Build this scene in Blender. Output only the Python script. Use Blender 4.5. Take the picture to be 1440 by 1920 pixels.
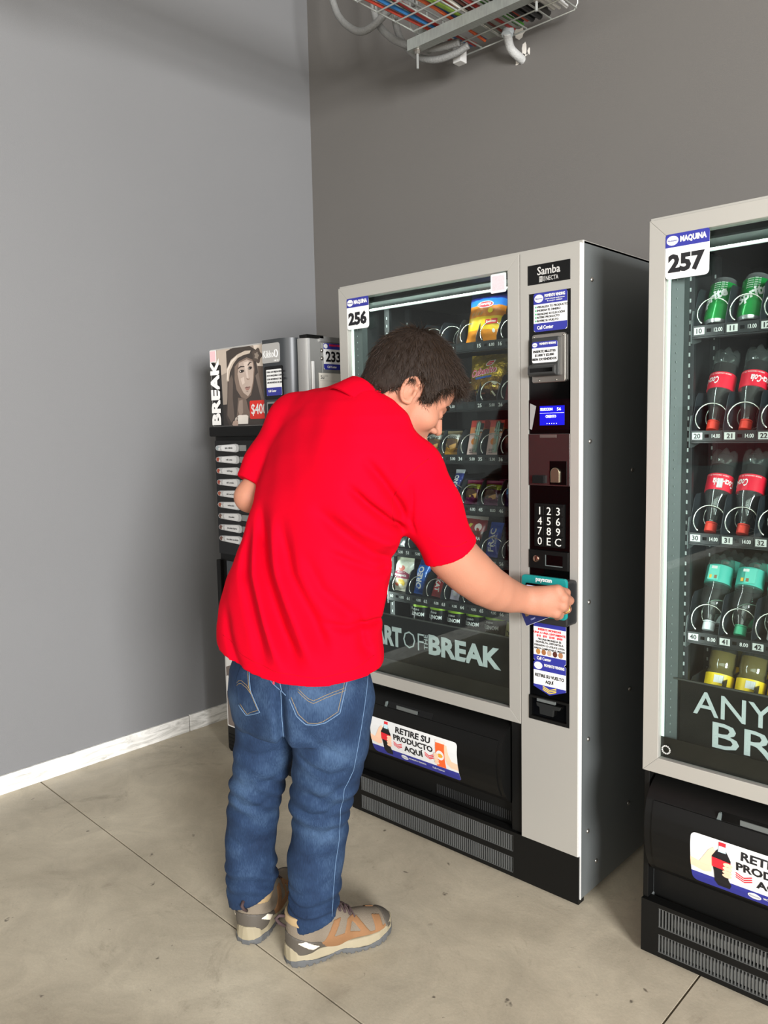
import bpy, bmesh, math, random
import numpy as np
from mathutils import Vector, Matrix

for _o in list(bpy.data.objects):
    bpy.data.objects.remove(_o, do_unlink=True)
SC = bpy.context.scene
COL = SC.collection
random.seed(7)
R = math.radians

# ------------------------------------------------------------------ camera
cam_data = bpy.data.cameras.new('camera')
cam = bpy.data.objects.new('camera', cam_data)
COL.objects.link(cam)
CAM_H = 1.3546
CAM_R = Vector((0.73162, 0.68139, -0.02107))
CAM_U = Vector((-0.05538, 0.09021, 0.99438))
CAM_F = Vector((-0.67946, 0.72634, -0.10373))
mw = Matrix.Identity(4)
for i in range(3):
    mw[i][0] = CAM_R[i]; mw[i][1] = CAM_U[i]; mw[i][2] = -CAM_F[i]
mw[0][3], mw[1][3], mw[2][3] = 0.0, 0.0, CAM_H
cam.matrix_world = mw
cam_data.sensor_fit = 'VERTICAL'
cam_data.sensor_height = 36.0
cam_data.lens = 36.0 * 1493.0 / 1920.0
cam_data.clip_start = 0.05
SC.camera = cam

# ------------------------------------------------------------------ light
world = bpy.data.worlds.new('daylight')
SC.world = world
world.use_nodes = True
wn = world.node_tree
wn.nodes['Background'].inputs['Color'].default_value = (0.93, 0.96, 1.0, 1)
wn.nodes['Background'].inputs['Strength'].default_value = 0.6

def area_light(name, loc, target, sx, sy, power, color):
    d = bpy.data.lights.new(name, 'AREA')
    d.shape = 'RECTANGLE'; d.size = sx; d.size_y = sy; d.energy = power; d.color = color
    o = bpy.data.objects.new(name, d); COL.objects.link(o)
    o.location = loc
    o.rotation_euler = (Vector(target) - Vector(loc)).to_track_quat('-Z', 'Y').to_euler()
    return o

# daylight falling through the tall glazed front of the hall, behind the photographer
area_light('daylight_front', (1.6, -5.6, 2.3), (-0.3, 2.0, 0.8), 6.5, 3.0, 220, (1.0, 0.965, 0.91))
# daylight through the side doorway, to the right: the main light
area_light('daylight_side', (4.9, -1.9, 1.95), (-2.5, 1.2, 1.0), 2.0, 1.7, 820, (0.985, 0.985, 1.0))

SC.view_settings.view_transform = 'Standard'
SC.view_settings.look = 'None'
SC.view_settings.gamma = 1.0
SC.view_settings.use_curve_mapping = False
SC.view_settings.exposure = 0.35

# ------------------------------------------------------------------ materials
def lin(c):
    if isinstance(c, str):
        c = tuple(int(c[i:i + 2], 16) / 255 for i in (0, 2, 4))
    return tuple(x / 12.92 if x <= 0.04045 else ((x + 0.055) / 1.055) ** 2.4 for x in c)

MATS = {}
def mat(name, col='808080', rough=0.5, metal=0.0, var=0.0, vscale=8.0, bump=0.0, bscale=60.0,
        emit=None, estr=0.0, spec=0.5, sheen=0.0, sss=0.0, coat=0.0, stretch=None):
    if name in MATS:
        return MATS[name]
    m = bpy.data.materials.new(name); m.use_nodes = True
    nt = m.node_tree; b = nt.nodes['Principled BSDF']
    c = lin(col)
    b.inputs['Base Color'].default_value = (*c, 1)
    b.inputs['Roughness'].default_value = rough
    b.inputs['Metallic'].default_value = metal
    b.inputs['Specular IOR Level'].default_value = spec
    if sheen: b.inputs['Sheen Weight'].default_value = sheen
    if coat: b.inputs['Coat Weight'].default_value = coat
    if sss:
        b.inputs['Subsurface Weight'].default_value = sss
        b.inputs['Subsurface Radius'].default_value = (0.012, 0.004, 0.002)
        b.inputs['Subsurface Scale'].default_value = 1.0
    if emit is not None:
        b.inputs['Emission Color'].default_value = (*lin(emit), 1)
        b.inputs['Emission Strength'].default_value = estr
    if var or bump:
        tc = nt.nodes.new('ShaderNodeTexCoord')
        src = tc.outputs['Object']
        if stretch:
            mp = nt.nodes.new('ShaderNodeMapping'); mp.inputs['Scale'].default_value = stretch
            nt.links.new(src, mp.inputs['Vector']); src = mp.outputs['Vector']
    if var:
        n = nt.nodes.new('ShaderNodeTexNoise'); n.inputs['Scale'].default_value = vscale
        n.inputs['Detail'].default_value = 6
        nt.links.new(src, n.inputs['Vector'])
        mx = nt.nodes.new('ShaderNodeMix'); mx.data_type = 'RGBA'
        mx.inputs['A'].default_value = (*[max(0, x * (1 - var)) for x in c], 1)
        mx.inputs['B'].default_value = (*[min(1, x * (1 + var)) for x in c], 1)
        nt.links.new(n.outputs['Fac'], mx.inputs['Factor'])
        nt.links.new(mx.outputs['Result'], b.inputs['Base Color'])
    if bump:
        n2 = nt.nodes.new('ShaderNodeTexNoise'); n2.inputs['Scale'].default_value = bscale
        n2.inputs['Detail'].default_value = 4
        nt.links.new(src, n2.inputs['Vector'])
        bp = nt.nodes.new('ShaderNodeBump'); bp.inputs['Strength'].default_value = bump
        bp.inputs['Distance'].default_value = 0.01
        nt.links.new(n2.outputs['Fac'], bp.inputs['Height'])
        nt.links.new(bp.outputs['Normal'], b.inputs['Normal'])
    MATS[name] = m
    return m

def glass_mat(name, tint='FFFFFF', ior=1.45, rough=0.0, opacity=0.0, refl=1.0):
    """thin clear sheet: light passes straight, Fresnel reflection on top"""
    if name in MATS: return MATS[name]
    m = bpy.data.materials.new(name); m.use_nodes = True
    nt = m.node_tree; nt.nodes.clear()
    out = nt.nodes.new('ShaderNodeOutputMaterial')
    tr = nt.nodes.new('ShaderNodeBsdfTransparent'); tr.inputs['Color'].default_value = (*lin(tint), 1)
    gl = nt.nodes.new('ShaderNodeBsdfGlossy'); gl.inputs['Roughness'].default_value = rough
    gl.inputs['Color'].default_value = (refl, refl, refl, 1)
    lw = nt.nodes.new('ShaderNodeLayerWeight'); lw.inputs['Blend'].default_value = 0.5
    pw = nt.nodes.new('ShaderNodeMath'); pw.operation = 'POWER'; pw.inputs[1].default_value = 5.0
    f0 = ((ior - 1) / (ior + 1)) ** 2
    ma = nt.nodes.new('ShaderNodeMath'); ma.operation = 'MULTIPLY_ADD'; ma.inputs[1].default_value = 1 - f0; ma.inputs[2].default_value = f0
    nt.links.new(lw.outputs['Facing'], pw.inputs[0]); nt.links.new(pw.outputs[0], ma.inputs[0])
    mx = nt.nodes.new('ShaderNodeMixShader')
    nt.links.new(ma.outputs[0], mx.inputs['Fac'])
    base = tr.outputs['BSDF']
    if opacity:
        df = nt.nodes.new('ShaderNodeBsdfDiffuse'); df.inputs['Color'].default_value = (*lin(tint), 1)
        m2 = nt.nodes.new('ShaderNodeMixShader'); m2.inputs['Fac'].default_value = opacity
        nt.links.new(tr.outputs['BSDF'], m2.inputs[1]); nt.links.new(df.outputs['BSDF'], m2.inputs[2])
        base = m2.outputs['Shader']
    nt.links.new(base, mx.inputs[1]); nt.links.new(gl.outputs['BSDF'], mx.inputs[2])
    nt.links.new(mx.outputs['Shader'], out.inputs['Surface'])
    MATS[name] = m
    return m

# ------------------------------------------------------------------ mesh helpers
class MB:
    def __init__(s): s.v = []; s.f = []; s.m = []; s.cur = 0
    def add(s, vs, fs):
        o = len(s.v); s.v.extend([tuple(p) for p in vs])
        s.f.extend([tuple(i + o for i in f) for f in fs]); s.m.extend([s.cur] * len(fs))
        return s
    def box(s, x0, x1, y0, y1, z0, z1):
        return s.add([(x0, y0, z0), (x1, y0, z0), (x1, y1, z0), (x0, y1, z0), (x0, y0, z1), (x1, y0, z1), (x1, y1, z1), (x0, y1, z1)],
                     [(0, 3, 2, 1), (4, 5, 6, 7), (0, 1, 5, 4), (1, 2, 6, 5), (2, 3, 7, 6), (3, 0, 4, 7)])
    def prism(s, pts, y0, y1, axis='y'):
        """extrude a 2D outline; axis y: pts=(x,z); axis z: pts=(x,y); axis x: pts=(y,z)"""
        n = len(pts)
        def P(p, t):
            return (p[0], t, p[1]) if axis == 'y' else ((p[0], p[1], t) if axis == 'z' else (t, p[0], p[1]))
        vs = [P(p, y0) for p in pts] + [P(p, y1) for p in pts]
        fs = [tuple(range(n)), tuple(range(2 * n - 1, n - 1, -1))] + [(i, (i + 1) % n + 0, (i + 1) % n + n, i + n) for i in range(n)]
        return s.add(vs, fs)
    def flat(s, pts, y, axis='y'):
        vs = [(p[0], y, p[1]) for p in pts]
        return s.add(vs, [tuple(range(len(pts)))])
    def lathe(s, prof, seg=20, cx=0, cy=0, M=None):
        vs = []; fs = []; n = len(prof)
        for k in range(seg):
            a = 2 * math.pi * k / seg; c, sn = math.cos(a), math.sin(a)
            for r, z in prof: vs.append((cx + r * c, cy + r * sn, z))
        for k in range(seg):
            k2 = (k + 1) % seg
            for i in range(n - 1): fs.append((k * n + i, k2 * n + i, k2 * n + i + 1, k * n + i + 1))
        if prof[0][0] > 1e-6: fs.append(tuple(k * n for k in range(seg - 1, -1, -1)))
        if prof[-1][0] > 1e-6: fs.append(tuple(k * n + n - 1 for k in range(seg)))
        if M is not None: vs = [tuple(M @ Vector(p)) for p in vs]
        return s.add(vs, fs)
    def tube(s, pts, r, seg=8, cap=True, closed=False):
        pts = [Vector(p) for p in pts]; n = len(pts)
        rs = r if isinstance(r, (list, tuple)) else [r] * n
        up = Vector((0, 0, 1)); vs = []; fs = []; prev = None
        for i, p in enumerate(pts):
            if closed: t = pts[(i + 1) % n] - pts[i - 1]
            else: t = pts[min(i + 1, n - 1)] - pts[max(i - 1, 0)]
            if t.length < 1e-9: t = Vector((0, 0, 1))
            t.normalize()
            if prev is None:
                a = t.cross(up)
                if a.length < 1e-3: a = t.cross(Vector((1, 0, 0)))
            else:
                a = prev - t * prev.dot(t)
                if a.length < 1e-5: a = t.cross(up)
            a.normalize(); b = t.cross(a); prev = a
            for k in range(seg):
                w = 2 * math.pi * k / seg
                vs.append(tuple(p + (a * math.cos(w) + b * math.sin(w)) * rs[i]))
        for i in range(n if closed else n - 1):
            j = (i + 1) % n
            for k in range(seg):
                k2 = (k + 1) % seg
                fs.append((i * seg + k, i * seg + k2, j * seg + k2, j * seg + k))
        if cap and not closed:
            fs.append(tuple(range(seg - 1, -1, -1))); fs.append(tuple((n - 1) * seg + k for k in range(seg)))
        return s.add(vs, fs)
    def cyl(s, p0, p1, r, seg=12): return s.tube([p0, p1], r, seg)
    def build(s, name, material, parent=None, smooth=False, bevel=0.0, loc=None, rot=None, mats=None, recalc=False, segs=2):
        me = bpy.data.meshes.new(name)
        me.from_pydata(s.v, [], s.f)
        for mm in ([material] if mats is None else mats): me.materials.append(mm)
        if mats is not None: me.polygons.foreach_set('material_index', s.m)
        if bevel or recalc:
            bm = bmesh.new(); bm.from_mesh(me)
            bmesh.ops.recalc_face_normals(bm, faces=bm.faces)
            if bevel:
                es = [e for e in bm.edges if len(e.link_faces) == 2 and e.calc_face_angle(0) > 0.6]
                bmesh.ops.bevel(bm, geom=es, offset=bevel, segments=segs, profile=0.6, affect='EDGES', clamp_overlap=True)
            bm.to_mesh(me); bm.free()
        if smooth:
            me.polygons.foreach_set('use_smooth', [True] * len(me.polygons))
            if smooth == 'auto': me.set_sharp_from_angle(angle=R(38))
        me.update()
        return link(name, me, parent, loc, rot)

def link(name, me, parent=None, loc=None, rot=None):
    o = bpy.data.objects.new(name, me); COL.objects.link(o)
    if parent is not None: o.parent = parent
    if loc is not None: o.location = loc
    if rot is not None: o.rotation_euler = rot
    return o

def tag(o, label=None, cat=None, group=None, kind=None):
    if label: o['label'] = label
    if cat: o['category'] = cat
    if group: o['group'] = group
    if kind: o['kind'] = kind
    return o

def thing(name, label, cat, loc=(0, 0, 0), rot=(0, 0, 0), group=None):
    o = bpy.data.objects.new(name, None); COL.objects.link(o)
    o.empty_display_size = 0.05
    o.location = loc; o.rotation_euler = rot
    return tag(o, label, cat, group)

def rrect(x0, x1, z0, z1, r=0.01, n=5):
    pts = []
    for cx, cz, a0 in ((x1 - r, z1 - r, 0), (x0 + r, z1 - r, 90), (x0 + r, z0 + r, 180), (x1 - r, z0 + r, 270)):
        for k in range(n + 1):
            a = R(a0 + 90 * k / n); pts.append((cx + r * math.cos(a), cz + r * math.sin(a)))
    return pts[::-1]

def ell(cx, cz, rx, rz, n=20, a0=0, a1=360):
    full = abs(a1 - a0) >= 359
    return [(cx + rx * math.cos(R(a0 + (a1 - a0) * k / (n if full else n - 1))), cz + rz * math.sin(R(a0 + (a1 - a0) * k / (n if full else n - 1)))) for k in range(n)][::-1]

_TXT = {}
def text_mesh(s, size, bold=0.0, space=1.0, align='CENTER', shear=0.0, width=None, line=1.0, ext=0.0003):
    key = (s, size, bold, space, align, shear, width, line, ext)
    if key in _TXT: return _TXT[key]
    cu = bpy.data.curves.new('lettering', 'FONT')
    cu.body = s; cu.size = size; cu.offset = bold * size; cu.space_character = space
    cu.align_x = align; cu.align_y = 'CENTER'; cu.shear = shear; cu.space_line = line
    cu.extrude = ext; cu.resolution_u = 2; cu.fill_mode = 'FRONT'
    o = bpy.data.objects.new('lettering', cu); COL.objects.link(o)
    me = bpy.data.meshes.new_from_object(o)
    bpy.data.objects.remove(o, do_unlink=True); bpy.data.curves.remove(cu)
    n = len(me.vertices)
    if n:
        co = np.empty(n * 3, 'f'); me.vertices.foreach_get('co', co); co = co.reshape(-1, 3)
        if width:
            w = co[:, 0].max() - co[:, 0].min()
            co[:, 0] *= width / max(w, 1e-6)
        if align == 'CENTER':
            co[:, 0] -= (co[:, 0].max() + co[:, 0].min()) / 2
        co[:, 1] -= (co[:, 1].max() + co[:, 1].min()) / 2
        me.vertices.foreach_set('co', co.reshape(-1))
    me.name = 'lettering'
    _TXT[key] = me
    return me

def text(s, size, x, y, z, m, parent, name='lettering', rot=(math.pi / 2, 0, 0), **k):
    """lettering lying in the XZ plane, readable from -Y"""
    me = text_mesh(s, size, **k)
    if not me.materials: me.materials.append(m)
    elif me.materials[0] is not m:
        me = me.copy(); me.materials.clear(); me.materials.append(m)
    o = link(name, me, parent, (x, y, z), rot)
    return o
# ------------------------------------------------------------------ the room
XL, YB = -3.075, 2.81
XR, YF, ZC = 5.2, -6.0, 4.4

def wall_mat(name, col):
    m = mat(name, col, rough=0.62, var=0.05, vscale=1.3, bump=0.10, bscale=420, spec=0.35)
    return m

def floor_mat():
    m = bpy.data.materials.new('polished_concrete'); m.use_nodes = True
    nt = m.node_tree; b = nt.nodes['Principled BSDF']
    tc = nt.nodes.new('ShaderNodeTexCoord')
    def noise(sc, det=6, rg=0.6, dist=0.0):
        n = nt.nodes.new('ShaderNodeTexNoise'); n.inputs['Scale'].default_value = sc
        n.inputs['Detail'].default_value = det; n.inputs['Roughness'].default_value = rg
        n.inputs['Distortion'].default_value = dist
        nt.links.new(tc.outputs['Object'], n.inputs['Vector']); return n.outputs['Fac']
    def ramp(fac, stops):
        r = nt.nodes.new('ShaderNodeValToRGB'); e = r.color_ramp.elements
        e[0].position, e[0].color = stops[0][0], (*stops[0][1], 1)
        e[1].position, e[1].color = stops[-1][0], (*stops[-1][1], 1)
        for p, c in stops[1:-1]:
            q = e.new(p); q.color = (*c, 1)
        nt.links.new(fac, r.inputs['Fac']); return r.outputs['Color']
    def mixc(a, b_, fac, mode='MIX'):
        x = nt.nodes.new('ShaderNodeMix'); x.data_type = 'RGBA'; x.blend_type = mode
        if isinstance(fac, float): x.inputs['Factor'].default_value = fac
        else: nt.links.new(fac, x.inputs['Factor'])
        nt.links.new(a, x.inputs['A'])
        if isinstance(b_, tuple): x.inputs['B'].default_value = (*b_, 1)
        else: nt.links.new(b_, x.inputs['B'])
        return x.outputs['Result']
    base = ramp(noise(1.6, 8, 0.62, 0.6), [(0.30, lin('A79C87')), (0.5, lin('B9AE98')), (0.68, lin('C8BDA6'))])
    cloud = ramp(noise(5.5, 9, 0.7, 1.2), [(0.35, (0.74, 0.74, 0.74)), (0.62, (1.06, 1.06, 1.06))])
    c = mixc(base, cloud, 0.55, 'MULTIPLY')
    grain = ramp(noise(160, 3, 0.7), [(0.30, (0.86, 0.86, 0.85)), (0.6, (1.03, 1.03, 1.03))])
    c = mixc(c, grain, 0.5, 'MULTIPLY')
    # dark spatter spots: sparse voronoi cells
    v = nt.nodes.new('ShaderNodeTexVoronoi'); v.inputs['Scale'].default_value = 13.0
    dn = nt.nodes.new('ShaderNodeTexNoise'); dn.inputs['Scale'].default_value = 30
    ad = nt.nodes.new('ShaderNodeMix'); ad.data_type = 'RGBA'; ad.blend_type = 'LINEAR_LIGHT'; ad.inputs['Factor'].default_value = 0.03
    nt.links.new(tc.outputs['Object'], ad.inputs['A']); nt.links.new(tc.outputs['Object'], dn.inputs['Vector']); nt.links.new(dn.outputs['Color'], ad.inputs['B'])
    nt.links.new(ad.outputs['Result'], v.inputs['Vector'])
    sp = ramp(v.outputs['Distance'], [(0.05, (1, 1, 1)), (0.11, (0, 0, 0))])
    sepc = nt.nodes.new('ShaderNodeSeparateColor'); nt.links.new(v.outputs['Color'], sepc.inputs['Color'])
    pick = ramp(sepc.outputs['Red'], [(0.72, (0, 0, 0)), (0.8, (1, 1, 1))])
    mm = nt.nodes.new('ShaderNodeMix'); mm.data_type = 'RGBA'; mm.blend_type = 'MULTIPLY'; mm.inputs['Factor'].default_value = 1.0
    nt.links.new(sp, mm.inputs['A']); nt.links.new(pick, mm.inputs['B'])
    sc_ = nt.nodes.new('ShaderNodeMath'); sc_.operation = 'MULTIPLY'; sc_.inputs[1].default_value = 0.8
    nt.links.new(mm.outputs['Result'], sc_.inputs[0])
    c = mixc(c, lin('4A4138'), sc_.outputs[0])
    v2 = nt.nodes.new('ShaderNodeTexVoronoi'); v2.inputs['Scale'].default_value = 42.0
    nt.links.new(ad.outputs['Result'], v2.inputs['Vector'])
    sp2 = ramp(v2.outputs['Distance'], [(0.05, (1, 1, 1)), (0.13, (0, 0, 0))])
    se2 = nt.nodes.new('ShaderNodeSeparateColor'); nt.links.new(v2.outputs['Color'], se2.inputs['Color'])
    pk2 = ramp(se2.outputs['Green'], [(0.86, (0, 0, 0)), (0.94, (1, 1, 1))])
    m3 = nt.nodes.new('ShaderNodeMath'); m3.operation = 'MULTIPLY'; nt.links.new(sp2, m3.inputs[0]); nt.links.new(pk2, m3.inputs[1])
    m4 = nt.nodes.new('ShaderNodeMath'); m4.operation = 'MULTIPLY'; m4.inputs[1].default_value = 0.7; nt.links.new(m3.outputs[0], m4.inputs[0])
    c = mixc(c, lin('5A5043'), m4.outputs[0])
    # faint brown smears
    st = ramp(noise(3.2, 10, 0.78, 2.0), [(0.56, (0, 0, 0)), (0.76, (1, 1, 1))])
    st_ = nt.nodes.new('ShaderNodeMath'); st_.operation = 'MULTIPLY'; st_.inputs[1].default_value = 0.6
    nt.links.new(st, st_.inputs[0])
    c = mixc(c, lin('6E6250'), st_.outputs[0])
    nt.links.new(c, b.inputs['Base Color'])
    rr = ramp(noise(4, 6, 0.6), [(0.3, (0.34,) * 3), (0.7, (0.52,) * 3)])
    nt.links.new(rr, b.inputs['Roughness'])
    b.inputs['Specular IOR Level'].default_value = 0.42
    bp = nt.nodes.new('ShaderNodeBump'); bp.inputs['Strength'].default_value = 0.05; bp.inputs['Distance'].default_value = 0.01
    nt.links.new(noise(90, 5, 0.6), bp.inputs['Height']); nt.links.new(bp.outputs['Normal'], b.inputs['Normal'])
    return m

def wood_marble():
    m = bpy.data.materials.new('white_veined_skirting'); m.use_nodes = True
    nt = m.node_tree; b = nt.nodes['Principled BSDF']
    tc = nt.nodes.new('ShaderNodeTexCoord')
    mp = nt.nodes.new('ShaderNodeMapping'); mp.inputs['Scale'].default_value = (1, 2.2, 13)
    nt.links.new(tc.outputs['Object'], mp.inputs['Vector'])
    n = nt.nodes.new('ShaderNodeTexNoise'); n.inputs['Scale'].default_value = 2.6; n.inputs['Detail'].default_value = 9
    n.inputs['Distortion'].default_value = 1.6; n.inputs['Roughness'].default_value = 0.65
    nt.links.new(mp.outputs['Vector'], n.inputs['Vector'])
    r = nt.nodes.new('ShaderNodeValToRGB')
    e = r.color_ramp.elements
    e[0].position = 0.28; e[0].color = (*lin('9C9A93'), 1); e[1].position = 0.55; e[1].color = (*lin('EEECE6'), 1)
    q = e.new(0.42); q.color = (*lin('CFCDC6'), 1)
    nt.links.new(n.outputs['Fac'], r.inputs['Fac']); nt.links.new(r.outputs['Color'], b.inputs['Base Color'])
    b.inputs['Roughness'].default_value = 0.45
    return m

M_CONC = floor_mat()
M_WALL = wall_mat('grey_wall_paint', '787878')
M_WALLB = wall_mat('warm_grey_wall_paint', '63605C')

# floor slabs, parted by saw-cut joints (each slab a piece of the floor)
floor = MB().box(XL - 0.2, XR, YF, YB + 0.2, -0.12, -0.012).build('floor', mat('joint_filler', '4B463E', 0.9))
tag(floor, kind='structure')
JX = [XL - 0.2, -0.70, 1.9, 4.3, XR]
def jy(x): return 1.262 - (x - XL) * 0.041
g = 0.0028
for i in range(len(JX) - 1):
    x0, x1 = JX[i] + (g if i else 0), JX[i + 1] - g
    for (ya, yb) in ((YF, -3.6), (-3.6, -1.2), (-1.2, None), (None, YB + 0.2)):
        a0 = (jy(x0) + g) if ya is None else ya + g
        a1 = (jy(x1) + g) if ya is None else ya + g
        b0 = (jy(x0) - g) if yb is None else yb - g
        b1 = (jy(x1) - g) if yb is None else yb - g
        MB().prism([(x0, a0), (x1, a1), (x1, b1), (x0, b0)], -0.012, 0.0, axis='z').build('slab', M_CONC, floor, recalc=True)

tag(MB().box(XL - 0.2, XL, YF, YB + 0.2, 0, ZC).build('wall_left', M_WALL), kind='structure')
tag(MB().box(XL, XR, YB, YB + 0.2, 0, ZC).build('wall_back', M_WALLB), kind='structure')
tag(MB().box(XL - 0.2, XR + 0.2, YF - 0.2, YB + 0.2, ZC, ZC + 0.2).build('ceiling', mat('ceiling_paint', '6E6C69', 0.8, var=0.05)), kind='structure')
# the wall on the right with its wide doorway, and the glazed front: both out of the picture
wr = MB().box(XR, XR + 0.2, 0.2, YB + 0.2, 0, ZC).box(XR, XR + 0.2, YF, -4.2, 0, ZC).box(XR, XR + 0.2, -4.2, 0.2, 3.0, ZC)
tag(wr.build('wall_right', M_WALL), kind='structure')
wf = MB().box(XL - 0.2, XL + 0.7, YF - 0.2, YF, 0, ZC).box(XR - 0.4, XR + 0.2, YF - 0.2, YF, 0, ZC).box(XL + 0.7, XR - 0.4, YF - 0.2, YF, 3.8, ZC)
tag(wf.build('wall_front', M_WALL), kind='structure')
# skirting along the left wall: two lengths butted together with a small gap
bb = MB().box(XL, XL + 0.012, -1.6, 1.945, 0, 0.073).build('baseboard_left', wood_marble(), bevel=0.0015)
tag(bb, kind='structure')
MB().box(XL, XL + 0.0125, 1.951, YB, 0, 0.075).build('skirting_length', bb.data.materials[0], bb, bevel=0.0015)
MB().box(XL, XL + 0.012, YF, -1.604, 0, 0.073).build('skirting_length', bb.data.materials[0], bb, bevel=0.0015)
# screw holes and chips in the back wall paint
MB().lathe([(0.0, 0), (0.006, 0.0), (0.004, 0.003), (0, 0.003)], 8, M=Matrix.Translation((-1.73, YB, 1.99)) @ Matrix.Rotation(R(90), 4, 'X')).build('screw_hole', mat('dark_hole', '2A2826', 0.9), bpy.data.objects['wall_back'])

# guessed dark red cupboard, added out of view for the drinks machine's reflection
rc_ = thing('added_red_cabinet', 'dark red cabinet added out of view for the red reflection in machine 257', 'cabinet', (XL, -4.75, 0.96))
MB().box(0.004, 0.30, -1.15, 1.15, 0.0, 0.54).build('cabinet_body', mat('dark_red_lacquer', '7E1420', 0.4), rc_, bevel=0.006)
for k in range(2): MB().box(0.302, 0.315, -1.13 + k * 1.14, -0.01 + k * 1.14, 0.02, 0.52).build('cabinet_door', mat('dark_red_lacquer'), rc_, bevel=0.004)
# ------------------------------------------------------------------ glass-front vending machines
M_SILVER = mat('satin_aluminium', 'B2AFA7', 0.38, 0.45, var=0.04, vscale=3, bump=0.03, bscale=500)
M_SIDE = mat('grey_steel_side', '686C6B', 0.42, 0.35, var=0.03, vscale=2, bump=0.05, bscale=700)
M_EDGE = mat('bright_edge_trim', 'DDDCD8', 0.35, 0.3)
M_BLACK = mat('black_plastic', '0B0B0A', 0.45, var=0.15, vscale=6, bump=0.06, bscale=900, spec=0.22)
M_BLACKM = mat('matt_black_plastic', '080808', 0.6, bump=0.08, bscale=800, spec=0.2)
M_GLOSSB = mat('gloss_black_panel', '040404', 0.14, spec=0.4)
M_INT = mat('charcoal_liner', '0F1111', 0.6, var=0.1)
M_RAIL = mat('shelf_rail_black', '1A1D1E', 0.45)
M_CHROME = mat('bright_spring_wire', 'D8DAD2', 0.22, 0.85)
M_STEEL = mat('brushed_steel', 'A9A49C', 0.28, 0.9, bump=0.04, bscale=300, stretch=(40, 1, 1))
M_STEELD = mat('mirror_steel_plate', '8C8684', 0.16, 0.95)
M_WHITE = mat('white_print', 'D9D9D6', 0.45)
M_PRINTK = mat('black_print', '111014', 0.5)
M_NAVY = mat('navy_print', '2B2F86', 0.4)
M_RED = mat('red_print', 'D8232F', 0.45)
M_GREY = mat('grey_print', 'BDBDB8', 0.45)
M_LED = mat('led_tube', 'F4FFFA', 0.4, emit='DDF2EA', estr=0.35)
M_LEDD = mat('led_diffuser', 'E8F0EE', 0.35, emit='EAFBF6', estr=0.7)
M_GLASS = glass_mat('clear_glass', 'F4FAF8', 1.45, refl=0.75)
M_PERF = glass_mat('perforated_screen', '262827', 1.2, rough=0.4, opacity=0.30)

def sticker(parent, name, x0, x1, z0, z1, y, m=None, r=0.006, t=0.0006):
    return MB().prism(rrect(x0, x1, z0, z1, r), y - t, y).build(name, m or M_WHITE, parent, recalc=True)

def band(parent, pts, y, m, name='colour_band', t=0.0003):
    return MB().prism(pts, y - t, y).build(name, m, parent, recalc=True)

def logo_head(s, x0, x1, z1, h, y, small=True):
    """navy sticker head with a white roundel and the firm's lines"""
    r = 0.006
    pts = [p for p in rrect(x0, x1, z1 - h * 2, z1, r) if p[1] >= z1 - h]
    pts = [p for p in pts]
    # clip flat at z1-h
    pts = [(x0, z1 - h)] + [p for p in pts][::-1] + [(x1, z1 - h)]
    xs = sorted(set(pts), key=lambda p: math.atan2(p[1] - (z1 - h / 2), p[0] - (x0 + x1) / 2))
    band(s, xs[::-1], y, M_NAVY)
    w = x1 - x0
    MB().prism(ell(x0 + h * 0.55, z1 - h * 0.5, h * 0.46, h * 0.36, 18), y - 0.0007, y - 0.0003).build('roundel', M_WHITE, s, recalc=True)
    text('Momento', h * 0.2, x0 + h * 0.55, y - 0.0009, z1 - h * 0.5, M_NAVY, s, shear=0.3)
    return s

BULGE = [(0.215, 0.045), (0.235, 0.012), (0.255, -0.006), (0.285, -0.022), (0.32, -0.031), (0.36, -0.035), (0.40, -0.031), (0.43, -0.022), (0.452, -0.006), (0.468, 0.016), (0.478, 0.045)]
def bulge_y(z):
    for (z0, a), (z1, b) in zip(BULGE, BULGE[1:]):
        if z0 <= z <= z1:
            # cosine-free smooth Catmull style: use quadratic fit between points
            t = (z - z0) / (z1 - z0); return a + (b - a) * t
    return 0.045

def wrap(o, off):
    """bend a flat print onto the barrel of the delivery flap"""
    me = o.data.copy(); o.data = me
    for v in me.vertices:
        p = o.matrix_basis @ v.co
        v.co = (p.x, bulge_y(p.z) - off, p.z)
    o.matrix_basis = Matrix.Identity(4)
    return o

def wrap_poly(pts, name, m, parent, off, nz=9):
    """fine strip-cut flat polygon wrapped on the barrel"""
    bm = bmesh.new()
    vs = [bm.verts.new((p[0], 0, p[1])) for p in pts]
    bm.faces.new(vs)
    zs = [p[1] for p in pts]; z0, z1 = min(zs), max(zs)
    for k in range(1, 14):
        z = 0.26 + k * 0.0105
        if z0 + 1e-4 < z < z1 - 1e-4:
            bmesh.ops.bisect_plane(bm, geom=list(bm.verts) + list(bm.edges) + list(bm.faces), plane_co=(0, 0, z), plane_no=(0, 0, 1))
    for v in bm.verts: v.co.y = bulge_y(v.co.z) - off
    bmesh.ops.recalc_face_normals(bm, faces=bm.faces)
    for f in bm.faces:
        if f.normal.y > 0: f.normal_flip()
    me = bpy.data.meshes.new(name); bm.to_mesh(me); bm.free()
    me.materials.append(m)
    return link(name, me, parent)

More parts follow.
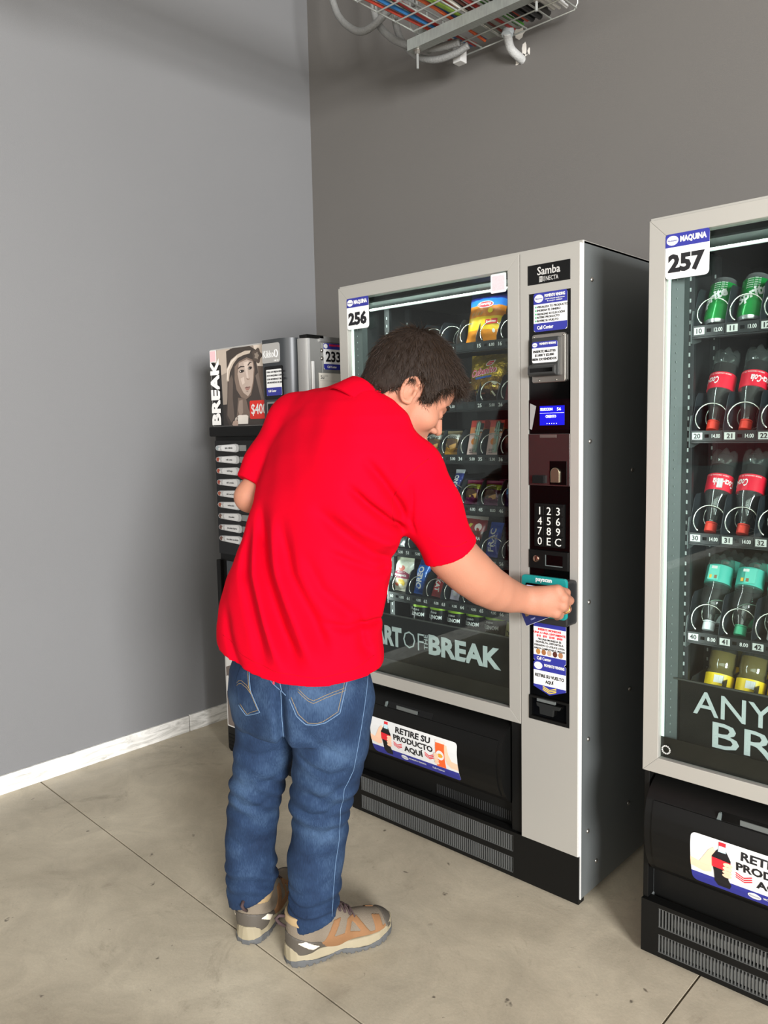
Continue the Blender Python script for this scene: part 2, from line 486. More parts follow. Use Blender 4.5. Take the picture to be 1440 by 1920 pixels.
def spiral_mesh(r=0.0305, length=0.34, turns=5, wire=0.0018):
    key = ('spiral', r, length, turns)
    if key in _TXT: return _TXT[key]
    pts = []
    n = turns * 22
    for k in range(n + 1):
        a = -2.15 - 2 * math.pi * turns * k / n      # starts low on the left, runs over the top
        pts.append((r * math.cos(a), length * k / n, r * math.sin(a)))
    mb = MB().tube(pts, wire, 6)
    me = bpy.data.meshes.new('spiral'); me.from_pydata(mb.v, [], mb.f)
    me.polygons.foreach_set('use_smooth', [True] * len(me.polygons)); me.materials.append(M_CHROME)
    _TXT[key] = me
    return me

def divider_mesh(h=0.085, depth=0.36):
    key = ('div', h, depth)
    if key in _TXT: return _TXT[key]
    pts = [(0, 0.004), (0, 0.020), (0.004, 0.030), (0.030, h * 0.9), (0.042, h), (depth, h), (depth, 0.004)]
    mb = MB().prism(pts, -0.0008, 0.0008, axis='x')
    me = bpy.data.meshes.new('divider'); me.from_pydata(mb.v, [], mb.f); me.materials.append(mat('divider_grey', '22272B', 0.4)); _TXT[key] = me
    return me

def slat_row(z0, z1, u0, u1, n, y):
    mb = MB()
    for k in range(n + 1):
        u = u0 + (u1 - u0) * k / n
        mb.box(u - 0.0013, u + 0.0013, y, y + 0.012, z0, z1)
    mb.box(u0 - 0.002, u1 + 0.002, y - 0.001, y + 0.008, z1, z1 + 0.0022)
    mb.box(u0 - 0.002, u1 + 0.002, y - 0.001, y + 0.008, z0 - 0.0022, z0)
    return mb

def make_machine(label, loc, cfg):
    m = thing('vending_machine', label, 'vending machine', loc)
    W, H, D = 0.906, 1.83, 0.86
    # --- carcass
    MB().box(0.892, W, 0.012, D, 0.022, H).build('side_panel', M_SIDE, m, bevel=0.002)
    MB().box(0.0, 0.014, 0.040, D, 0.022, H).build('side_panel', M_SIDE, m, bevel=0.002)
    MB().box(W - 0.0045, W + 0.0005, 0.0095, 0.0125, 0.022, H).build('edge_trim', M_EDGE, m)
    MB().box(0.0005, W, 0.006, D, H - 0.008, H).build('top_panel', M_SILVER, m, bevel=0.001)
    MB().box(0.014, 0.892, D - 0.012, D - 0.002, 0.022, H - 0.008).build('back_panel', M_SIDE, m)
    MB().box(0.014, 0.892, 0.05, D - 0.012, 0.022, 0.04).build('bottom_panel', M_BLACKM, m)
    for fx, fy in ((0.05, 0.09), (0.85, 0.07), (0.05, 0.78), (0.85, 0.78)):
        MB().lathe([(0.024, 0.0), (0.026, 0.006), (0.012, 0.010), (0.012, 0.03)], 14, fx, fy).build('foot', M_BLACKM, m, smooth='auto')
    for (sy, sz) in ((0.055, 1.735), (0.05, 1.31), (0.05, 0.87), (0.05, 0.48), (0.05, 0.21), (0.10, 0.10), (0.30, 0.56), (0.30, 0.20), (0.30, 1.22)):
        MB().lathe([(0.0, 0.004), (0.004, 0.0035), (0.0065, 0.0012), (0.007, 0.0)], 12, M=Matrix.Translation((W, sy, sz)) @ Matrix.Rotation(R(90), 4, 'Y')).build('side_screw', M_STEEL, m, smooth=True)
    # --- inner compartment
    lz0, lz1, lx0, lx1, ly0, ly1 = 0.52, 1.80, 0.030, 0.690, 0.042, 0.60
    MB().box(lx0, lx1, ly1, ly1 + 0.01, lz0, lz1).build('liner_back', M_INT, m)
    MB().box(lx0 - 0.012, lx0, ly0, ly1 + 0.01, lz0, lz1).build('liner_side', M_INT, m)
    MB().box(lx1, lx1 + 0.012, ly0, ly1 + 0.01, lz0, lz1).build('liner_side', M_INT, m)
    MB().box(lx0, lx1, ly0, ly1, lz1 - 0.012, lz1).build('liner_top', M_INT, m)
    MB().box(lx0, lx1, ly0, ly1, lz0, lz0 + 0.012).build('liner_bottom', M_INT, m)
    MB().box(0.702, 0.892, 0.045, D - 0.02, 0.03, H - 0.01).build('service_bay', M_BLACKM, m)
    # slotted uprights with bright slots
    for ux, uy in ((cfg['sx'] - 0.014, 0.135), (lx0 + 0.012, 0.30), (lx1 - 0.012, 0.105)):
        up = MB().box(ux - 0.011, ux + 0.011, uy, uy + 0.012, lz0 + 0.02, lz1 - 0.02).build('slotted_upright', M_RAIL, m)
        mb = MB(); z = lz0 + 0.06
        while z < lz1 - 0.05:
            mb.box(ux - 0.0018, ux + 0.0018, uy - 0.0008, uy, z, z + 0.009); z += 0.026
        tag(mb.build('slot_row', mat('slot_glint', '9FA5A2', 0.4), up), kind='stuff')
    # --- door: four mitred aluminium rails
    u0, u1, z0, z1, w = 0.0, 0.716, 0.492, 1.824, 0.039
    a = [(u0, z0), (u1, z0), (u1, z1), (u0, z1)]
    i_ = [(u0 + w, z0 + w), (u1 - w, z0 + w), (u1 - w, z1 - w), (u0 + w, z1 - w)]
    for k in range(4):
        k2 = (k + 1) % 4
        MB().prism([a[k], a[k2], i_[k2], i_[k]], 0.0, 0.034).build('door_rail', M_SILVER, m, bevel=0.0012, recalc=True)
    MB().box(u0 + w - 0.004, u1 - w + 0.004, 0.012, 0.017, z0 + w - 0.004, z1 - w + 0.004).build('glass_pane', M_GLASS, m)
    # black enamel border at the foot of the glass
    MB().box(u0 + w, u1 - w, 0.0175, 0.0185, z0 + w, z0 + w + 0.052).build('enamel_border', M_GLOSSB, m)
    MB().box(u1 - w - 0.012, u1 - w, 0.0175, 0.0185, z0 + w + 0.052, z1 - w).build('enamel_border', M_GLOSSB, m)
    # light strips of the door
    st = MB().box(u0 + w + 0.0005, u0 + w + 0.003, 0.019, 0.030, z0 + w + 0.01, z1 - w - 0.004).build('light_strip', M_LEDD, m)
    pf = MB().prism([(u0 + w + 0.007, 0.024), (u0 + w + 0.030, 0.040), (u0 + w + 0.034, 0.060), (u0 + w + 0.030, 0.060), (u0 + w + 0.026, 0.043), (u0 + w + 0.007, 0.028)], z0 + w + 0.03, z1 - w - 0.004, axis='z').build('reflector_profile', mat('reflector_alu', '343A39', 0.5, 0.2), m, recalc=True)
    mb = MB(); z = z0 + 0.10
    while z < z1 - 0.06:
        mb.box(u0 + w + 0.017, u0 + w + 0.0185, 0.0285, 0.030, z, z + 0.004); z += 0.021
    tag(mb.build('led_dots', mat('led_dot_grey', '7E8684', 0.5), pf), kind='stuff')
    MB().tube([(u0 + 0.075, 0.075, 1.752), (u1 - 0.055, 0.075, 1.752)], 0.004, 10).build('light_tube', M_LED, m, smooth='auto')
    MB().prism([(0.055, 1.772), (0.060, 1.778), (0.095, 1.766), (0.093, 1.760)], u0 + 0.06, u1 - 0.05, axis='x').build('lamp_reflector', mat('lamp_reflector_grey', '2C302F', 0.5, 0.2), m, recalc=True)
    # the lamp itself: strips along the door's inner edge and top, shining into the cabinet
    for nm_, lc, rt, sx_, sy_, pw_ in (('door_lamp', (u0 + w + 0.012, 0.050, 1.16), (R(90), 0, R(-62)), 0.012, 1.20, cfg['lamp']), ('top_lamp', (0.36, 0.060, 1.765), (R(28), 0, 0), 0.56, 0.004, cfg['lamp'] * 0.45)):
        ld = bpy.data.lights.new(nm_, 'AREA'); ld.shape = 'RECTANGLE'; ld.size = sx_; ld.size_y = sy_; ld.energy = pw_; ld.color = (0.93, 1.0, 0.97)
        lo_ = bpy.data.objects.new(nm_, ld); COL.objects.link(lo_); lo_.parent = m; lo_.location = lc; lo_.rotation_euler = rt
    # --- control column on the right
    cx0, cx1 = 0.7185, 0.9005
    ix0, ix1, iz0, iz1 = 0.744, 0.875, 0.517, 1.711
    c = MB()
    c.box(cx0, ix0, 0.0, 0.036, 0.151, 1.823); c.box(ix1, cx1, 0.0, 0.036, 0.151, 1.823)
    c.box(ix0, ix1, 0.0, 0.036, 0.151, iz0); c.box(ix0, ix1, 0.0, 0.036, iz1, 1.823)
    col = c.build('control_column', M_SILVER, m)
    MB().box(cx1 - 0.0015, cx1 + 0.003, 0.001, 0.03, 0.151, 1.823).build('column_edge', M_EDGE, col)
    ins = MB().box(ix0, ix1, 0.004, 0.03, iz0, iz1).build('insert_panel', M_GLOSSB, m)
    np_ = MB().box(ix0, ix1 - 0.001, -0.0015, 0.002, 1.734, 1.786).build('name_plate', M_GLOSSB, m, bevel=0.0006)
    text('Samba', 0.030, (ix0 + ix1) / 2, -0.0018, 1.768, mat('plate_lettering', 'C9C7C2', 0.4, 0.3), np_, bold=0.012, width=0.070)
    text('NECTA', 0.0165, 0.820, -0.0018, 1.746, mat('plate_lettering'), np_, width=0.038)
    mb = MB()
    for k in range(5): mb.prism([(0.780, 1.7385 + k * 0.0032), (0.7965, 1.7385 + k * 0.0032), (0.7975, 1.7405 + k * 0.0032), (0.781, 1.7405 + k * 0.0032)], -0.0019, -0.0015)
    mb.prism([(0.7900, 1.7385), (0.7965, 1.7385), (0.7975, 1.7533), (0.7910, 1.7533)], -0.0019, -0.0015)
    mb.build('emblem', mat('plate_lettering'), np_, recalc=True)
    # --- lower front
    lf = MB().box(0.0, 0.716, 0.045, 0.06, 0.151, 0.49).build('lower_front', M_BLACK, m)
    MB().box(0.676, 0.716, 0.012, 0.046, 0.151, 0.490).build('front_stile', M_BLACK, m, bevel=0.002)
    MB().box(0.0, 0.014, 0.012, 0.046, 0.151, 0.490).build('front_stile', M_BLACK, m, bevel=0.002)
    bp = [(y, z) for z, y in BULGE]
    # smooth barrel of the delivery hatch
    nz = 40; uu = [0.022, 0.668]
    prof = [(bulge_y(0.215 + (0.478 - 0.215) * k / nz), 0.215 + (0.478 - 0.215) * k / nz) for k in range(nz + 1)]
    mb = MB().prism(prof + [(0.046, 0.478), (0.046, 0.215)], uu[0], uu[1], axis='x')
    hb = mb.build('delivery_hatch', M_BLACK, m, smooth='auto', recalc=True)
    # flap panel: a slightly raised sheet with a groove round it
    prf = [(y - 0.0035, z) for (y, z) in prof if 0.250 <= z <= 0.432]
    prf2 = [(y + 0.004, z) for (y, z) in prof if 0.250 <= z <= 0.432][::-1]
    fl = MB().prism(prf + prf2, uu[0] + 0.020, uu[1] - 0.016, axis='x').build('flap', M_BLACK, m, smooth='auto', recalc=True)
    # pull recess above the flap
    zz = 0.4395
    MB().prism([(bulge_y(z) - 0.0006, z) for z in (0.433, 0.438, 0.444, 0.449)] + [(bulge_y(z) + 0.003, z) for z in (0.449, 0.433)], 0.195, 0.395, axis='x').build('pull_recess', M_GLOSSB, m, recalc=True)
    MB().box(0.245, 0.335, bulge_y(0.438) - 0.004, bulge_y(0.438) - 0.001, 0.434, 0.446).build('latch_window', glass_mat('latch_clear', '8A8F8C', 1.5, opacity=0.4), m)
    mb = MB().prism([(0.192, 0.431), (0.203, 0.431), (0.201, 0.449), (0.197, 0.449)], bulge_y(0.44) - 0.006, bulge_y(0.44) + 0.002)
    mb.build('latch_tab', mat('tab_grey', '6B7472', 0.3, 0.3), m, recalc=True)
    # kick plate with two rows of slots
    kp = MB()
    kp.box(0.0, 0.045, 0.004, 0.035, 0.008, 0.149); kp.box(0.685, W - 0.003, 0.004, 0.035, 0.008, 0.149)
    kp.box(0.045, 0.685, 0.004, 0.035, 0.008, 0.020); kp.box(0.045, 0.685, 0.004, 0.035, 0.069, 0.087); kp.box(0.045, 0.685, 0.004, 0.035, 0.138, 0.149)
    kp.box(0.014, 0.892, 0.05, 0.055, 0.01, 0.149)
    kick = kp.build('kick_plate', M_BLACK, m)
    tag(slat_row(0.0885, 0.1365, 0.047, 0.683, 78, 0.006).build('upper_slats', mat('slat_edge', '5B5C5A', 0.4, 0.3), kick), kind='stuff')
    tag(slat_row(0.0215, 0.0675, 0.047, 0.683, 78, 0.006).build('lower_slats', mat('slat_edge'), kick), kind='stuff')
    MB().box(0.05, 0.68, 0.019, 0.034, 0.022, 0.050).build('condenser_bar', mat('condenser_fins', 'DADBD6', 0.5), kick)
    MB().box(0.08, 0.34, 0.019, 0.034, 0.092, 0.114).build('condenser_bar', mat('condenser_fins'), kick)
    mb = MB()
    for k in range(40): mb.box(0.36 + k * 0.0078, 0.362 + k * 0.0078, 0.0435, 0.0455, 0.158, 0.188)
    tag(mb.build('vent_ribs', mat('rib_black', '2A2B2B', 0.5), m), kind='stuff')
    # --- perforated anti-theft screen inside the glass
    sy = 0.036
    scr = MB().box(0.078 if cfg['text'][0] == 'ANY' else 0.062, 0.662, sy, sy + 0.0012, 0.565, 0.731).build('theft_screen', M_PERF, m)
    MB().box(0.048, 0.662, sy - 0.002, sy + 0.002, 0.729, 0.733).build('screen_rod', mat('rod_grey', '4A4B48', 0.4, 0.5), scr)
    # --- machine number
    s = sticker(m, 'number_sticker', 0.040, 0.141, 1.684, 1.785, -0.0006, r=0.010)
    logo_head(s, 0.040, 0.141, 1.785, 0.030, -0.0012)
    text('MAQUINA', 0.0170, 0.1045, -0.0020, 1.770, M_WHITE, s, bold=0.045, width=0.060)
    text(cfg['num'], 0.052, 0.089, -0.0016, 1.7185, M_PRINTK, s, bold=0.05, width=0.084)
    # --- delivery sticker, wrapped on the barrel
    s = wrap_poly(rrect(0.119, 0.489, 0.262, 0.391, 0.012), 'delivery_sticker', M_WHITE, m, 0.0042)
    botm = [p for p in rrect(0.119, 0.489, 0.262, 0.391, 0.012) if p[1] < 0.29]
    wrap_poly([(0.119, 0.292), (0.489, 0.292)] + [p for p in botm], 'navy_foot', M_NAVY, s, 0.0046)
    def wt(t, size, x, z, mm, off=0.0052, **k): return wrap(text(t, size, x, 0, z, mm, s, **k), off)
    wt('RETIRE SU', 0.0265, 0.309, 0.3715, M_PRINTK, bold=0.035, width=0.148)
    wt('PRODUCTO', 0.0265, 0.309, 0.3445, M_PRINTK, bold=0.035, width=0.168)
    wt('AQUÍ', 0.0265, 0.309, 0.3165, M_PRINTK, bold=0.035, width=0.082)
    for sx in (0.224, 0.358):
        for k in range(3):
            zz = 0.329 - k * 0.0055
            wrap_poly([(sx, zz), (sx + 0.018, zz - 0.008), (sx + 0.036, zz), (sx + 0.036, zz - 0.003), (sx + 0.018, zz - 0.011), (sx, zz - 0.003)], 'chevron', M_RED, s, 0.0052)
    wrap_poly(ell(0.262, 0.279, 0.015, 0.009, 16), 'roundel', M_WHITE, s, 0.0052)
    wt('Momento', 0.006, 0.262, 0.279, M_NAVY, 0.0056, shear=0.3)
    wt('MOMENTO VENDING', 0.0088, 0.318, 0.2815, M_WHITE, bold=0.03, width=0.072)
    wt('Call Center', 0.010, 0.405, 0.280, M_WHITE, width=0.05, bold=0.02)
    skin = mat('print_skin', 'F0C3A3', 0.5)
    # hand with cola bottle
    wrap_poly([(0.119, 0.307), (0.150, 0.300), (0.168, 0.306), (0.172, 0.340), (0.178, 0.362), (0.173, 0.372), (0.162, 0.362), (0.152, 0.345), (0.140, 0.325), (0.119, 0.330)], 'printed_hand', skin, s, 0.0050)
    wrap_poly([(0.174, 0.312), (0.171, 0.330), (0.170, 0.350), (0.180, 0.366), (0.186, 0.372), (0.186, 0.383), (0.200, 0.383), (0.200, 0.372), (0.206, 0.364), (0.213, 0.350), (0.212, 0.330), (0.206, 0.300), (0.212, 0.285), (0.206, 0.272), (0.180, 0.272), (0.174, 0.285)], 'printed_bottle', M_PRINTK, s, 0.0054)
    wrap_poly([(0.184, 0.365), (0.202, 0.365), (0.200, 0.381), (0.186, 0.381)], 'printed_neck', mat('print_ice', 'BBD9DF', 0.5), s, 0.0058)
    wrap_poly([(0.185, 0.379), (0.201, 0.379), (0.201, 0.388), (0.185, 0.388)], 'printed_cap', M_RED, s, 0.0060)
    wrap_poly([(0.1705, 0.324), (0.2125, 0.322), (0.2125, 0.345), (0.1705, 0.348)], 'printed_label', M_RED, s, 0.0060)
    for k in range(4): wrap_poly(ell(0.207 - 0.001 * k, 0.338 - k * 0.0095, 0.011, 0.0055, 12), 'printed_finger', skin, s, 0.0064)
    # hand with crisp tube
    wrap_poly([(0.489, 0.300), (0.462, 0.300), (0.448, 0.310), (0.436, 0.345), (0.440, 0.372), (0.449, 0.372), (0.455, 0.345), (0.466, 0.325), (0.489, 0.322)], 'printed_hand', skin, s, 0.0050)
    wrap_poly([(0.404, 0.293), (0.440, 0.293), (0.440, 0.380), (0.404, 0.380)], 'printed_tube', mat('print_orange', 'E8612A', 0.5), s, 0.0054)
    wrap_poly([(0.404, 0.374), (0.440, 0.374), (0.440, 0.382), (0.404, 0.382)], 'printed_lid', mat('print_pale', 'E9D8CC', 0.5), s, 0.0058)
    wrap_poly(ell(0.422, 0.334, 0.016, 0.016, 16), 'printed_disc', M_WHITE, s, 0.0058)
    wrap_poly(ell(0.422, 0.333, 0.011, 0.007, 12), 'printed_crisp', mat('print_gold', 'D79A2B', 0.5), s, 0.0062)
    for k in range(4): wrap_poly(ell(0.406, 0.333 - k * 0.0095, 0.010, 0.0055, 12), 'printed_finger', skin, s, 0.0064)
    s.location.x = 0.020
    return m

def make_shelf(m, z, x_off, cells, pitch, row, numbers, prices, y_front, bright=False, sp_r=0.0305, tilt=0.0, spirals=None, depth=0.36, div_h=0.085, half=None):
    """one product shelf: rail, plate, dividers, spirals, price tags"""
    s = MB()
    width = cells * pitch
    s.box(x_off, x_off + width, y_front + 0.004, y_front + depth, z + 0.006, z + 0.010)
    s.box(x_off, x_off + width, y_front, y_front + 0.006, z - 0.013, z + 0.013)
    s.box(x_off, x_off + width, y_front + 0.001, y_front + 0.03, z - 0.017, z - 0.014)
    sh = s.build('shelf', M_RAIL, m)
    MB().prism([(y_front - 0.001, z - 0.028), (y_front - 0.001, z + 0.014), (y_front + 0.006, z + 0.05), (y_front + 0.06, z + 0.055), (y_front + 0.06, z - 0.02), (y_front + 0.02, z - 0.028)], x_off - 0.003, x_off - 0.0012, axis='x').build('shelf_bracket', mat('bracket_steel', '6F7675', 0.35, 0.6), sh, recalc=True)
    for k in range(cells + 1):
        link('divider', divider_mesh(div_h, depth), sh, (x_off + k * pitch, y_front + 0.004, z + 0.006))
    for k in range(cells):
        xc = x_off + (k + 0.5) * pitch
        if spirals is None or k in spirals:
            link('spiral', spiral_mesh(sp_r, depth - 0.03), sh, (xc, y_front + 0.006, z + 0.0125 + sp_r))
        n = numbers[k] if k < len(numbers) else None
        if n:
            if bright:
                MB().box(xc - pitch * 0.44, xc - pitch * 0.12, y_front - 0.0012, y_front, z - 0.0085, z + 0.0085).build('number_tag', mat('tag_white', 'B9BAB6', 0.5), sh)
                text(n, 0.0165, xc - pitch * 0.28, y_front - 0.0016, z, M_PRINTK, sh, bold=0.02)
            else:
                text(n, 0.0155, xc - pitch * 0.30, y_front - 0.0005, z, M_WHITE, sh, bold=0.012)
            text(prices[k], 0.0135, xc + pitch * 0.30, y_front - 0.0005, z, M_WHITE, sh, width=pitch * 0.25)
            MB().box(xc - pitch * 0.05, xc + pitch * 0.08, y_front - 0.0006, y_front, z - 0.004, z + 0.004).build('sensor_window', M_GLOSSB, sh)
        MB().box(xc + pitch * 0.49, xc + pitch * 0.503, y_front - 0.0004, y_front, z - 0.011, z + 0.011).build('tag_gap', M_GLOSSB, sh)
        if not n:
            for q in (-0.30, 0.28):
                MB().box(xc + pitch * (q - 0.15), xc + pitch * (q + 0.15), y_front - 0.0006, y_front, z - 0.007, z + 0.007).build('blank_tag', mat('blank_tag_grey', '24282A', 0.4), sh)
    return sh

XA, YA = -1.966, 1.900     # snack machine
XB, YB2 = -0.848, 1.836    # drinks machine
MA = make_machine('silver-framed snack vending machine numbered 256, the one the man is using', (XA, YA, 0), dict(num='256', text=('ART',), lamp=2.3, sx=0.108))
MBX = make_machine('silver-framed drinks vending machine numbered 257, cut off by the right edge', (XB, YB2, 0), dict(num='257', text=('ANY',), lamp=0.9, sx=0.059))

# shelves of the snack machine
PA = 0.0765; SXA = -1.858 - XA; SYA = 0.100
ROWA = [1.600, 1.420, 1.256, 1.099, 0.936, 0.779]
numA = [['', '11', '', '13', '', '15', '16'], ['', '21', '', '23', '', '25', '26']] + [['%d%d' % (r, k) for k in range(7)] for r in (3, 4, 5, 6)]
priA = [['6.00'] * 7, ['5.00'] * 7, ['5.00'] * 7, ['6.00', '6.00', '6.00', '6.00', '6.00', '8.00', '8.00'], ['5.00'] * 7, ['4.00'] * 7]
SHA = []
for i, z in enumerate(ROWA):
    SHA.append(make_shelf(MA, z, SXA, 7, PA, i, numA[i], priA[i], SYA, sp_r=0.0305 if i != 2 else 0.032))
SHA.append(make_shelf(MA, 0.595, SXA, 7, PA, 6, ['7%d' % k for k in range(7)], ['8.00'] * 7, SYA, sp_r=0.031))
# shelves of the drinks machine
PB = 0.0772; SXB = -0.789 - XB; SYB = 0.115
ROWB = [1.573, 1.321, 1.070, 0.820]
priB = [['12.00', '13.00'] + ['13.00'] * 5, ['14.00'] * 7, ['14.00'] * 7, ['8.00'] * 7]
SHB = []
for i, z in enumerate(ROWB):
    SHB.append(make_shelf(MBX, z, SXB, 7, PB, i, ['%d%d' % (i + 1, k) for k in range(7)], priB[i], SYB, bright=True, sp_r=0.0335, div_h=0.10))
SHB.append(make_shelf(MBX, 0.598, SXB, 7, PB, 4, ['5%d' % k for k in range(7)], ['9.00'] * 7, SYB, bright=True, sp_r=0.0335, div_h=0.10))

# lettering on the screens
M_SCR = mat('screen_lettering', 'ACB2B2', 0.5, var=0.25, vscale=400)
scA = [c for c in MA.children if c.name.startswith('theft_screen')][0]
scB = [c for c in MBX.children if c.name.startswith('theft_screen')][0]
def ltr(s, x0, x1, z0, z1, par, bold=0.02):
    h = z1 - z0
    return text(s, h / 0.72, (x0 + x1) / 2, 0.0345, (z0 + z1) / 2, M_SCR, par, bold=bold, width=x1 - x0)
ltr('ART', -1.868 - XA, -1.742 - XA, 0.627, 0.689, scA, 0.05)
ltr('OF', -1.734 - XA, -1.645 - XA, 0.627, 0.689, scA, -0.015)
text('THE', 0.022, -1.636 - XA, 0.0345, 0.662, M_SCR, scA, rot=(math.pi / 2, -math.pi / 2, 0), width=0.05)
ltr('BREAK', -1.624 - XA, -1.342 - XA, 0.627, 0.689, scA, 0.04)
ltr('ANYWHERE', -0.737 - XB, -0.26 - XB, 0.653, 0.712, scB, 0.005)
ltr('BREAK', -0.690 - XB, -0.31 - XB, 0.580, 0.645, scB, 0.005)
# round cooler emblem on the glass foot of 257
mb = MB()
for k in range(14):
    a0 = 2 * math.pi * k / 14; a1 = a0 + 0.30
    mb.prism([(0.055 + 0.008 * math.cos(a0), 0.553 + 0.008 * math.sin(a0)), (0.055 + 0.008 * math.cos(a1), 0.553 + 0.008 * math.sin(a1)), (0.055 + 0.0115 * math.cos(a1), 0.553 + 0.0115 * math.sin(a1)), (0.055 + 0.0115 * math.cos(a0), 0.553 + 0.0115 * math.sin(a0))], 0.0112, 0.0118)
mb.build('ring_emblem', M_GREY, MBX, recalc=True)
# ------------------------------------------------------------------ control column of the snack machine
def P2(x, z): return (x - XA, z)     # world x -> machine x
c256 = MA
yI = 0.0035
# instruction sticker
s = sticker(MA, 'instruction_sticker', 0.7605, 0.8635, 1.608, 1.711, yI - 0.0005, r=0.007)
logo_head(s, 0.7605, 0.8635, 1.711, 0.030, yI - 0.0012)
text('MOMENTO VENDING', 0.011, 0.826, yI - 0.0022, 1.7015, M_WHITE, s, bold=0.03, width=0.062)
text('Cuidando tu bienestar en todo momento', 0.005, 0.826, yI - 0.0022, 1.693, M_WHITE, s, width=0.06)
text('la mejor calidad', 0.005, 0.826, yI - 0.0022, 1.687, M_WHITE, s, width=0.045)
for k, t in enumerate(('VISUALIZA TU PRODUCTO', 'INGRESA EL DINERO', 'PRESIONE SU ELECCIÓN', 'RETIRE PRODUCTO', 'RETIRE SU VUELTO')):
    z = 1.6735 - k * 0.0092
    text(t, 0.0078, 0.7715, yI - 0.0016, z, M_PRINTK, s, align='LEFT', bold=0.02)
    MB().prism(ell(0.7675, z, 0.0022, 0.0026, 10), yI - 0.0016, yI - 0.001).build('bullet', mat('print_green', '2E9E63', 0.5), s, recalc=True)
band(s, [p for p in rrect(0.7605, 0.8635, 1.608, 1.66, 0.007) if p[1] < 1.62] + [(0.7605, 1.6305), (0.8635, 1.6305)] if False else [(0.7605, 1.6305), (0.8635, 1.6305), (0.8635, 1.614), (0.8575, 1.608), (0.7665, 1.608), (0.7605, 1.614)], yI - 0.0012, M_NAVY)
text('Call Center', 0.0135, 0.797, yI - 0.0022, 1.619, M_WHITE, s, bold=0.02, width=0.05)
# banknote reader
br = MB().prism(rrect(0.7600, 0.8630, 1.470, 1.600, 0.007), -0.006, 0.004).build('banknote_reader', M_STEEL, MA, bevel=0.002, recalc=True)
MB().box(0.7660, 0.8490, -0.017, -0.006, 1.487, 1.590).build('reader_block', mat('reader_grey', '2C2D2C', 0.4), br, bevel=0.003)
MB().prism([(-0.017, 1.487), (-0.028, 1.492), (-0.028, 1.513), (-0.017, 1.520)], 0.7600, 0.8440, axis='x').build('note_mouth', mat('reader_grey'), br, bevel=0.002, recalc=True)
MB().box(0.7670, 0.8370, -0.0287, -0.024, 1.4975, 1.5085).build('note_slot', M_GLOSSB, br)
ns = sticker(MA, 'banknote_sticker', 0.768, 0.8465, 1.523, 1.579, -0.0175, r=0.006)
logo_head(ns, 0.768, 0.8465, 1.579, 0.0165, -0.0182)
text('MOMENTO VENDING', 0.008, 0.817, -0.0192, 1.573, M_WHITE, ns, bold=0.03, width=0.05)
for k, t in enumerate(('INSERTE BILLETES', '$1.000 Y $2.000', 'BIEN EXTENDIDOS')):
    text(t, 0.0088, 0.807, -0.0187, 1.553 - k * 0.0103, M_PRINTK, ns, bold=0.03)
for sx, sz in ((0.766, 1.593), (0.857, 1.593), (0.783, 1.476), (0.836, 1.476)):
    MB().lathe([(0.0, 0.0016), (0.0022, 0.0012), (0.0028, 0)], 10, M=Matrix.Translation((sx, -0.006, sz)) @ Matrix.Rotation(R(90), 4, 'X')).build('reader_screw', M_STEEL, br, smooth=True)
# credit display
ds = MB().box(0.7465, 0.8725, 0.0005, 0.006, 1.343, 1.425).build('display_window', mat('smoked_window', '0B0406', 0.08), MA)
MB().box(0.7810, 0.8570, -0.0006, 0.0008, 1.355, 1.4075).build('display_screen', mat('blue_lcd', '1010A0', 0.3, emit='1212C8', estr=0.35), ds)
M_LCDT = mat('lcd_text', 'F4F6FF', 0.4, emit='E8ECFF', estr=1.0)
text('SELECCION', 0.0098, 0.802, -0.0009, 1.3985, M_LCDT, ds, width=0.038, bold=0.012)
text('56', 0.0118, 0.841, -0.0009, 1.3985, M_LCDT, ds, width=0.012)
text('CREDITO', 0.0098, 0.816, -0.0009, 1.379, M_LCDT, ds, width=0.032, bold=0.012)
MB().box(0.7815, 0.8565, -0.0010, -0.0005, 1.3878, 1.3884).build('screen_line', M_LCDT, ds)
for k in range(5): MB().box(0.803 + k * 0.0072, 0.8052 + k * 0.0072, -0.0010, -0.0005, 1.3590, 1.3605).build('screen_dot', M_LCDT, ds)
MB().prism([(0.7485, 1.346), (0.7500, 1.416), (0.7690, 1.408), (0.7555, 1.344)], -0.0003, 0.0004).build('painted_reflection', mat('reflection_grey', '8E8A88', 0.4), ds, recalc=True)  # grey wedge paints a slanting reflection onto the display window
# coin plate
cp = MB().box(0.7450, 0.8738, -0.001, 0.006, 1.190, 1.332).build('coin_plate', M_STEELD, MA, bevel=0.001)
MB().box(0.7820, 0.8330, -0.0016, -0.0008, 1.3215, 1.3295).build('plate_badge', M_STEEL, cp)
cr = MB().box(0.8130, 0.8650, -0.0018, 0.0002, 1.1935, 1.2580).build('coin_recess', M_GLOSSB, cp)
MB().prism([(0.832 + 0.014 * math.cos(R(a)), 1.2265 + 0.014 * math.sin(R(a))) for a in range(0, 181, 15)] + [(0.8185, 1.200), (0.846, 1.200)], -0.007, -0.0018).build('reject_lever', mat('lever_nickel', 'A89C84', 0.25, 0.9), cr, bevel=0.0015, recalc=True)
MB().box(0.7620, 0.7990, -0.010, 0.0, 1.1965, 1.2185).build('coin_slot_block', M_BLACKM, cp, bevel=0.002)
# keypad
kb = MB().box(0.7640, 0.8570, -0.0012, 0.004, 1.020, 1.1400).build('keypad', M_BLACK, MA, bevel=0.001)
for r_ in range(4):
    for c_ in range(3):
        x = 0.7700 + c_ * 0.0288; z = 1.1080 - r_ * 0.0282
        kk = MB().box(x, x + 0.0262, -0.0042, -0.0010, z, z + 0.0255).build('key', M_BLACK, kb, bevel=0.0015)
        text('123456789 0EC'.replace(' ', '')[r_ * 3 + c_], 0.031, x + 0.0131, -0.0046, z + 0.0128, mat('key_legend', 'CFCFC8', 0.4), kb)
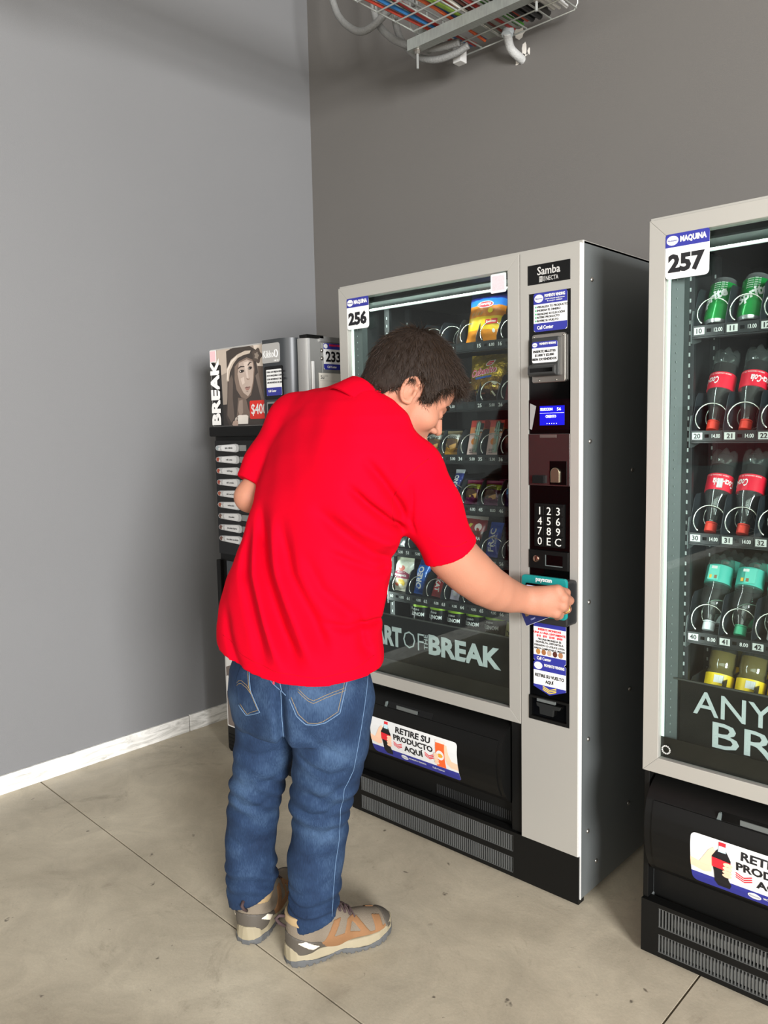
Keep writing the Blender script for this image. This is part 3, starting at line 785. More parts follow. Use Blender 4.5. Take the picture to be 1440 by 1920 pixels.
# lock and coin-return push
lk = MB().box(0.7480, 0.8720, -0.004, 0.004, 0.958, 1.010).build('lock_plate', M_BLACK, MA, bevel=0.002)
MB().lathe([(0.0, 0.006), (0.0065, 0.006), (0.0095, 0.004), (0.0098, 0.0)], 18, M=Matrix.Translation((0.7725, -0.004, 0.9855)) @ Matrix.Rotation(R(90), 4, 'X')).build('lock_barrel', mat('copper_nickel', 'B08A78', 0.2, 0.95), lk, smooth='auto')
MB().box(0.7717, 0.7733, -0.0106, -0.0098, 0.980, 0.991).build('lock_slit', M_GLOSSB, lk)
MB().box(0.8010, 0.8550, -0.0048, -0.0038, 0.968, 0.9985).build('push_recess', M_GLOSSB, lk)
MB().prism([(0.8010, 0.968), (0.8550, 0.968), (0.8550, 0.9705), (0.8035, 0.9705), (0.8035, 0.9985), (0.8010, 0.9985)], -0.0056, -0.0046).build('recess_lip', mat('tab_grey'), lk, recalc=True)
# card terminal
TD, TO = 0.034, 0.010
tm = MB().prism(rrect(0.7290 + TD, 0.8640 + TD, 0.816, 0.938, 0.010), -0.052, 0.0).build('payment_terminal', mat('terminal_black', '1E1F1F', 0.45), MA, bevel=0.004, recalc=True)
MB().prism(rrect(0.7240 + TD, 0.8640 + TD, 0.836, 0.948, 0.010), -0.058, -0.048).build('teal_bezel', mat('terminal_teal', '17807C', 0.35), tm, bevel=0.002, recalc=True)
MB().prism(rrect(0.7380 + TD, 0.8500 + TD, 0.842, 0.926, 0.004), -0.0590, -0.0575).build('screen_border', M_GLOSSB, tm, recalc=True)
scn = MB().box(0.7420 + TD, 0.8460 + TD, -0.0596, -0.0586, 0.852, 0.920).build('terminal_screen', mat('screen_pale', 'C9D6F2', 0.2, emit='C3D3F6', estr=0.75), tm)
MB().box(0.7900 + TD, 0.8460 + TD, -0.0600, -0.0594, 0.852, 0.920).build('screen_pane', mat('screen_indigo', '2B2A78', 0.2, emit='27267A', estr=0.5), tm)
text('payscan', 0.0160, 0.7950 + TD, -0.0586, 0.9365, M_WHITE, tm, bold=0.03, width=0.050)
# coin instruction sticker below the terminal
s = sticker(MA, 'coin_sticker', 0.7585, 0.8625, 0.6915, 0.812, yI - 0.0005, r=0.006)
band(s, [(0.7585, 0.8115), (0.8625, 0.8115), (0.8625, 0.790), (0.7585, 0.790)], yI - 0.0012, M_NAVY)
text('MOMENTO VENDING', 0.010, 0.828, yI - 0.0022, 0.806, M_WHITE, s, bold=0.03, width=0.062)
for k, t in enumerate(('INSERTE MONEDAS', 'UNA A UNA LENTAMENTE', '$10   $50   $100   $500')):
    text(t, 0.0085, 0.8105, yI - 0.0016, 0.7835 - k * 0.0095, M_RED, s, bold=0.03)
for k, t in enumerate(('*SI UNA MONEDA ES', 'DEVUELTA, DEPOSITELA', 'DENUEVO O UTILICE OTRA', 'HASTA COMPLETAR EL PRECIO')):
    text(t, 0.0078, 0.8105, yI - 0.0016, 0.7555 - k * 0.0090, M_PRINTK, s, bold=0.02, width=min(0.098, 0.0044 * len(t)))
for k, cc in enumerate(('C08A4A', 'A86F43', 'C7AE98', '5B2F26', 'B1805A')):
    MB().prism(ell(0.774 + k * 0.0180, 0.7185, 0.0072, 0.0082, 16), yI - 0.0017, yI - 0.001).build('printed_coin', mat('coin_' + cc, cc, 0.4, 0.3), s, recalc=True)
band(s, [(0.7585, 0.7085), (0.8625, 0.7085), (0.8625, 0.697), (0.857, 0.6915), (0.764, 0.6915), (0.7585, 0.697)], yI - 0.0012, M_NAVY)
text('Call Center', 0.0125, 0.793, yI - 0.0022, 0.700, M_WHITE, s, bold=0.02, width=0.046)
# change sticker, pointed foot
s = MB().prism([(0.7585, 0.686), (0.7645, 0.6915), (0.8565, 0.6915), (0.8625, 0.686), (0.8625, 0.616), (0.8105, 0.597), (0.7585, 0.616)], yI - 0.0011, yI - 0.0005).build('change_sticker', M_WHITE, MA, recalc=True)
band(s, [(0.7585, 0.686), (0.7645, 0.6915), (0.8565, 0.6915), (0.8625, 0.686), (0.8625, 0.6645), (0.7585, 0.6645)], yI - 0.0012, M_NAVY)
band(s, [(0.7585, 0.6225), (0.8625, 0.6225), (0.8625, 0.616), (0.8105, 0.597), (0.7585, 0.616)], yI - 0.0012, M_NAVY)
MB().prism(ell(0.774, 0.678, 0.0135, 0.0105, 18), yI - 0.0019, yI - 0.0014).build('roundel', M_WHITE, s, recalc=True)
text('MOMENTO VENDING', 0.011, 0.826, yI - 0.0022, 0.682, M_WHITE, s, bold=0.03, width=0.064)
text('RETIRE SU VUELTO', 0.0125, 0.8105, yI - 0.0016, 0.650, M_PRINTK, s, bold=0.03, width=0.093)
text('AQUÍ', 0.0125, 0.8105, yI - 0.0016, 0.635, M_PRINTK, s, bold=0.03, width=0.026)
for k in range(3):
    zz = 0.6195 - k * 0.0048
    MB().prism([(0.789, zz + 0.002), (0.8105, zz - 0.006), (0.832, zz + 0.002), (0.832, zz - 0.0005), (0.8105, zz - 0.0085), (0.789, zz - 0.0005)], yI - 0.0019, yI - 0.0014).build('chevron', mat('print_yellow', 'E7C53A', 0.5), s, recalc=True)
# change cup
cu = MB()
cu.box(0.7460, 0.8730, -0.003, 0.004, 0.582, 0.588); cu.box(0.7460, 0.8730, -0.003, 0.004, 0.519, 0.528)
cu.box(0.7460, 0.7520, -0.003, 0.004, 0.528, 0.582); cu.box(0.8670, 0.8730, -0.003, 0.004, 0.528, 0.582)
cu = cu.build('change_cup', M_BLACK, MA)
MB().box(0.7760, 0.8340, -0.0085, -0.002, 0.577, 0.585).build('cup_tab', glass_mat('latch_clear'), cu)
MB().prism([(0.772, 0.572), (0.850, 0.572), (0.846, 0.562), (0.828, 0.560), (0.826, 0.540), (0.784, 0.540), (0.782, 0.560), (0.774, 0.562)], -0.006, 0.002).build('cup_flap', mat('flap_smoke', '222322', 0.2), cu, bevel=0.001, recalc=True)
# small pink square sticker on the glass, top right
s = sticker(MA, 'pink_sticker', 0.6215, 0.6735, 1.7285, 1.7805, -0.0006, r=0.004)
MB().prism(rrect(0.6265, 0.6685, 1.7345, 1.7755, 0.002), -0.0016, -0.0012).build('pink_field', mat('print_pink', 'EFB9BC', 0.5, var=0.2, vscale=300), s, recalc=True)

# ------------------------------------------------------------------ coffee machine
XK, YK = -2.716, 1.905
KM = thing('coffee_machine', 'black hot drinks machine numbered 233 with a portrait poster, beside the left wall', 'coffee machine', (XK, YK, 0))
KW, KH = 0.580, 1.690
M_KSTEEL = mat('kikko_steel', '9A9996', 0.35, 0.55, bump=0.03, bscale=500)
MB().box(0.004, KW - 0.004, 0.075, 0.72, 0.025, KH - 0.02).build('cabinet', mat('kikko_side', '8F8F8B', 0.4, 0.45, var=0.03), KM, bevel=0.003)
MB().box(0.0, KW, 0.062, 0.73, KH - 0.020, KH).build('top_cap', M_KSTEEL, KM, bevel=0.002)
MB().box(0.540, KW, 0.0, 0.080, KH - 0.008, KH + 0.002).build('cap_lip', M_BLACK, KM)
MB().box(0.0, 0.520, 0.004, 0.076, 0.025, 1.674).build('door', M_BLACK, KM, bevel=0.006)
# steel right edge of the door
MB().prism([(0.520, 0.010), (0.528, 0.0), (0.552, 0.0), (0.571, 0.010), (0.574, 0.018), (0.520, 0.018)], 0.055, KH - 0.010, axis='z').build('door_edge', M_KSTEEL, KM, recalc=True, smooth='auto')
MB().box(0.520, 0.573, 0.0185, 0.074, 0.055, KH - 0.010).build('door_side', mat('kikko_side'), KM)
MB().box(0.574, 0.579, 0.022, 0.034, 1.45, 1.60).build('door_handle', M_EDGE, KM, bevel=0.002)
for fx, fy in ((0.05, 0.06), (0.52, 0.06), (0.05, 0.66), (0.52, 0.66)):
    MB().lathe([(0.022, 0), (0.024, 0.006), (0.012, 0.01), (0.012, 0.03)], 12, fx, fy).build('foot', M_BLACKM, KM, smooth='auto')
# poster panel
pp = MB().box(0.003, 0.363, -0.004, 0.004, 1.378, 1.684).build('poster_panel', mat('poster_frame', 'B5B3AE', 0.35, 0.3), KM, bevel=0.001)
def pm(c): return mat('portrait_' + c, c, 0.35, var=0.06, vscale=40)
layers = []
def shape(c, pts, lay):
    MB().prism(pts, -0.0046 - lay * 0.00025, -0.0042).build('portrait_tone', pm(c), pp, recalc=True)
px, pz = 0.0075, 1.3795
def Q(u, v):   # poster unit coordinates 0..1 from the lower left
    return (px + u * 0.352, pz + v * 0.299)
def poly(c, uv, lay): shape(c, [Q(*p) for p in uv], lay)
poly('8F8377', [(0, 0), (1, 0), (1, 1), (0, 1)], 0)
poly('B5A798', [(0.0, 0.62), (0.30, 0.70), (0.36, 1.0), (0.0, 1.0)], 1)
poly('C9BBAC', [(0.78, 1), (1, 1), (1, 0.72), (0.84, 0.74)], 1)
poly('5A4C42', [(0.84, 0.74), (1, 0.72), (1, 0.2), (0.9, 0.3)], 1)
poly('2A2522', [(0.0, 0.0), (0.95, 0.0), (0.97, 0.25), (0.84, 0.42), (0.80, 0.30), (0.20, 0.28), (0.0, 0.30)], 1)
poly('171514', [(0.0, 0.0), (0.20, 0.0), (0.18, 0.80), (0.0, 0.86)], 2)
# hair
poly('3B332E', [(0.30, 0.60), (0.28, 0.35), (0.24, 0.12), (0.30, 0.0), (0.88, 0.0), (0.96, 0.16), (0.88, 0.42), (0.84, 0.70), (0.78, 0.92), (0.6, 0.94), (0.4, 0.80)], 2)
poly('5C5048', [(0.31, 0.58), (0.29, 0.35), (0.27, 0.14), (0.34, 0.04), (0.40, 0.10), (0.38, 0.36), (0.40, 0.60), (0.38, 0.66)], 3)
poly('6A5D54', [(0.80, 0.62), (0.86, 0.40), (0.93, 0.18), (0.97, 0.22), (0.90, 0.44), (0.85, 0.66)], 3)
# neck
poly('6B5C52', [(0.48, 0.36), (0.62, 0.34), (0.66, 0.20), (0.72, 0.12), (0.58, 0.05), (0.44, 0.10), (0.46, 0.22)], 4)
poly('8D7C70', [(0.50, 0.32), (0.56, 0.33), (0.56, 0.16), (0.50, 0.12), (0.47, 0.20)], 5)
# face: shadow side, lit side
poly('766559', [(0.44, 0.76), (0.43, 0.60), (0.46, 0.46), (0.54, 0.36), (0.63, 0.335), (0.71, 0.38), (0.76, 0.52), (0.79, 0.70), (0.77, 0.82), (0.66, 0.86), (0.52, 0.82)], 5)
poly('AE9C8F', [(0.52, 0.80), (0.49, 0.66), (0.52, 0.52), (0.58, 0.42), (0.66, 0.37), (0.71, 0.42), (0.755, 0.55), (0.775, 0.70), (0.76, 0.80), (0.66, 0.835)], 6)
poly('C6B5A8', [(0.60, 0.80), (0.63, 0.70), (0.655, 0.60), (0.68, 0.60), (0.67, 0.70), (0.69, 0.81)], 7)
poly('C6B5A8', [(0.54, 0.60), (0.60, 0.62), (0.61, 0.54), (0.57, 0.52)], 7)
poly('8A7568', [(0.645, 0.60), (0.685, 0.585), (0.71, 0.60), (0.69, 0.575), (0.655, 0.578)], 8)
# eyes, brows
for (ex, ez, w) in ((0.565, 0.690, 0.050), (0.715, 0.720, 0.040)):
    poly('3A302B', [(ex - w, ez), (ex - w * 0.3, ez + 0.022), (ex + w * 0.6, ez + 0.020), (ex + w, ez + 0.002), (ex + w * 0.3, ez - 0.016), (ex - w * 0.5, ez - 0.016)], 8)
    poly('E2D8D0', [(ex - w * 0.7, ez), (ex - w * 0.2, ez + 0.012), (ex - w * 0.1, ez - 0.010)], 9)
    poly('120E0C', ell(*[0, 0], 1, 1, 10) and [(ex + 0.014 * math.cos(R(a)), ez + 0.002 + 0.013 * math.sin(R(a))) for a in range(0, 360, 40)], 9)
poly('2C2420', [(0.50, 0.735), (0.55, 0.760), (0.62, 0.752), (0.62, 0.742), (0.55, 0.744), (0.50, 0.722)], 8)
poly('2C2420', [(0.675, 0.765), (0.72, 0.800), (0.765, 0.795), (0.72, 0.784), (0.68, 0.752)], 8)
# mouth
poly('6E4A44', [(0.605, 0.478), (0.645, 0.492), (0.665, 0.488), (0.70, 0.492), (0.715, 0.482), (0.66, 0.474)], 8)
poly('93695F', [(0.612, 0.474), (0.66, 0.470), (0.71, 0.479), (0.675, 0.448), (0.64, 0.446)], 8)
poly('5C4A40', [(0.62, 0.435), (0.68, 0.437), (0.655, 0.428)], 8)
# hat with a pale band and a flower
poly('3A322C', [(0.30, 0.74), (0.30, 0.97), (0.42, 1.0), (0.72, 0.995), (0.84, 0.93), (0.80, 0.86), (0.62, 0.90), (0.46, 0.86), (0.36, 0.76)], 9)
poly('B8AA9A', [(0.285, 0.58), (0.30, 0.74), (0.38, 0.85), (0.50, 0.91), (0.64, 0.945), (0.74, 0.94), (0.72, 0.905), (0.62, 0.895), (0.50, 0.865), (0.42, 0.80), (0.345, 0.70), (0.32, 0.58)], 10)
poly('D8CCBE', [(0.292, 0.60), (0.31, 0.74), (0.39, 0.84), (0.50, 0.895), (0.49, 0.88), (0.40, 0.815), (0.325, 0.72), (0.305, 0.60)], 11)
poly('4B4038', [(Q and 0.84 + 0.075 * math.cos(R(a)) * (1 + 0.18 * math.cos(5 * R(a))), 0.865 + 0.085 * math.sin(R(a)) * (1 + 0.18 * math.cos(5 * R(a)))) for a in range(0, 360, 15)], 11)
poly('82766A', [(0.84 + 0.035 * math.cos(R(a)) * (1 + 0.25 * math.cos(5 * R(a))), 0.865 + 0.04 * math.sin(R(a)) * (1 + 0.25 * math.cos(5 * R(a)))) for a in range(0, 360, 15)], 12)
# cup
poly('D9D2C8', [(0.47, 0.02), (0.46, 0.12), (0.49, 0.135), (0.62, 0.135), (0.65, 0.12), (0.64, 0.02)], 10)
poly('B0A69B', [(0.40, 0.04), (0.42, 0.10), (0.47, 0.12), (0.47, 0.09), (0.44, 0.075), (0.44, 0.04)], 10)
poly('A58E80', [(0.36, 0.015), (0.38, 0.055), (0.44, 0.075), (0.47, 0.05), (0.46, 0.0), (0.38, 0.0)], 11)
# BREAK set vertically, white on dark and dark on white
text('BREAK', 0.075, 0.033, -0.0082, 1.515, mat('poster_white', 'E9E8E4', 0.4), pp, rot=(math.pi / 2, -math.pi / 2, 0), bold=0.05, width=0.262)
# red price sticker, pink square sticker
s = sticker(KM, 'price_sticker', 0.252, 0.368, 1.403, 1.472, -0.0080, mat('price_red', 'C9281F', 0.45), r=0.007, t=0.0012)
text('$400', 0.055, 0.308, -0.0096, 1.437, M_WHITE, s, bold=0.01, width=0.092)
s = sticker(KM, 'pink_sticker', 0.006, 0.048, 1.632, 1.680, -0.0085, r=0.003, t=0.0012)
MB().prism(rrect(0.009, 0.045, 1.636, 1.676, 0.002), -0.0102, -0.0097).build('pink_field', mat('print_pink'), s, recalc=True)
# rounded display column with the name badge
dc = MB().prism([(0.3655, 0.004), (0.3655, -0.026), (0.372, -0.034), (0.470, -0.034), (0.500, -0.026), (0.519, -0.004), (0.520, 0.010)], 1.335, 1.686, axis='z').build('display_column', mat('graphite_plastic', '2C2F31', 0.38), KM, recalc=True, smooth='auto')
bd = MB().prism(rrect(0.372, 0.470, 1.602, 1.672, 0.008), -0.0362, -0.034).build('name_badge', mat('badge_silver', 'B9B7B2', 0.35, 0.5), KM, recalc=True)
text('Kikko', 0.038, 0.408, -0.0366, 1.634, M_WHITE, bd, bold=0.0, width=0.060)
MB().tube([(0.451 + 0.0085 * math.cos(R(a)), -0.0366, 1.634 + 0.0135 * math.sin(R(a))) for a in range(0, 360, 24)], 0.0016, 5, closed=True).build('badge_ring', M_WHITE, bd)
text('NECTA', 0.008, 0.452, -0.0366, 1.609, M_WHITE, bd)
wn_ = MB().prism(rrect(0.380, 0.482, 1.470, 1.590, 0.006), -0.0352, -0.030).build('display_window', M_GLOSSB, KM, recalc=True)
s = sticker(KM, 'notice_sticker', 0.392, 0.478, 1.484, 1.578, -0.0354, r=0.004)
band(s, [(0.392, 1.513), (0.478, 1.513), (0.478, 1.488), (0.474, 1.484), (0.396, 1.484), (0.392, 1.488)], -0.0361, M_NAVY)
for k, t in enumerate(('PARA UN MEJOR SERVICIO', 'ESTA MAQUINA CUENTA', 'CON MONEDAS Y BILLETES', 'USE MONEDAS DE $50')):
    text(t, 0.0085, 0.396, -0.0364, 1.568 - k * 0.0125, M_PRINTK, s, align='LEFT', bold=0.03, width=0.0)
text('Call Center', 0.012, 0.425, -0.0370, 1.501, M_WHITE, s, bold=0.02, width=0.046)
w2 = MB().prism(rrect(0.390, 0.482, 1.395, 1.462, 0.006), -0.0360, -0.030).build('selection_window', mat('window_frame_grey', '7E7F7C', 0.4, 0.3), KM, recalc=True)
MB().prism(rrect(0.396, 0.476, 1.401, 1.455, 0.004), -0.0366, -0.035).build('window_pane', M_GLOSSB, w2, recalc=True)
text('0', 0.03, 0.416, -0.0370, 1.428, M_WHITE, w2, bold=0.02)
# shelf edge under the poster and the selection field
MB().box(-0.004, 0.368, -0.022, 0.004, 1.338, 1.377).build('poster_ledge', M_BLACK, KM, bevel=0.006)
sf = MB().box(0.006, 0.352, -0.004, 0.006, 0.862, 1.322).build('selection_field', M_GLOSSB, KM, bevel=0.002)
names = ('régimen nocat', 'café corto', 'café largo', 'café cortado', 'café con leche', 'mokaccino', 'chocolate', 'chocolate fuerte', 'chocolate con leche')
names = ('agua caliente',) + names[1:]
cups = ('9AA3A6', 'A0452F', 'A0452F', '99463A', 'A3563F', 'A3563F', '6E5347', '6E4A40', '6E4A40')
for k in range(9):
    z = 1.292 - k * 0.0458
    out = [(0.014, z)] + [(0.020, z + 0.0085), (0.036, z + 0.0115)] + [(0.150, z + 0.0165), (0.165, z + 0.0135), (0.170, z), (0.165, z - 0.0135), (0.150, z - 0.0165)] + [(0.036, z - 0.0115), (0.020, z - 0.0085)]
    bt = MB().prism(out, -0.0075, -0.003).build('selection_button', mat('button_silver', 'C3C4C4', 0.35, 0.2), KM, bevel=0.0015, recalc=True)
    MB().prism([(0.060, z + 0.010), (0.140, z + 0.0140), (0.150, z + 0.010), (0.153, z), (0.150, z - 0.010), (0.140, z - 0.0140), (0.060, z - 0.010), (0.054, z)], -0.0084, -0.0074).build('button_label', mat('label_white', 'DEDFDF', 0.4), bt, recalc=True)
    MB().prism(ell(0.030, z, 0.010, 0.0085, 14), -0.0084, -0.0074).build('drink_picture', mat('cup_' + cups[k], cups[k], 0.5), bt, recalc=True)
    MB().prism(ell(0.042, z - 0.004, 0.0055, 0.005, 10), -0.0088, -0.0080).build('cup_picture', M_WHITE, bt, recalc=True)
    text(names[k], 0.0098, 0.106, -0.0089, z, M_PRINTK, bt)
    MB().box(0.172, 0.215, -0.0075, -0.003, z - 0.012, z + 0.012).build('button_key', mat('key_grey', '8F9290', 0.4, 0.3), bt, bevel=0.002)
# dispensing bay
MB().box(0.050, 0.420, -0.003, 0.006, 0.52, 0.835).build('dispensing_window', mat('dispense_smoke', '3A3E42', 0.12), KM, bevel=0.004)
MB().box(-0.006, 0.02, -0.012, 0.02, 0.56, 0.835).build('hinge_cover', M_BLACK, KM, bevel=0.003)
# lower picture panel with a pale rim
lp = MB().box(0.012, 0.505, -0.003, 0.006, 0.130, 0.490).build('lower_panel', mat('panel_rim', 'D9D8D4', 0.4), KM, bevel=0.001)
MB().box(0.018, 0.499, -0.0036, -0.002, 0.136, 0.484).build('panel_picture', mat('picture_brown', '6E625B', 0.4, var=0.15, vscale=6), lp)
for pts in ([(0.020, 0.482), (0.110, 0.482), (0.06, 0.40), (0.020, 0.385)], [(0.020, 0.345), (0.030, 0.35), (0.085, 0.29), (0.09, 0.27), (0.020, 0.282)], [(0.16, 0.482), (0.36, 0.482), (0.42, 0.30), (0.30, 0.18), (0.18, 0.26)]):
    MB().prism(pts, -0.0041, -0.0034).build('picture_white', mat('picture_white', 'DFDDD8', 0.4), lp, recalc=True)
# louvred plinth
pl = MB().box(0.0, 0.520, 0.012, 0.07, 0.012, 0.120).build('plinth', M_BLACK, KM, bevel=0.003)
for k in range(5):
    MB().prism([(0.012, 0.030 + k * 0.016), (0.002, 0.026 + k * 0.016), (0.002, 0.030 + k * 0.016), (0.012, 0.038 + k * 0.016)], 0.01, 0.51, axis='x').build('louvre', M_BLACKM, pl, recalc=True)
# number sticker and rating plate on the right flank (facing +X)
side = MB().prism(rrect(0.081, 0.185, 1.573, 1.667, 0.006), -0.0006, 0.0).build('number_sticker', M_WHITE, KM, recalc=True)
side.location = (KW - 0.004, 0, 0); side.rotation_euler = (0, 0, math.pi / 2)
band(side, [(0.081, 1.6615), (0.0865, 1.667), (0.1795, 1.667), (0.185, 1.6615), (0.185, 1.646), (0.081, 1.646)], -0.0006, M_NAVY)
band(side, [(0.081, 1.593), (0.185, 1.593), (0.185, 1.579), (0.179, 1.573), (0.087, 1.573), (0.081, 1.579)], -0.0006, M_NAVY)
MB().prism(ell(0.092, 1.656, 0.0095, 0.0085, 16), -0.0014, -0.0008).build('roundel', M_WHITE, side, recalc=True)
text('MOMENTO VENDING', 0.010, 0.144, -0.0012, 1.660, M_RED, side, bold=0.03, width=0.068)
text('233', 0.050, 0.128, -0.0010, 1.6195, M_PRINTK, side, bold=0.03, width=0.074)
text('Call Center', 0.012, 0.121, -0.0012, 1.583, M_WHITE, side, bold=0.02, width=0.046)
rp = MB().box(0.055, 0.190, -0.0006, 0.0, 1.44, 1.560).build('rating_plate', mat('rating_paper', 'C9C4B8', 0.5), KM)
rp.location = (KW - 0.004, 0, 0); rp.rotation_euler = (0, 0, math.pi / 2)
text('Sü', 0.018, 0.072, -0.0010, 1.545, M_PRINTK, rp)
for zz in (1.552, 1.548): MB().box(0.082, 0.100, -0.0010, -0.0006, zz, zz + 0.0012).build('printed_line', mat('print_mid', '8D8A82', 0.5), rp)
MB().box(0.060, 0.185, -0.0010, -0.0006, 1.532, 1.5326).build('printed_line', mat('print_mid'), rp)
for zz in (1.64, 1.612):
    MB().lathe([(0.0, 0.004), (0.005, 0.003), (0.0075, 0)], 12, M=Matrix.Translation((KW - 0.004, 0.074, zz)) @ Matrix.Rotation(R(90), 4, 'Y')).build('side_screw', M_STEEL, KM, smooth=True)

# ------------------------------------------------------------------ cable tray under the ceiling
M_GALV = mat('galvanised_wire', 'B7BAB4', 0.38, 0.6)
M_ZINC = mat('galvanised_channel', '9EA29C', 0.45, 0.55, var=0.25, vscale=30, stretch=(6, 1, 1))
TX0, TX1, TZ, TY0, TY1 = -2.085, -1.557, 2.862, -1.2, 2.745
tray = thing('cable_tray', 'galvanised wire mesh cable tray hung under the ceiling', 'cable tray', ((TX0 + TX1) / 2, TY1, TZ))
def tl(p): return (p[0] - (TX0 + TX1) / 2, p[1] - TY1, p[2] - TZ)
xs = [TX0 + (TX1 - TX0) * k / 5 for k in range(6)]
for k, x in enumerate(xs):
    MB().cyl(tl((x, TY0, TZ)), tl((x, TY1, TZ)), 0.0032, 6).build('long_wire', M_GALV, tray, smooth='auto')
for sx in (TX0 - 0.004, TX1 + 0.004):
    for zz in (0.055, 0.105):
        MB().cyl(tl((sx, TY0, TZ + zz)), tl((sx, TY1, TZ + zz)), 0.0032, 6).build('long_wire', M_GALV, tray, smooth='auto')
y = TY1 - 0.004
while y > 0.6:
    MB().tube([tl(p) for p in ((TX0 - 0.007, y, TZ + 0.105), (TX0 - 0.007, y, TZ + 0.012), (TX0 + 0.006, y, TZ - 0.006), (TX1 - 0.006, y, TZ - 0.006), (TX1 + 0.007, y, TZ + 0.012), (TX1 + 0.007, y, TZ + 0.105))], 0.003, 6).build('cross_wire', M_GALV, tray, smooth='auto')
    y -= 0.10
def strut(yy, x0, x1, rods):
    z0 = 2.812
    st = thing('support_channel', 'galvanised channel across the underside of the cable tray' if yy > 2 else 'second galvanised channel under the cable tray nearer the camera', 'channel', (0, yy, z0))
    mb = MB()
    mb.box(x0, x1, -0.0205, -0.018, 0, 0.041); mb.box(x0, x1, 0.018, 0.0205, 0, 0.041); mb.box(x0, x1, -0.018, 0.018, 0.0, 0.0025)
    mb.box(x0, x1, -0.018, -0.010, 0.0385, 0.041); mb.box(x0, x1, 0.010, 0.018, 0.0385, 0.041)
    mb.build('channel_profile', M_ZINC, st)
    for rx, zb in rods:
        MB().cyl((rx, 0, zb - z0), (rx, 0, ZC - z0), 0.005, 8).build('threaded_rod', mat('rod_zinc', 'A9ABA7', 0.4, 0.6), st, smooth='auto')
        MB().lathe([(0.0, -0.016), (0.011, -0.016), (0.011, -0.004), (0.0, -0.004)], 6, rx, 0).build('nut', M_STEEL, st)
        MB().lathe([(0.0, -0.004), (0.015, -0.004), (0.015, -0.001), (0.0, -0.001)], 14, rx, 0).build('washer', M_STEEL, st)
strut(2.49, -2.135, -1.30, [(-2.100, 2.742), (-1.565, 2.765)])
strut(0.9, -2.135, -1.30, [(-2.100, 2.742), (-1.565, 2.765)])
# cables lying in the tray, one object each
cols = ['B4402F', 'E4E2DA', '2E6FA8', '3F7A3F', 'A3302A', 'D9D6CC', 'C85A2E', '1E4F86', '7C9A3E', 'B23A33', 'EDEBE4', '151515', '5B2A22', 'D8D4C8', '8E2B28', '2B2B2B', '41802F', 'C24A3A', '191919', '202020', '242424', '1B1B1B', '2C2A28', 'CFCFCB', 'DADAD6', 'E3E3DF', 'C9C9C6']
nm = {'B4402F': 'brick red', 'E4E2DA': 'off-white', '2E6FA8': 'mid blue', '3F7A3F': 'green', 'A3302A': 'dark red', 'D9D6CC': 'cream', 'C85A2E': 'orange', '1E4F86': 'deep blue', '7C9A3E': 'lime green', 'B23A33': 'red', 'EDEBE4': 'white'}
rng = random.Random(3)
for k, c in enumerate(cols):
    x = TX0 + 0.025 + (TX1 - TX0 - 0.05) * k / (len(cols) - 1)
    thick = 0.0105 if k >= 17 and k < 23 else (0.008 if k % 3 else 0.0062)
    pts = []; ph = rng.uniform(0, 6)
    for q in range(24):
        yy = TY1 - 0.02 - q * 0.16 + 0.0
        pts.append((x + 0.014 * math.sin(q * 0.5 + ph) * (0.3 if k >= 17 else 1), yy, TZ + 0.0035 + thick + (0.012 if k % 2 else 0.0) + 0.004 * math.sin(q * 0.9 + ph)))
    o = MB().tube(pts, thick, 7).build('cable', mat('cable_' + c, c, 0.45), None, smooth='auto')
    w = 'left' if k < 9 else ('middle' if k < 17 else 'right')
    cn = nm.get(c, {True: 'black'}.get(int(c[:2], 16) < 0x40, 'pale grey' if int(c[2:4], 16) > 0x90 else 'brown red'))
    ords = ('first', 'second', 'third', 'fourth', 'fifth', 'sixth', 'seventh', 'eighth', 'ninth', 'tenth', 'eleventh', 'twelfth', 'thirteenth', 'fourteenth')
    wh = '%s from the left edge' % ords[k] if k < 14 else '%s from the right edge' % ords[len(cols) - 1 - k]
    tag(o, '%s cable in the wire tray, %s' % (cn, wh), 'cable', 'cables in the wire tray')
# flexible conduits
M_COND = mat('grey_conduit', '80807D', 0.5, bump=0.35, bscale=160)
def bez(pts, n=10):
    P_ = [Vector(p) for p in pts]; out = []
    for i in range(len(P_) - 1):
        p0, p1, p2, p3 = P_[max(i - 1, 0)], P_[i], P_[i + 1], P_[min(i + 2, len(P_) - 1)]
        for k in range(n):
            t = k / n
            out.append(0.5 * ((2 * p1) + (p2 - p0) * t + (2 * p0 - 5 * p1 + 4 * p2 - p3) * t * t + (3 * p1 - p0 - 3 * p2 + p3) * t ** 3))
    out.append(P_[-1]); return out
def conduit(pts, r, label):
    path = bez(pts, 14)
    rs = [r * (1.0 + 0.03 * (i % 2)) for i in range(len(path))]
    return tag(MB().tube(path, rs, 12).build('flexible_conduit', M_COND, None, smooth=True), label, 'conduit', None)
conduit([(-2.60, 2.51, 3.40), (-2.596, 2.51, 3.237), (-2.582, 2.51, 3.167), (-2.543, 2.51, 3.089), (-2.475, 2.51, 3.023), (-2.413, 2.51, 2.991), (-2.34, 2.51, 2.994), (-2.25, 2.51, 3.02), (-2.12, 2.51, 3.00)], 0.0145, 'grey flexible conduit in the leftmost U-shaped loop beside the cable tray')
conduit([(-2.395, 2.56, 3.40), (-2.392, 2.56, 3.162), (-2.389, 2.56, 3.077), (-2.36, 2.56, 3.009), (-2.285, 2.56, 2.934), (-2.18, 2.56, 2.872), (-2.085, 2.57, 2.838), (-1.98, 2.60, 2.836)], 0.0145, 'grey flexible conduit curving down just right of the U-shaped loop')
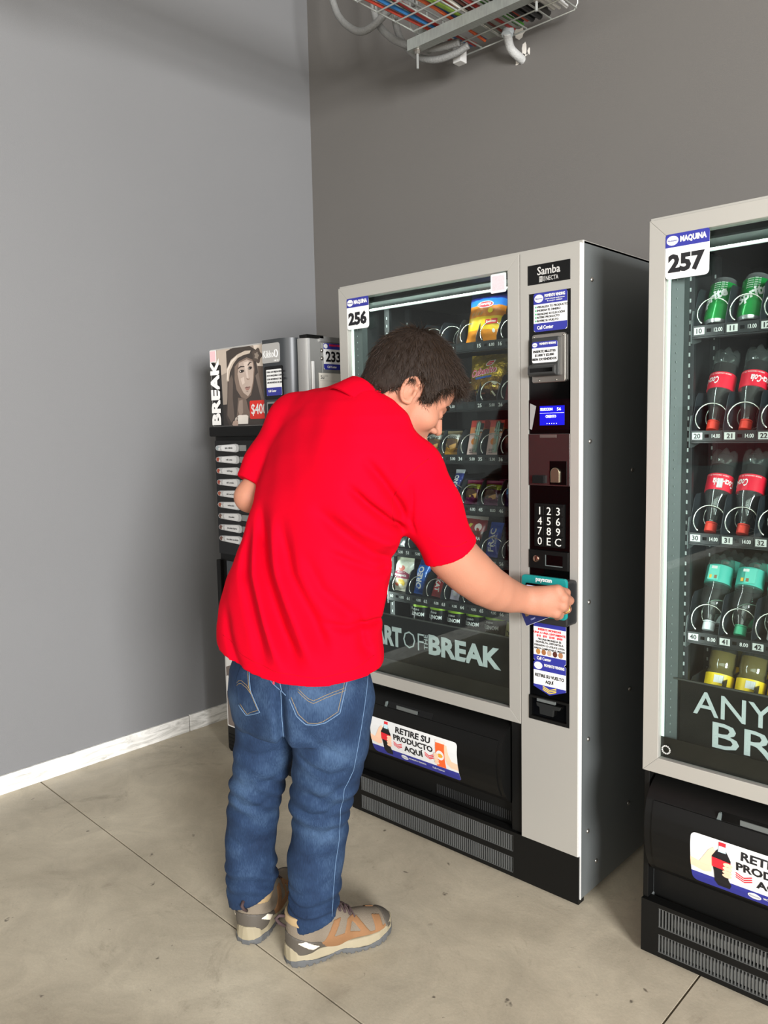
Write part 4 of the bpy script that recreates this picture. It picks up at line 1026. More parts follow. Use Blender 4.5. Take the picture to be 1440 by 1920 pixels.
conduit([(-2.31, 2.60, 3.40), (-2.32, 2.60, 3.131), (-2.315, 2.60, 3.06), (-2.30, 2.60, 2.99), (-2.27, 2.60, 2.93), (-2.20, 2.60, 2.855), (-2.11, 2.61, 2.815), (-2.02, 2.62, 2.812), (-1.96, 2.63, 2.828)], 0.0135, 'lowest grey flexible conduit passing behind the end of the channel')
ec = conduit([(-1.827, 2.70, 2.852), (-1.836, 2.72, 2.838), (-1.844, 2.75, 2.815), (-1.836, 2.785, 2.797), (-1.83, 2.83, 2.785)], 0.0165, 'short pale conduit elbow running from the tray into the back wall')
ec.data.materials[0] = mat('pale_conduit', 'AFAFAC', 0.5, bump=0.35, bscale=160)
MB().lathe([(0.0, -0.012), (0.022, -0.012), (0.023, 0.012), (0.0, 0.012)], 10, M=Matrix.Translation((-1.828, 2.705, 2.855)) @ Matrix.Rotation(R(-25), 4, 'X')).build('gland', mat('gland_grey', 'B7BEC0', 0.4), ec, smooth='auto')
MB().box(-1.93, -1.79, 2.60, 2.72, 2.868, 2.874).build('mounting_plate', M_ZINC, tray, loc=(-(TX0 + TX1) / 2, -TY1, -TZ))
MB().box(-2.135, -2.10, 2.52, 2.60, 2.84, 2.92).build('side_bracket', M_ZINC, tray, loc=(-(TX0 + TX1) / 2, -TY1, -TZ), bevel=0.004)
MB().box(-2.06, -2.02, 2.66, 2.70, 2.80, 2.87).build('hook_bracket', M_EDGE, tray, loc=(-(TX0 + TX1) / 2, -TY1, -TZ), bevel=0.003)
# broken plaster round the conduit hole
wb = bpy.data.objects['wall_back']
rg = random.Random(5)
for (cx, cz, rx, rz) in ((-1.822, 2.822, 0.010, 0.028), (-1.852, 2.785, 0.011, 0.012), (-1.80, 2.812, 0.006, 0.014), (-1.835, 2.80, 0.024, 0.010), (-1.845, 2.892, 0.03, 0.02)):
    pts = [(cx + rx * rg.uniform(0.6, 1.25) * math.cos(R(a)), cz + rz * rg.uniform(0.6, 1.25) * math.sin(R(a))) for a in range(0, 360, 30)][::-1]
    MB().prism(pts, YB - 0.0015, YB + 0.001).build('plaster_chip', mat('raw_plaster', 'DAD5CC', 0.8), wb, recalc=True)
# ------------------------------------------------------------------ smooth solid modelling (signed distance -> mesh)
class Vox:
    def __init__(s, lo, hi, h):
        s.lo = np.array(lo, 'f4'); s.h = h
        s.n = np.ceil((np.array(hi) - s.lo) / h).astype(int) + 1
        s.F = np.full(tuple(s.n), 0.05, 'f4')
    def sub(s, lo, hi):
        i0 = np.clip(((np.array(lo) - s.lo) / s.h).astype(int), 0, s.n - 1)
        i1 = np.clip(((np.array(hi) - s.lo) / s.h).astype(int) + 2, 1, s.n)
        sl = tuple(slice(a, b) for a, b in zip(i0, i1))
        ax = [(s.lo[k] + s.h * np.arange(i0[k], i1[k])).astype('f4') for k in range(3)]
        X = ax[0][:, None, None]; Y = ax[1][None, :, None]; Z = ax[2][None, None, :]
        return sl, X, Y, Z
    def add(s, fn, lo, hi, k=0.0):
        sl, X, Y, Z = s.sub(lo, hi)
        if min(q.stop - q.start for q in sl) <= 0: return s
        d = np.broadcast_to(fn(X, Y, Z), s.F[sl].shape)
        o = s.F[sl]
        if k > 0:
            hh = np.clip(0.5 + 0.5 * (o - d) / k, 0, 1)
            s.F[sl] = o * (1 - hh) + d * hh - k * hh * (1 - hh)
        else: s.F[sl] = np.minimum(o, d)
        return s
    def cut(s, fn, lo, hi, k=0.0):
        sl, X, Y, Z = s.sub(lo, hi)
        d = -np.broadcast_to(fn(X, Y, Z), s.F[sl].shape)
        o = s.F[sl]
        if k > 0:
            hh = np.clip(0.5 - 0.5 * (o - d) / k, 0, 1)
            s.F[sl] = o * (1 - hh) + d * hh + k * hh * (1 - hh)
        else: s.F[sl] = np.maximum(o, d)
        return s
    def keep(s, fn):
        sl, X, Y, Z = s.sub(s.lo, s.lo + s.h * s.n)
        s.F = np.maximum(s.F, np.broadcast_to(fn(X, Y, Z), s.F.shape)).astype('f4'); return s
    def warp(s, fn):
        sl, X, Y, Z = s.sub(s.lo, s.lo + s.h * s.n)
        s.F = (s.F + np.broadcast_to(fn(X, Y, Z), s.F.shape)).astype('f4'); return s
    def rcone(s, a, b, ra, rb, k=0.0):
        a = np.array(a, 'f4'); b = np.array(b, 'f4'); ba = b - a; L2 = float(ba @ ba) + 1e-12
        def fn(X, Y, Z):
            px, py, pz = X - a[0], Y - a[1], Z - a[2]
            t = np.clip((px * ba[0] + py * ba[1] + pz * ba[2]) / L2, 0, 1)
            dx, dy, dz = px - t * ba[0], py - t * ba[1], pz - t * ba[2]
            return np.sqrt(dx * dx + dy * dy + dz * dz) - (ra + (rb - ra) * t)
        m = max(ra, rb) + max(k, 0.0) + 3 * s.h
        return s.add(fn, np.minimum(a, b) - m, np.maximum(a, b) + m, k)
    def ell_fn(s, c, r, M=None):
        c = np.array(c, 'f4')
        A = np.eye(3) if M is None else np.array(M, 'f4')      # rows: local axes
        def fn(X, Y, Z):
            px, py, pz = X - c[0], Y - c[1], Z - c[2]
            q = [A[i][0] * px + A[i][1] * py + A[i][2] * pz for i in range(3)]
            k0 = np.sqrt(sum((q[i] / r[i]) ** 2 for i in range(3))) + 1e-6
            k1 = np.sqrt(sum((q[i] / (r[i] * r[i])) ** 2 for i in range(3))) + 1e-6
            return k0 * (k0 - 1) / k1
        return fn
    def ell(s, c, r, M=None, k=0.0):
        m = max(r) + max(k, 0) + 3 * s.h; c = np.array(c)
        return s.add(s.ell_fn(c, r, M), c - m, c + m, k)
    def carve(s, c, r, M=None, k=0.0):
        m = max(r) + max(k, 0) + 3 * s.h; c = np.array(c)
        return s.cut(s.ell_fn(c, r, M), c - m, c + m, k)
    def chain(s, pts, k=0.0):
        for (p, r), (q, r2) in zip(pts, pts[1:]): s.rcone(p, q, r, r2, k)
        return s
    def mesh(s):
        F = s.F; n = np.array(F.shape)
        ins = F < 0
        c = np.zeros(tuple(n - 1), 'i1')
        for i in (0, 1):
            for j in (0, 1):
                for k in (0, 1):
                    c += ins[i:n[0] - 1 + i, j:n[1] - 1 + j, k:n[2] - 1 + k]
        act = np.argwhere((c > 0) & (c < 8))
        idx = np.full(tuple(n - 1), -1, 'i4'); idx[tuple(act.T)] = np.arange(len(act))
        V = np.zeros((len(act), 3)); W = np.zeros(len(act))
        cor = [(i, j, k) for i in (0, 1) for j in (0, 1) for k in (0, 1)]
        val = {q: F[act[:, 0] + q[0], act[:, 1] + q[1], act[:, 2] + q[2]].astype('f8') for q in cor}
        for a in cor:
            for ax in range(3):
                if a[ax]: continue
                b = list(a); b[ax] = 1; b = tuple(b)
                fa, fb = val[a], val[b]
                m = (fa < 0) != (fb < 0)
                t = np.where(m, fa / (fa - fb + 1e-20), 0)
                p = np.array(a, 'f8')[None, :] + np.zeros((len(act), 3)); p[:, ax] += t
                V[m] += p[m]; W[m] += 1
        V = (act + V / W[:, None]) * s.h + s.lo
        faces = []
        for ax in range(3):
            o1, o2 = [(1, 2), (2, 0), (0, 1)][ax]
            sl0 = [slice(None)] * 3; sl1 = [slice(None)] * 3
            sl0[ax] = slice(0, n[ax] - 1); sl1[ax] = slice(1, n[ax])
            A, B = ins[tuple(sl0)], ins[tuple(sl1)]
            for flip, mask in ((False, A & ~B), (True, B & ~A)):
                e = np.argwhere(mask)
                ok = (e[:, o1] > 0) & (e[:, o2] > 0) & (e[:, o1] < n[o1] - 1) & (e[:, o2] < n[o2] - 1)
                e = e[ok]
                if not len(e): continue
                def cell(d1, d2):
                    q = e.copy(); q[:, o1] += d1; q[:, o2] += d2
                    return idx[tuple(q.T)]
                qd = np.stack([cell(-1, -1), cell(0, -1), cell(0, 0), cell(-1, 0)], 1)
                if flip: qd = qd[:, ::-1]
                faces.append(qd)
        Q = np.concatenate(faces) if faces else np.zeros((0, 4), 'i4')
        return V, Q
    def build(s, name, material, parent=None, off=(0, 0, 0), relax=0):
        V, Q = s.mesh()
        if relax:
            nb = np.zeros_like(V); ct = np.zeros(len(V))
            for _ in range(relax):
                nb[:] = 0; ct[:] = 0
                for i in range(4):
                    j = (i + 1) % 4
                    np.add.at(nb, Q[:, i], V[Q[:, j]]); np.add.at(ct, Q[:, i], 1)
                    np.add.at(nb, Q[:, j], V[Q[:, i]]); np.add.at(ct, Q[:, j], 1)
                V = 0.5 * V + 0.5 * nb / np.maximum(ct, 1)[:, None]
        V = V - np.array(off)
        me = bpy.data.meshes.new(name)
        me.vertices.add(len(V)); me.vertices.foreach_set('co', V.astype('f4').ravel())
        me.loops.add(len(Q) * 4); me.loops.foreach_set('vertex_index', Q.astype('i4').ravel())
        me.polygons.add(len(Q)); me.polygons.foreach_set('loop_start', np.arange(0, len(Q) * 4, 4, dtype='i4'))
        me.polygons.foreach_set('use_smooth', np.ones(len(Q), bool))
        me.update(calc_edges=True); me.validate()
        me.materials.append(material)
        return link(name, me, parent)

_rs = np.random.RandomState(11)
_K = _rs.normal(size=(24, 3)); _K /= np.linalg.norm(_K, axis=1)[:, None]; _PH = _rs.uniform(0, 6.28, 24); _FQ = _rs.uniform(0.7, 1.6, 24)
def wob(X, Y, Z, sc, seed=0, n=8):
    """cheap smooth noise: a sum of random plane waves"""
    o = 0
    for i in range(n):
        j = (i + seed * 5) % 24
        q = _K[j] * _FQ[j] * sc
        o = o + np.sin(q[0] * X + q[1] * Y + q[2] * Z + _PH[(j + seed) % 24])
    return o / n ** 0.5 * 0.8

def sm(x, a, b):
    t = np.clip((x - a) / (b - a), 0, 1); return t * t * (3 - 2 * t)

def groove(X, Z, pts, sig, amp):
    """crease along a polyline given in the (a,z) plane, fading at both ends"""
    best = None; par = None; tot = len(pts) - 1
    for i, ((x0, z0), (x1, z1)) in enumerate(zip(pts, pts[1:])):
        dx, dz = x1 - x0, z1 - z0; L = dx * dx + dz * dz + 1e-12
        t = np.clip(((X - x0) * dx + (Z - z0) * dz) / L, 0, 1)
        d = (X - x0 - t * dx) ** 2 + (Z - z0 - t * dz) ** 2
        u = (i + t) / tot
        if best is None: best, par = d, u
        else:
            par = np.where(d < best, u, par); best = np.minimum(best, d)
    return amp * np.exp(-best / (sig * sig)) * sm(par, -0.02, 0.25) * sm(1 - par, -0.02, 0.25)
# ------------------------------------------------------------------ the man at the snack machine
YAW = 0.75206
RA = (math.cos(YAW), math.sin(YAW)); FA = (-math.sin(YAW), math.cos(YAW))
def AB(a, b, z): return Vector((a * RA[0] + b * FA[0], a * RA[1] + b * FA[1], z))
PO = np.array([-0.22, 1.95, 0.0])
person = thing('person', 'man in a red polo shirt and blue jeans leaning to the card reader', 'person', AB(*PO), (0, 0, YAW))
PL = dict(parent=person, off=PO)

M_SKIN = mat('skin', 'A4715A', 0.62, var=0.12, vscale=14, bump=0.08, bscale=260, sss=0.12, spec=0.3)
M_SHIRT = mat('red_pique', 'C2001C', 0.9, bump=0.10, bscale=900, spec=0.06)
M_HAIR = mat('dark_brown_hair', '211812', 0.75, var=0.25, vscale=90, spec=0.2)
M_GOLD = mat('gold_ring', 'D9B25A', 0.2, 1.0)

def denim():
    m = bpy.data.materials.new('blue_denim'); m.use_nodes = True
    nt = m.node_tree; b = nt.nodes['Principled BSDF']
    tc = nt.nodes.new('ShaderNodeTexCoord')
    def noise(sc, vec, det=6):
        n = nt.nodes.new('ShaderNodeTexNoise'); n.inputs['Scale'].default_value = sc; n.inputs['Detail'].default_value = det
        nt.links.new(vec, n.inputs['Vector']); return n.outputs['Fac']
    mp = nt.nodes.new('ShaderNodeMapping'); mp.inputs['Scale'].default_value = (1, 1, 0.12)
    nt.links.new(tc.outputs['Object'], mp.inputs['Vector'])
    r = nt.nodes.new('ShaderNodeValToRGB'); e = r.color_ramp.elements
    e[0].position = 0.30; e[0].color = (*lin('121D31'), 1); e[1].position = 0.72; e[1].color = (*lin('40556F'), 1)
    q = e.new(0.5); q.color = (*lin('21324B'), 1)
    mixn = nt.nodes.new('ShaderNodeMath'); mixn.operation = 'MULTIPLY_ADD'; mixn.inputs[1].default_value = 0.74
    nt.links.new(noise(9, tc.outputs['Object'], 8), mixn.inputs[0])
    sc2 = nt.nodes.new('ShaderNodeMath'); sc2.operation = 'MULTIPLY'; sc2.inputs[1].default_value = 0.26
    nt.links.new(noise(520, mp.outputs['Vector'], 3), sc2.inputs[0]); nt.links.new(sc2.outputs[0], mixn.inputs[2])
    nt.links.new(mixn.outputs[0], r.inputs['Fac']); nt.links.new(r.outputs['Color'], b.inputs['Base Color'])
    b.inputs['Roughness'].default_value = 0.85; b.inputs['Specular IOR Level'].default_value = 0.15
    bp = nt.nodes.new('ShaderNodeBump'); bp.inputs['Strength'].default_value = 0.2; bp.inputs['Distance'].default_value = 0.004
    nt.links.new(noise(500, mp.outputs['Vector'], 2), bp.inputs['Height']); nt.links.new(bp.outputs['Normal'], b.inputs['Normal'])
    return m
M_DENIM = denim()

# ---- head frame (f forward, u up, s towards his right ear)
th, ps = R(37), R(12)
hF = np.array([math.cos(th) * math.cos(ps), math.cos(th) * math.sin(ps), -math.sin(th)])
hU = np.array([math.sin(th) * math.cos(ps), math.sin(th) * math.sin(ps), math.cos(th)])
hS = np.cross(hF, hU)
HC = np.array([0.060, 1.955, 1.440])
HS = 1.06
def H(f, u, s): return HC + HS * (hF * f + hU * u + hS * s)
HM = np.array([hF, hS, hU])

# shoulder / arm joints
SHR, ELR = (0.060, 1.885, 1.250), (0.222, 1.955, 0.985)
WR = (0.363, 2.055, 0.902)
SHL, ELL, WL = (-0.222, 2.11, 1.372), (-0.350, 2.078, 1.185), (-0.19, 2.27, 1.13)
NB = (-0.004, 1.972, 1.402)
CORE = [((-0.215, 1.95, 0.78), 0.11), ((-0.19, 1.955, 0.98), 0.115), ((-0.13, 1.965, 1.18), 0.12), ((-0.07, 1.975, 1.32), 0.105)]

V = Vox((-0.46, 1.70, 0.66), (0.53, 2.44, 1.64), 0.0032)
V.chain([(p, r * 0.85) for p, r in CORE], 0.03)
V.rcone(CORE[-1][0], NB, 0.09, 0.066, 0.03)
V.rcone(SHL, SHR, 0.058, 0.058, 0.04)
V.rcone(NB, H(-0.022, -0.035, 0), 0.064, 0.060, 0.02)
V.rcone(NB, H(-0.045, 0.0, 0), 0.055, 0.055, 0.03)
# arms
V.chain([(SHR, 0.060), ((0.120, 1.905, 1.135), 0.057), ((0.164, 1.928, 1.045), 0.054), ((0.196, 1.942, 1.010), 0.0515), (ELR, 0.0490), ((0.252, 1.978, 0.958), 0.0470), ((0.287, 2.005, 0.934), 0.0425), ((0.325, 2.035, 0.915), 0.0350), (WR, 0.0300)], 0.03)
V.chain([(SHL, 0.055), ((-0.30, 2.10, 1.25), 0.047), (ELL, 0.037)], 0.02)
V.chain([(ELL, 0.037), ((-0.275, 2.17, 1.155), 0.042), (WL, 0.026), ((-0.13, 2.30, 1.12), 0.03)], 0.02)
for k in range(4):
    V.rcone((-0.13, 2.30, 1.105 + k * 0.017), (-0.06, 2.325, 1.10 + k * 0.018), 0.011, 0.009, 0.006)
V.rcone((-0.15, 2.28, 1.14), (-0.09, 2.29, 1.165), 0.013, 0.010, 0.006)
# right hand: palm, knuckles, curled fingers, thumb against the card
KN = [(0.446, 2.034, 0.928), (0.459, 2.029, 0.909), (0.458, 2.031, 0.887), (0.443, 2.038, 0.867)]
V.rcone(WR, (0.405, 2.048, 0.899), 0.0300, 0.033, 0.02)
for i, kn in enumerate(KN):
    V.rcone((0.380, 2.050, 0.914 - i * 0.010), kn, 0.020, 0.0158 - 0.0008 * i, 0.014)
FG = [[(0.474, 2.058, 0.917), (0.468, 2.084, 0.902)], [(0.482, 2.055, 0.896), (0.477, 2.083, 0.882)], [(0.476, 2.057, 0.873), (0.471, 2.082, 0.861)], [(0.458, 2.062, 0.855), (0.455, 2.082, 0.846)]]
for kn, fg, r0 in zip(KN, FG, (0.0118, 0.0122, 0.0116, 0.0104)):
    V.rcone(kn, fg[0], r0 + 0.0018, r0, 0.004)
    V.rcone(fg[0], fg[1], r0, r0 - 0.0015, 0.002)
V.chain([((0.385, 2.062, 0.898), 0.017), ((0.415, 2.066, 0.878), 0.0135), ((0.437, 2.060, 0.862), 0.0105)], 0.008)
for kn in KN: V.ell(np.array(kn) + (-0.002, -0.004, 0.002), (0.012, 0.012, 0.011), k=0.006)
# head
V.ell(H(-0.010, 0.042, 0), (0.098 * HS, 0.078 * HS, 0.094 * HS), HM, 0.02)
V.ell(H(0.030, -0.022, 0), (0.062 * HS, 0.062 * HS, 0.086 * HS), HM, 0.02)
V.ell(H(0.045, 0.045, 0), (0.052 * HS, 0.062 * HS, 0.058 * HS), HM, 0.02)
for sg in (1, -1):
    V.rcone(H(-0.002, -0.035, 0.056 * sg), H(0.006, -0.072, 0.052 * sg), 0.020, 0.021, 0.02)
    V.rcone(H(0.006, -0.072, 0.050 * sg), H(0.074, -0.108, 0.014 * sg), 0.020, 0.019, 0.02)
    V.ell(H(0.064, -0.024, 0.042 * sg), (0.028, 0.024, 0.026), HM, 0.022)
    V.rcone(H(0.088, 0.018, 0.008 * sg), H(0.076, 0.022, 0.044 * sg), 0.011, 0.009, 0.012)
V.ell(H(0.082, -0.108, 0), (0.020, 0.022, 0.018), HM, 0.015)
V.rcone(H(0.070, -0.060, 0), H(0.074, -0.09, 0), 0.030, 0.026, 0.02)
for sg in (1, -1): V.carve(H(0.099, -0.001, 0.032 * sg), (0.013, 0.019, 0.012), HM, 0.010)
V.rcone(H(0.090, 0.010, 0), H(0.113, -0.027, 0), 0.0075, 0.0108, 0.010)
for sg in (1, -1):
    V.ell(H(0.101, -0.033, 0.012 * sg), (0.011, 0.0085, 0.008), HM, 0.006)
    V.carve(H(0.107, -0.0400, 0.0075 * sg), (0.006, 0.0035, 0.004), HM, 0.002)
    V.ell(H(0.083, -0.001, 0.031 * sg), (0.013, 0.0135, 0.0125), HM, 0.004)
V.ell(H(0.098, -0.064, 0), (0.010, 0.023, 0.0075), HM, 0.007)
V.ell(H(0.095, -0.078, 0), (0.010, 0.020, 0.0085), HM, 0.006)
V.carve(H(0.108, -0.0705, 0), (0.012, 0.024, 0.0018), HM, 0.003)
# ears
tl_ = R(12)
for sg in (1, -1):
    eF = hF * math.cos(tl_) - hU * math.sin(tl_) * 0; eU = hU * math.cos(tl_) - hF * math.sin(tl_)
    eF = hF * math.cos(tl_) + hU * math.sin(tl_)
    out = hS * sg * 0.92 - hF * 0.38; out /= np.linalg.norm(out)
    eF2 = eF - out * (eF @ out); eF2 /= np.linalg.norm(eF2); eU2 = eU - out * (eU @ out); eU2 -= eF2 * (eU2 @ eF2); eU2 /= np.linalg.norm(eU2)
    EM = np.array([eF2, out, eU2]); ec_ = H(-0.010, -0.004, 0.081 * sg)
    V.ell(ec_, (0.0185, 0.0060, 0.031), EM, 0.004)
    ring = []
    for q in range(15):
        a = R(-60 + 285 * q / 14)
        ring.append((ec_ + eF2 * (0.0185 * math.cos(a)) * 1.0 + eU2 * (0.031 * math.sin(a)) + out * 0.004, 0.0042))
    ring = [(ec_ + eF2 * (0.0180 * math.cos(R(30 + 240 * q / 14))) + eU2 * (0.0305 * math.sin(R(30 + 240 * q / 14))) + out * 0.005, 0.0044) for q in range(15)]
    V.chain(ring, 0.002)
    V.carve(ec_ + out * 0.007 + eF2 * 0.003 - eU2 * 0.003, (0.0085, 0.0065, 0.013), EM, 0.003)
    V.carve(ec_ + out * 0.007 + eU2 * 0.017 - eF2 * 0.002, (0.009, 0.004, 0.006), EM, 0.003)
    V.ell(ec_ - eU2 * 0.026 + eF2 * 0.006 + out * 0.001, (0.009, 0.005, 0.009), EM, 0.004)
    V.rcone(ec_ + eF2 * 0.013 - eU2 * 0.010 + out * 0.003, ec_ + eF2 * 0.013 - eU2 * 0.002 + out * 0.004, 0.004, 0.004, 0.003)
body = V.build('body', M_SKIN, person, PO)
# eyes, brows, ring
for sg in (1, -1):
    e_ = H(0.0840, -0.001, 0.031 * sg) - PO
    MB().lathe([(0.0, -0.0118), (0.006, -0.0102), (0.0102, -0.006), (0.0118, 0), (0.0102, 0.006), (0.006, 0.0102), (0, 0.0118)], 16, M=Matrix.Translation(Vector(e_))).build('eye', mat('eye_white', 'B0A298', 0.3), person, smooth=True)
    ic = Vector(e_) + Vector(hF * 0.0108 - hU * 0.002)
    MB().lathe([(0.0, -0.004), (0.0045, -0.002), (0.0045, 0.002), (0, 0.004)], 12, M=Matrix.Translation(ic)).build('iris', mat('iris_brown', '2A1A10', 0.2), person, smooth=True)
    pts = [Vector(H(0.0985 - 0.0035 * q * q * 0.25, 0.022 + 0.004 * math.sin(q * 0.8), (0.012 + 0.0085 * q) * sg) - PO) for q in range(5)]
    MB().tube(pts, [0.002, 0.0042, 0.0045, 0.0038, 0.0015], 6).build('eyebrow', M_HAIR, person, smooth=True)
    lp_ = [Vector(H(0.0955 - 0.002 * abs(q - 1.5), 0.0065 - 0.0015 * abs(q - 1.5), (0.020 + 0.0075 * q) * sg) - PO) for q in range(4)]
    MB().tube(lp_, [0.0008, 0.0018, 0.0018, 0.001], 5).build('eyelash', M_HAIR, person, smooth=True)
rc = (np.array(KN[2]) * 0.35 + np.array(FG[2][0]) * 0.65); rd = np.array(FG[2][0]) - np.array(KN[2]); rd /= np.linalg.norm(rd)
q1 = np.cross(rd, (0, 0, 1)); q1 /= np.linalg.norm(q1); q2 = np.cross(rd, q1)
MB().tube([tuple(rc - PO + 0.0125 * (q1 * math.cos(R(a)) + q2 * math.sin(R(a)))) for a in range(0, 360, 20)], 0.0016, 6, closed=True).build('finger_ring', M_GOLD, person, smooth=True)

# ---- hair: a trimmed cap plus strands
HV = Vox(HC - 0.20, HC + 0.22, 0.0035)
HV.ell(H(-0.011, 0.045, 0), (0.108 * HS, 0.087 * HS, 0.103 * HS), HM)
HV.ell(H(0.040, 0.070, 0), (0.060, 0.070, 0.052), HM, 0.02)
HV.rcone(H(0.076, 0.080, 0.035), H(0.074, 0.082, -0.035), 0.025, 0.025, 0.02)
HV.ell(H(-0.055, -0.012, 0), (0.055, 0.068, 0.06), HM, 0.02)
for sg in (1, -1):
    HV.rcone(H(0.022, 0.02, 0.070 * sg), H(0.024, -0.016, 0.069 * sg), 0.014, 0.007, 0.01)
    HV.rcone(H(0.05, 0.04, 0.066 * sg), H(0.040, 0.012, 0.069 * sg), 0.014, 0.007, 0.01)
def hl(X, Y, Z):
    px, py, pz = X - HC[0], Y - HC[1], Z - HC[2]
    f = (hF[0] * px + hF[1] * py + hF[2] * pz) / HS; u = (hU[0] * px + hU[1] * py + hU[2] * pz) / HS
    s_ = (hS[0] * px + hS[1] * py + hS[2] * pz) / HS
    line = np.interp(f.ravel(), [-0.14, -0.104, -0.065, -0.045, -0.026, -0.010, 0.006, 0.016, 0.030, 0.040, 0.046, 0.052, 0.060, 0.078, 0.092, 0.13], [-0.034, -0.046, -0.046, -0.034, 0.004, 0.036, 0.034, 0.010, -0.008, -0.012, 0.012, 0.042, 0.058, 0.070, 0.072, 0.056]).reshape(f.shape)
    line = line + 0.006 * np.sin(f * 330 + s_ * 60) + 0.004 * np.sin(f * 700 - s_ * 130)
    return (line - u) * HS * 0.7
HV.keep(hl)
HV.warp(lambda X, Y, Z: 0.0009 * wob(X, Y, Z, 200, 1))
hair = HV.build('hair', M_HAIR, person, PO)
def strands(src, n, seed):
    rs = np.random.RandomState(seed)
    me = src.data; np_ = len(me.polygons)
    cen = np.empty(np_ * 3, 'f4'); me.polygons.foreach_get('center', cen); cen = cen.reshape(-1, 3)
    nor = np.empty(np_ * 3, 'f4'); me.polygons.foreach_get('normal', nor); nor = nor.reshape(-1, 3)
    hc = HC - PO
    out = ((cen - hc) @ hU > -0.09 * HS) & (np.einsum('ij,ij->i', nor, cen - (hc + hU * 0.03)) > 0)
    ids = rs.choice(np.nonzero(out)[0], n)
    p = cen[ids] + rs.normal(size=(n, 3)) * 0.0015; nr = nor[ids]
    crown = hc + HS * (-0.055 * hF + 0.135 * hU)
    flow = p - crown; flow -= nr * np.einsum('ij,ij->i', flow, nr)[:, None]
    flow /= np.linalg.norm(flow, axis=1)[:, None] + 1e-6
    g = np.array([0.12, 0, -0.30]); flow = flow + g + rs.normal(size=(n, 3)) * 0.28
    flow /= np.linalg.norm(flow, axis=1)[:, None]
    L = rs.uniform(0.018, 0.036, n)
    up = (p - hc) @ hU / HS
    L = np.where(up < 0.02, L * 0.55, L)
    nearcrown = np.linalg.norm(p - crown, axis=1) < 0.035
    lift = np.where(nearcrown, rs.uniform(0.5, 1.0, n), rs.uniform(0.04, 0.20, n))
    w = rs.uniform(0.0006, 0.0011, n)
    side = np.cross(flow, nr); side /= np.linalg.norm(side, axis=1)[:, None] + 1e-6
    vs = []; K = 4
    for k in range(K):
        t = k / (K - 1)
        c = p - nr * 0.003 + flow * (L * t)[:, None] + nr * (L * lift * t * (1 - 0.55 * t))[:, None]
        ww = w * (1 - 0.85 * t)
        vs += [c + side * ww[:, None], c - side * ww[:, None] * 0.5 + nr * ww[:, None], c - side * ww[:, None] * 0.5 - nr * ww[:, None]]
    A = np.stack(vs, 1).reshape(-1, 3)
    f = []
    for k in range(K - 1):
        for q in range(3): f.append((k * 3 + q, k * 3 + (q + 1) % 3, k * 3 + 3 + (q + 1) % 3, k * 3 + 3 + q))
    f = np.array(f); Q = (f[None] + (np.arange(n) * K * 3)[:, None, None]).reshape(-1, 4)
    me = bpy.data.meshes.new('hair_strands')
    me.vertices.add(len(A)); me.vertices.foreach_set('co', A.astype('f4').ravel())
    me.loops.add(len(Q) * 4); me.loops.foreach_set('vertex_index', Q.astype('i4').ravel())
    me.polygons.add(len(Q)); me.polygons.foreach_set('loop_start', np.arange(0, len(Q) * 4, 4, dtype='i4'))
    me.polygons.foreach_set('use_smooth', np.ones(len(Q), bool))
    me.update(calc_edges=True); me.materials.append(mat('hair_strand', '2D2118', 0.5, var=0.55, vscale=130, spec=0.3))
    return tag(link('hair_strands', me, src), kind='stuff')
strands(hair, 16000, 4)

# ---- polo shirt
SEC = [  # z, a, b, half width across, half depth, facing azimuth
    (0.74, -0.222, 1.945, 0.228, 0.172, 46), (0.82, -0.222, 1.945, 0.232, 0.172, 46), (0.87, -0.222, 1.945, 0.226, 0.168, 45), (0.92, -0.212, 1.945, 0.224, 0.168, 44),
    (0.99, -0.195, 1.95, 0.226, 0.166, 43), (1.06, -0.173, 1.955, 0.226, 0.164, 42), (1.12, -0.152, 1.960, 0.230, 0.162, 41), (1.18, -0.133, 1.965, 0.234, 0.160, 40),
    (1.24, -0.116, 1.970, 0.236, 0.154, 39), (1.30, -0.103, 1.978, 0.234, 0.148, 38), (1.345, -0.096, 1.985, 0.224, 0.134, 37), (1.385, -0.094, 1.992, 0.206, 0.116, 37),
    (1.42, -0.090, 2.00, 0.172, 0.096, 37), (1.45, -0.080, 2.00, 0.122, 0.072, 37), (1.472, -0.058, 1.995, 0.06, 0.045, 37), (1.485, -0.055, 1.995, 0.01, 0.01, 37)]
SA = np.array(SEC)
def torso(X, Y, Z):
    z = Z.ravel()
    def g(i): return np.interp(z, SA[:, 0], SA[:, i]).reshape(Z.shape)
    ca, cb, w, d, az = g(1), g(2), g(3), g(4), np.radians(g(5))
    dx, dy = X - ca, Y - cb
    lat = dx * np.sin(az) - dy * np.cos(az); fac = dx * np.cos(az) + dy * np.sin(az)
    q = ((np.abs(lat) / w) ** 2.3 + (np.abs(fac) / d) ** 2.3) ** (1 / 2.3)
    f = (q - 1) * np.minimum(w, d)
    return np.maximum(f * 0.85, Z - 1.476)
SV = Vox((-0.50, 1.68, 0.72), (0.24, 2.26, 1.52), 0.0048)
SV.add(torso, SV.lo, SV.lo + SV.h * SV.n)
SV.chain([((0.018, 1.908, 1.275), 0.076), (SHR, 0.079), ((0.108, 1.902, 1.165), 0.0735), ((0.172, 1.932, 1.035), 0.063), ((0.19, 1.94, 1.0), 0.062)], 0.03)
SV.chain([((-0.16, 2.06, 1.385), 0.075), (SHL, 0.075), ((-0.298, 2.105, 1.265), 0.064), ((-0.338, 2.09, 1.195), 0.056), ((-0.36, 2.075, 1.15), 0.054)], 0.03)
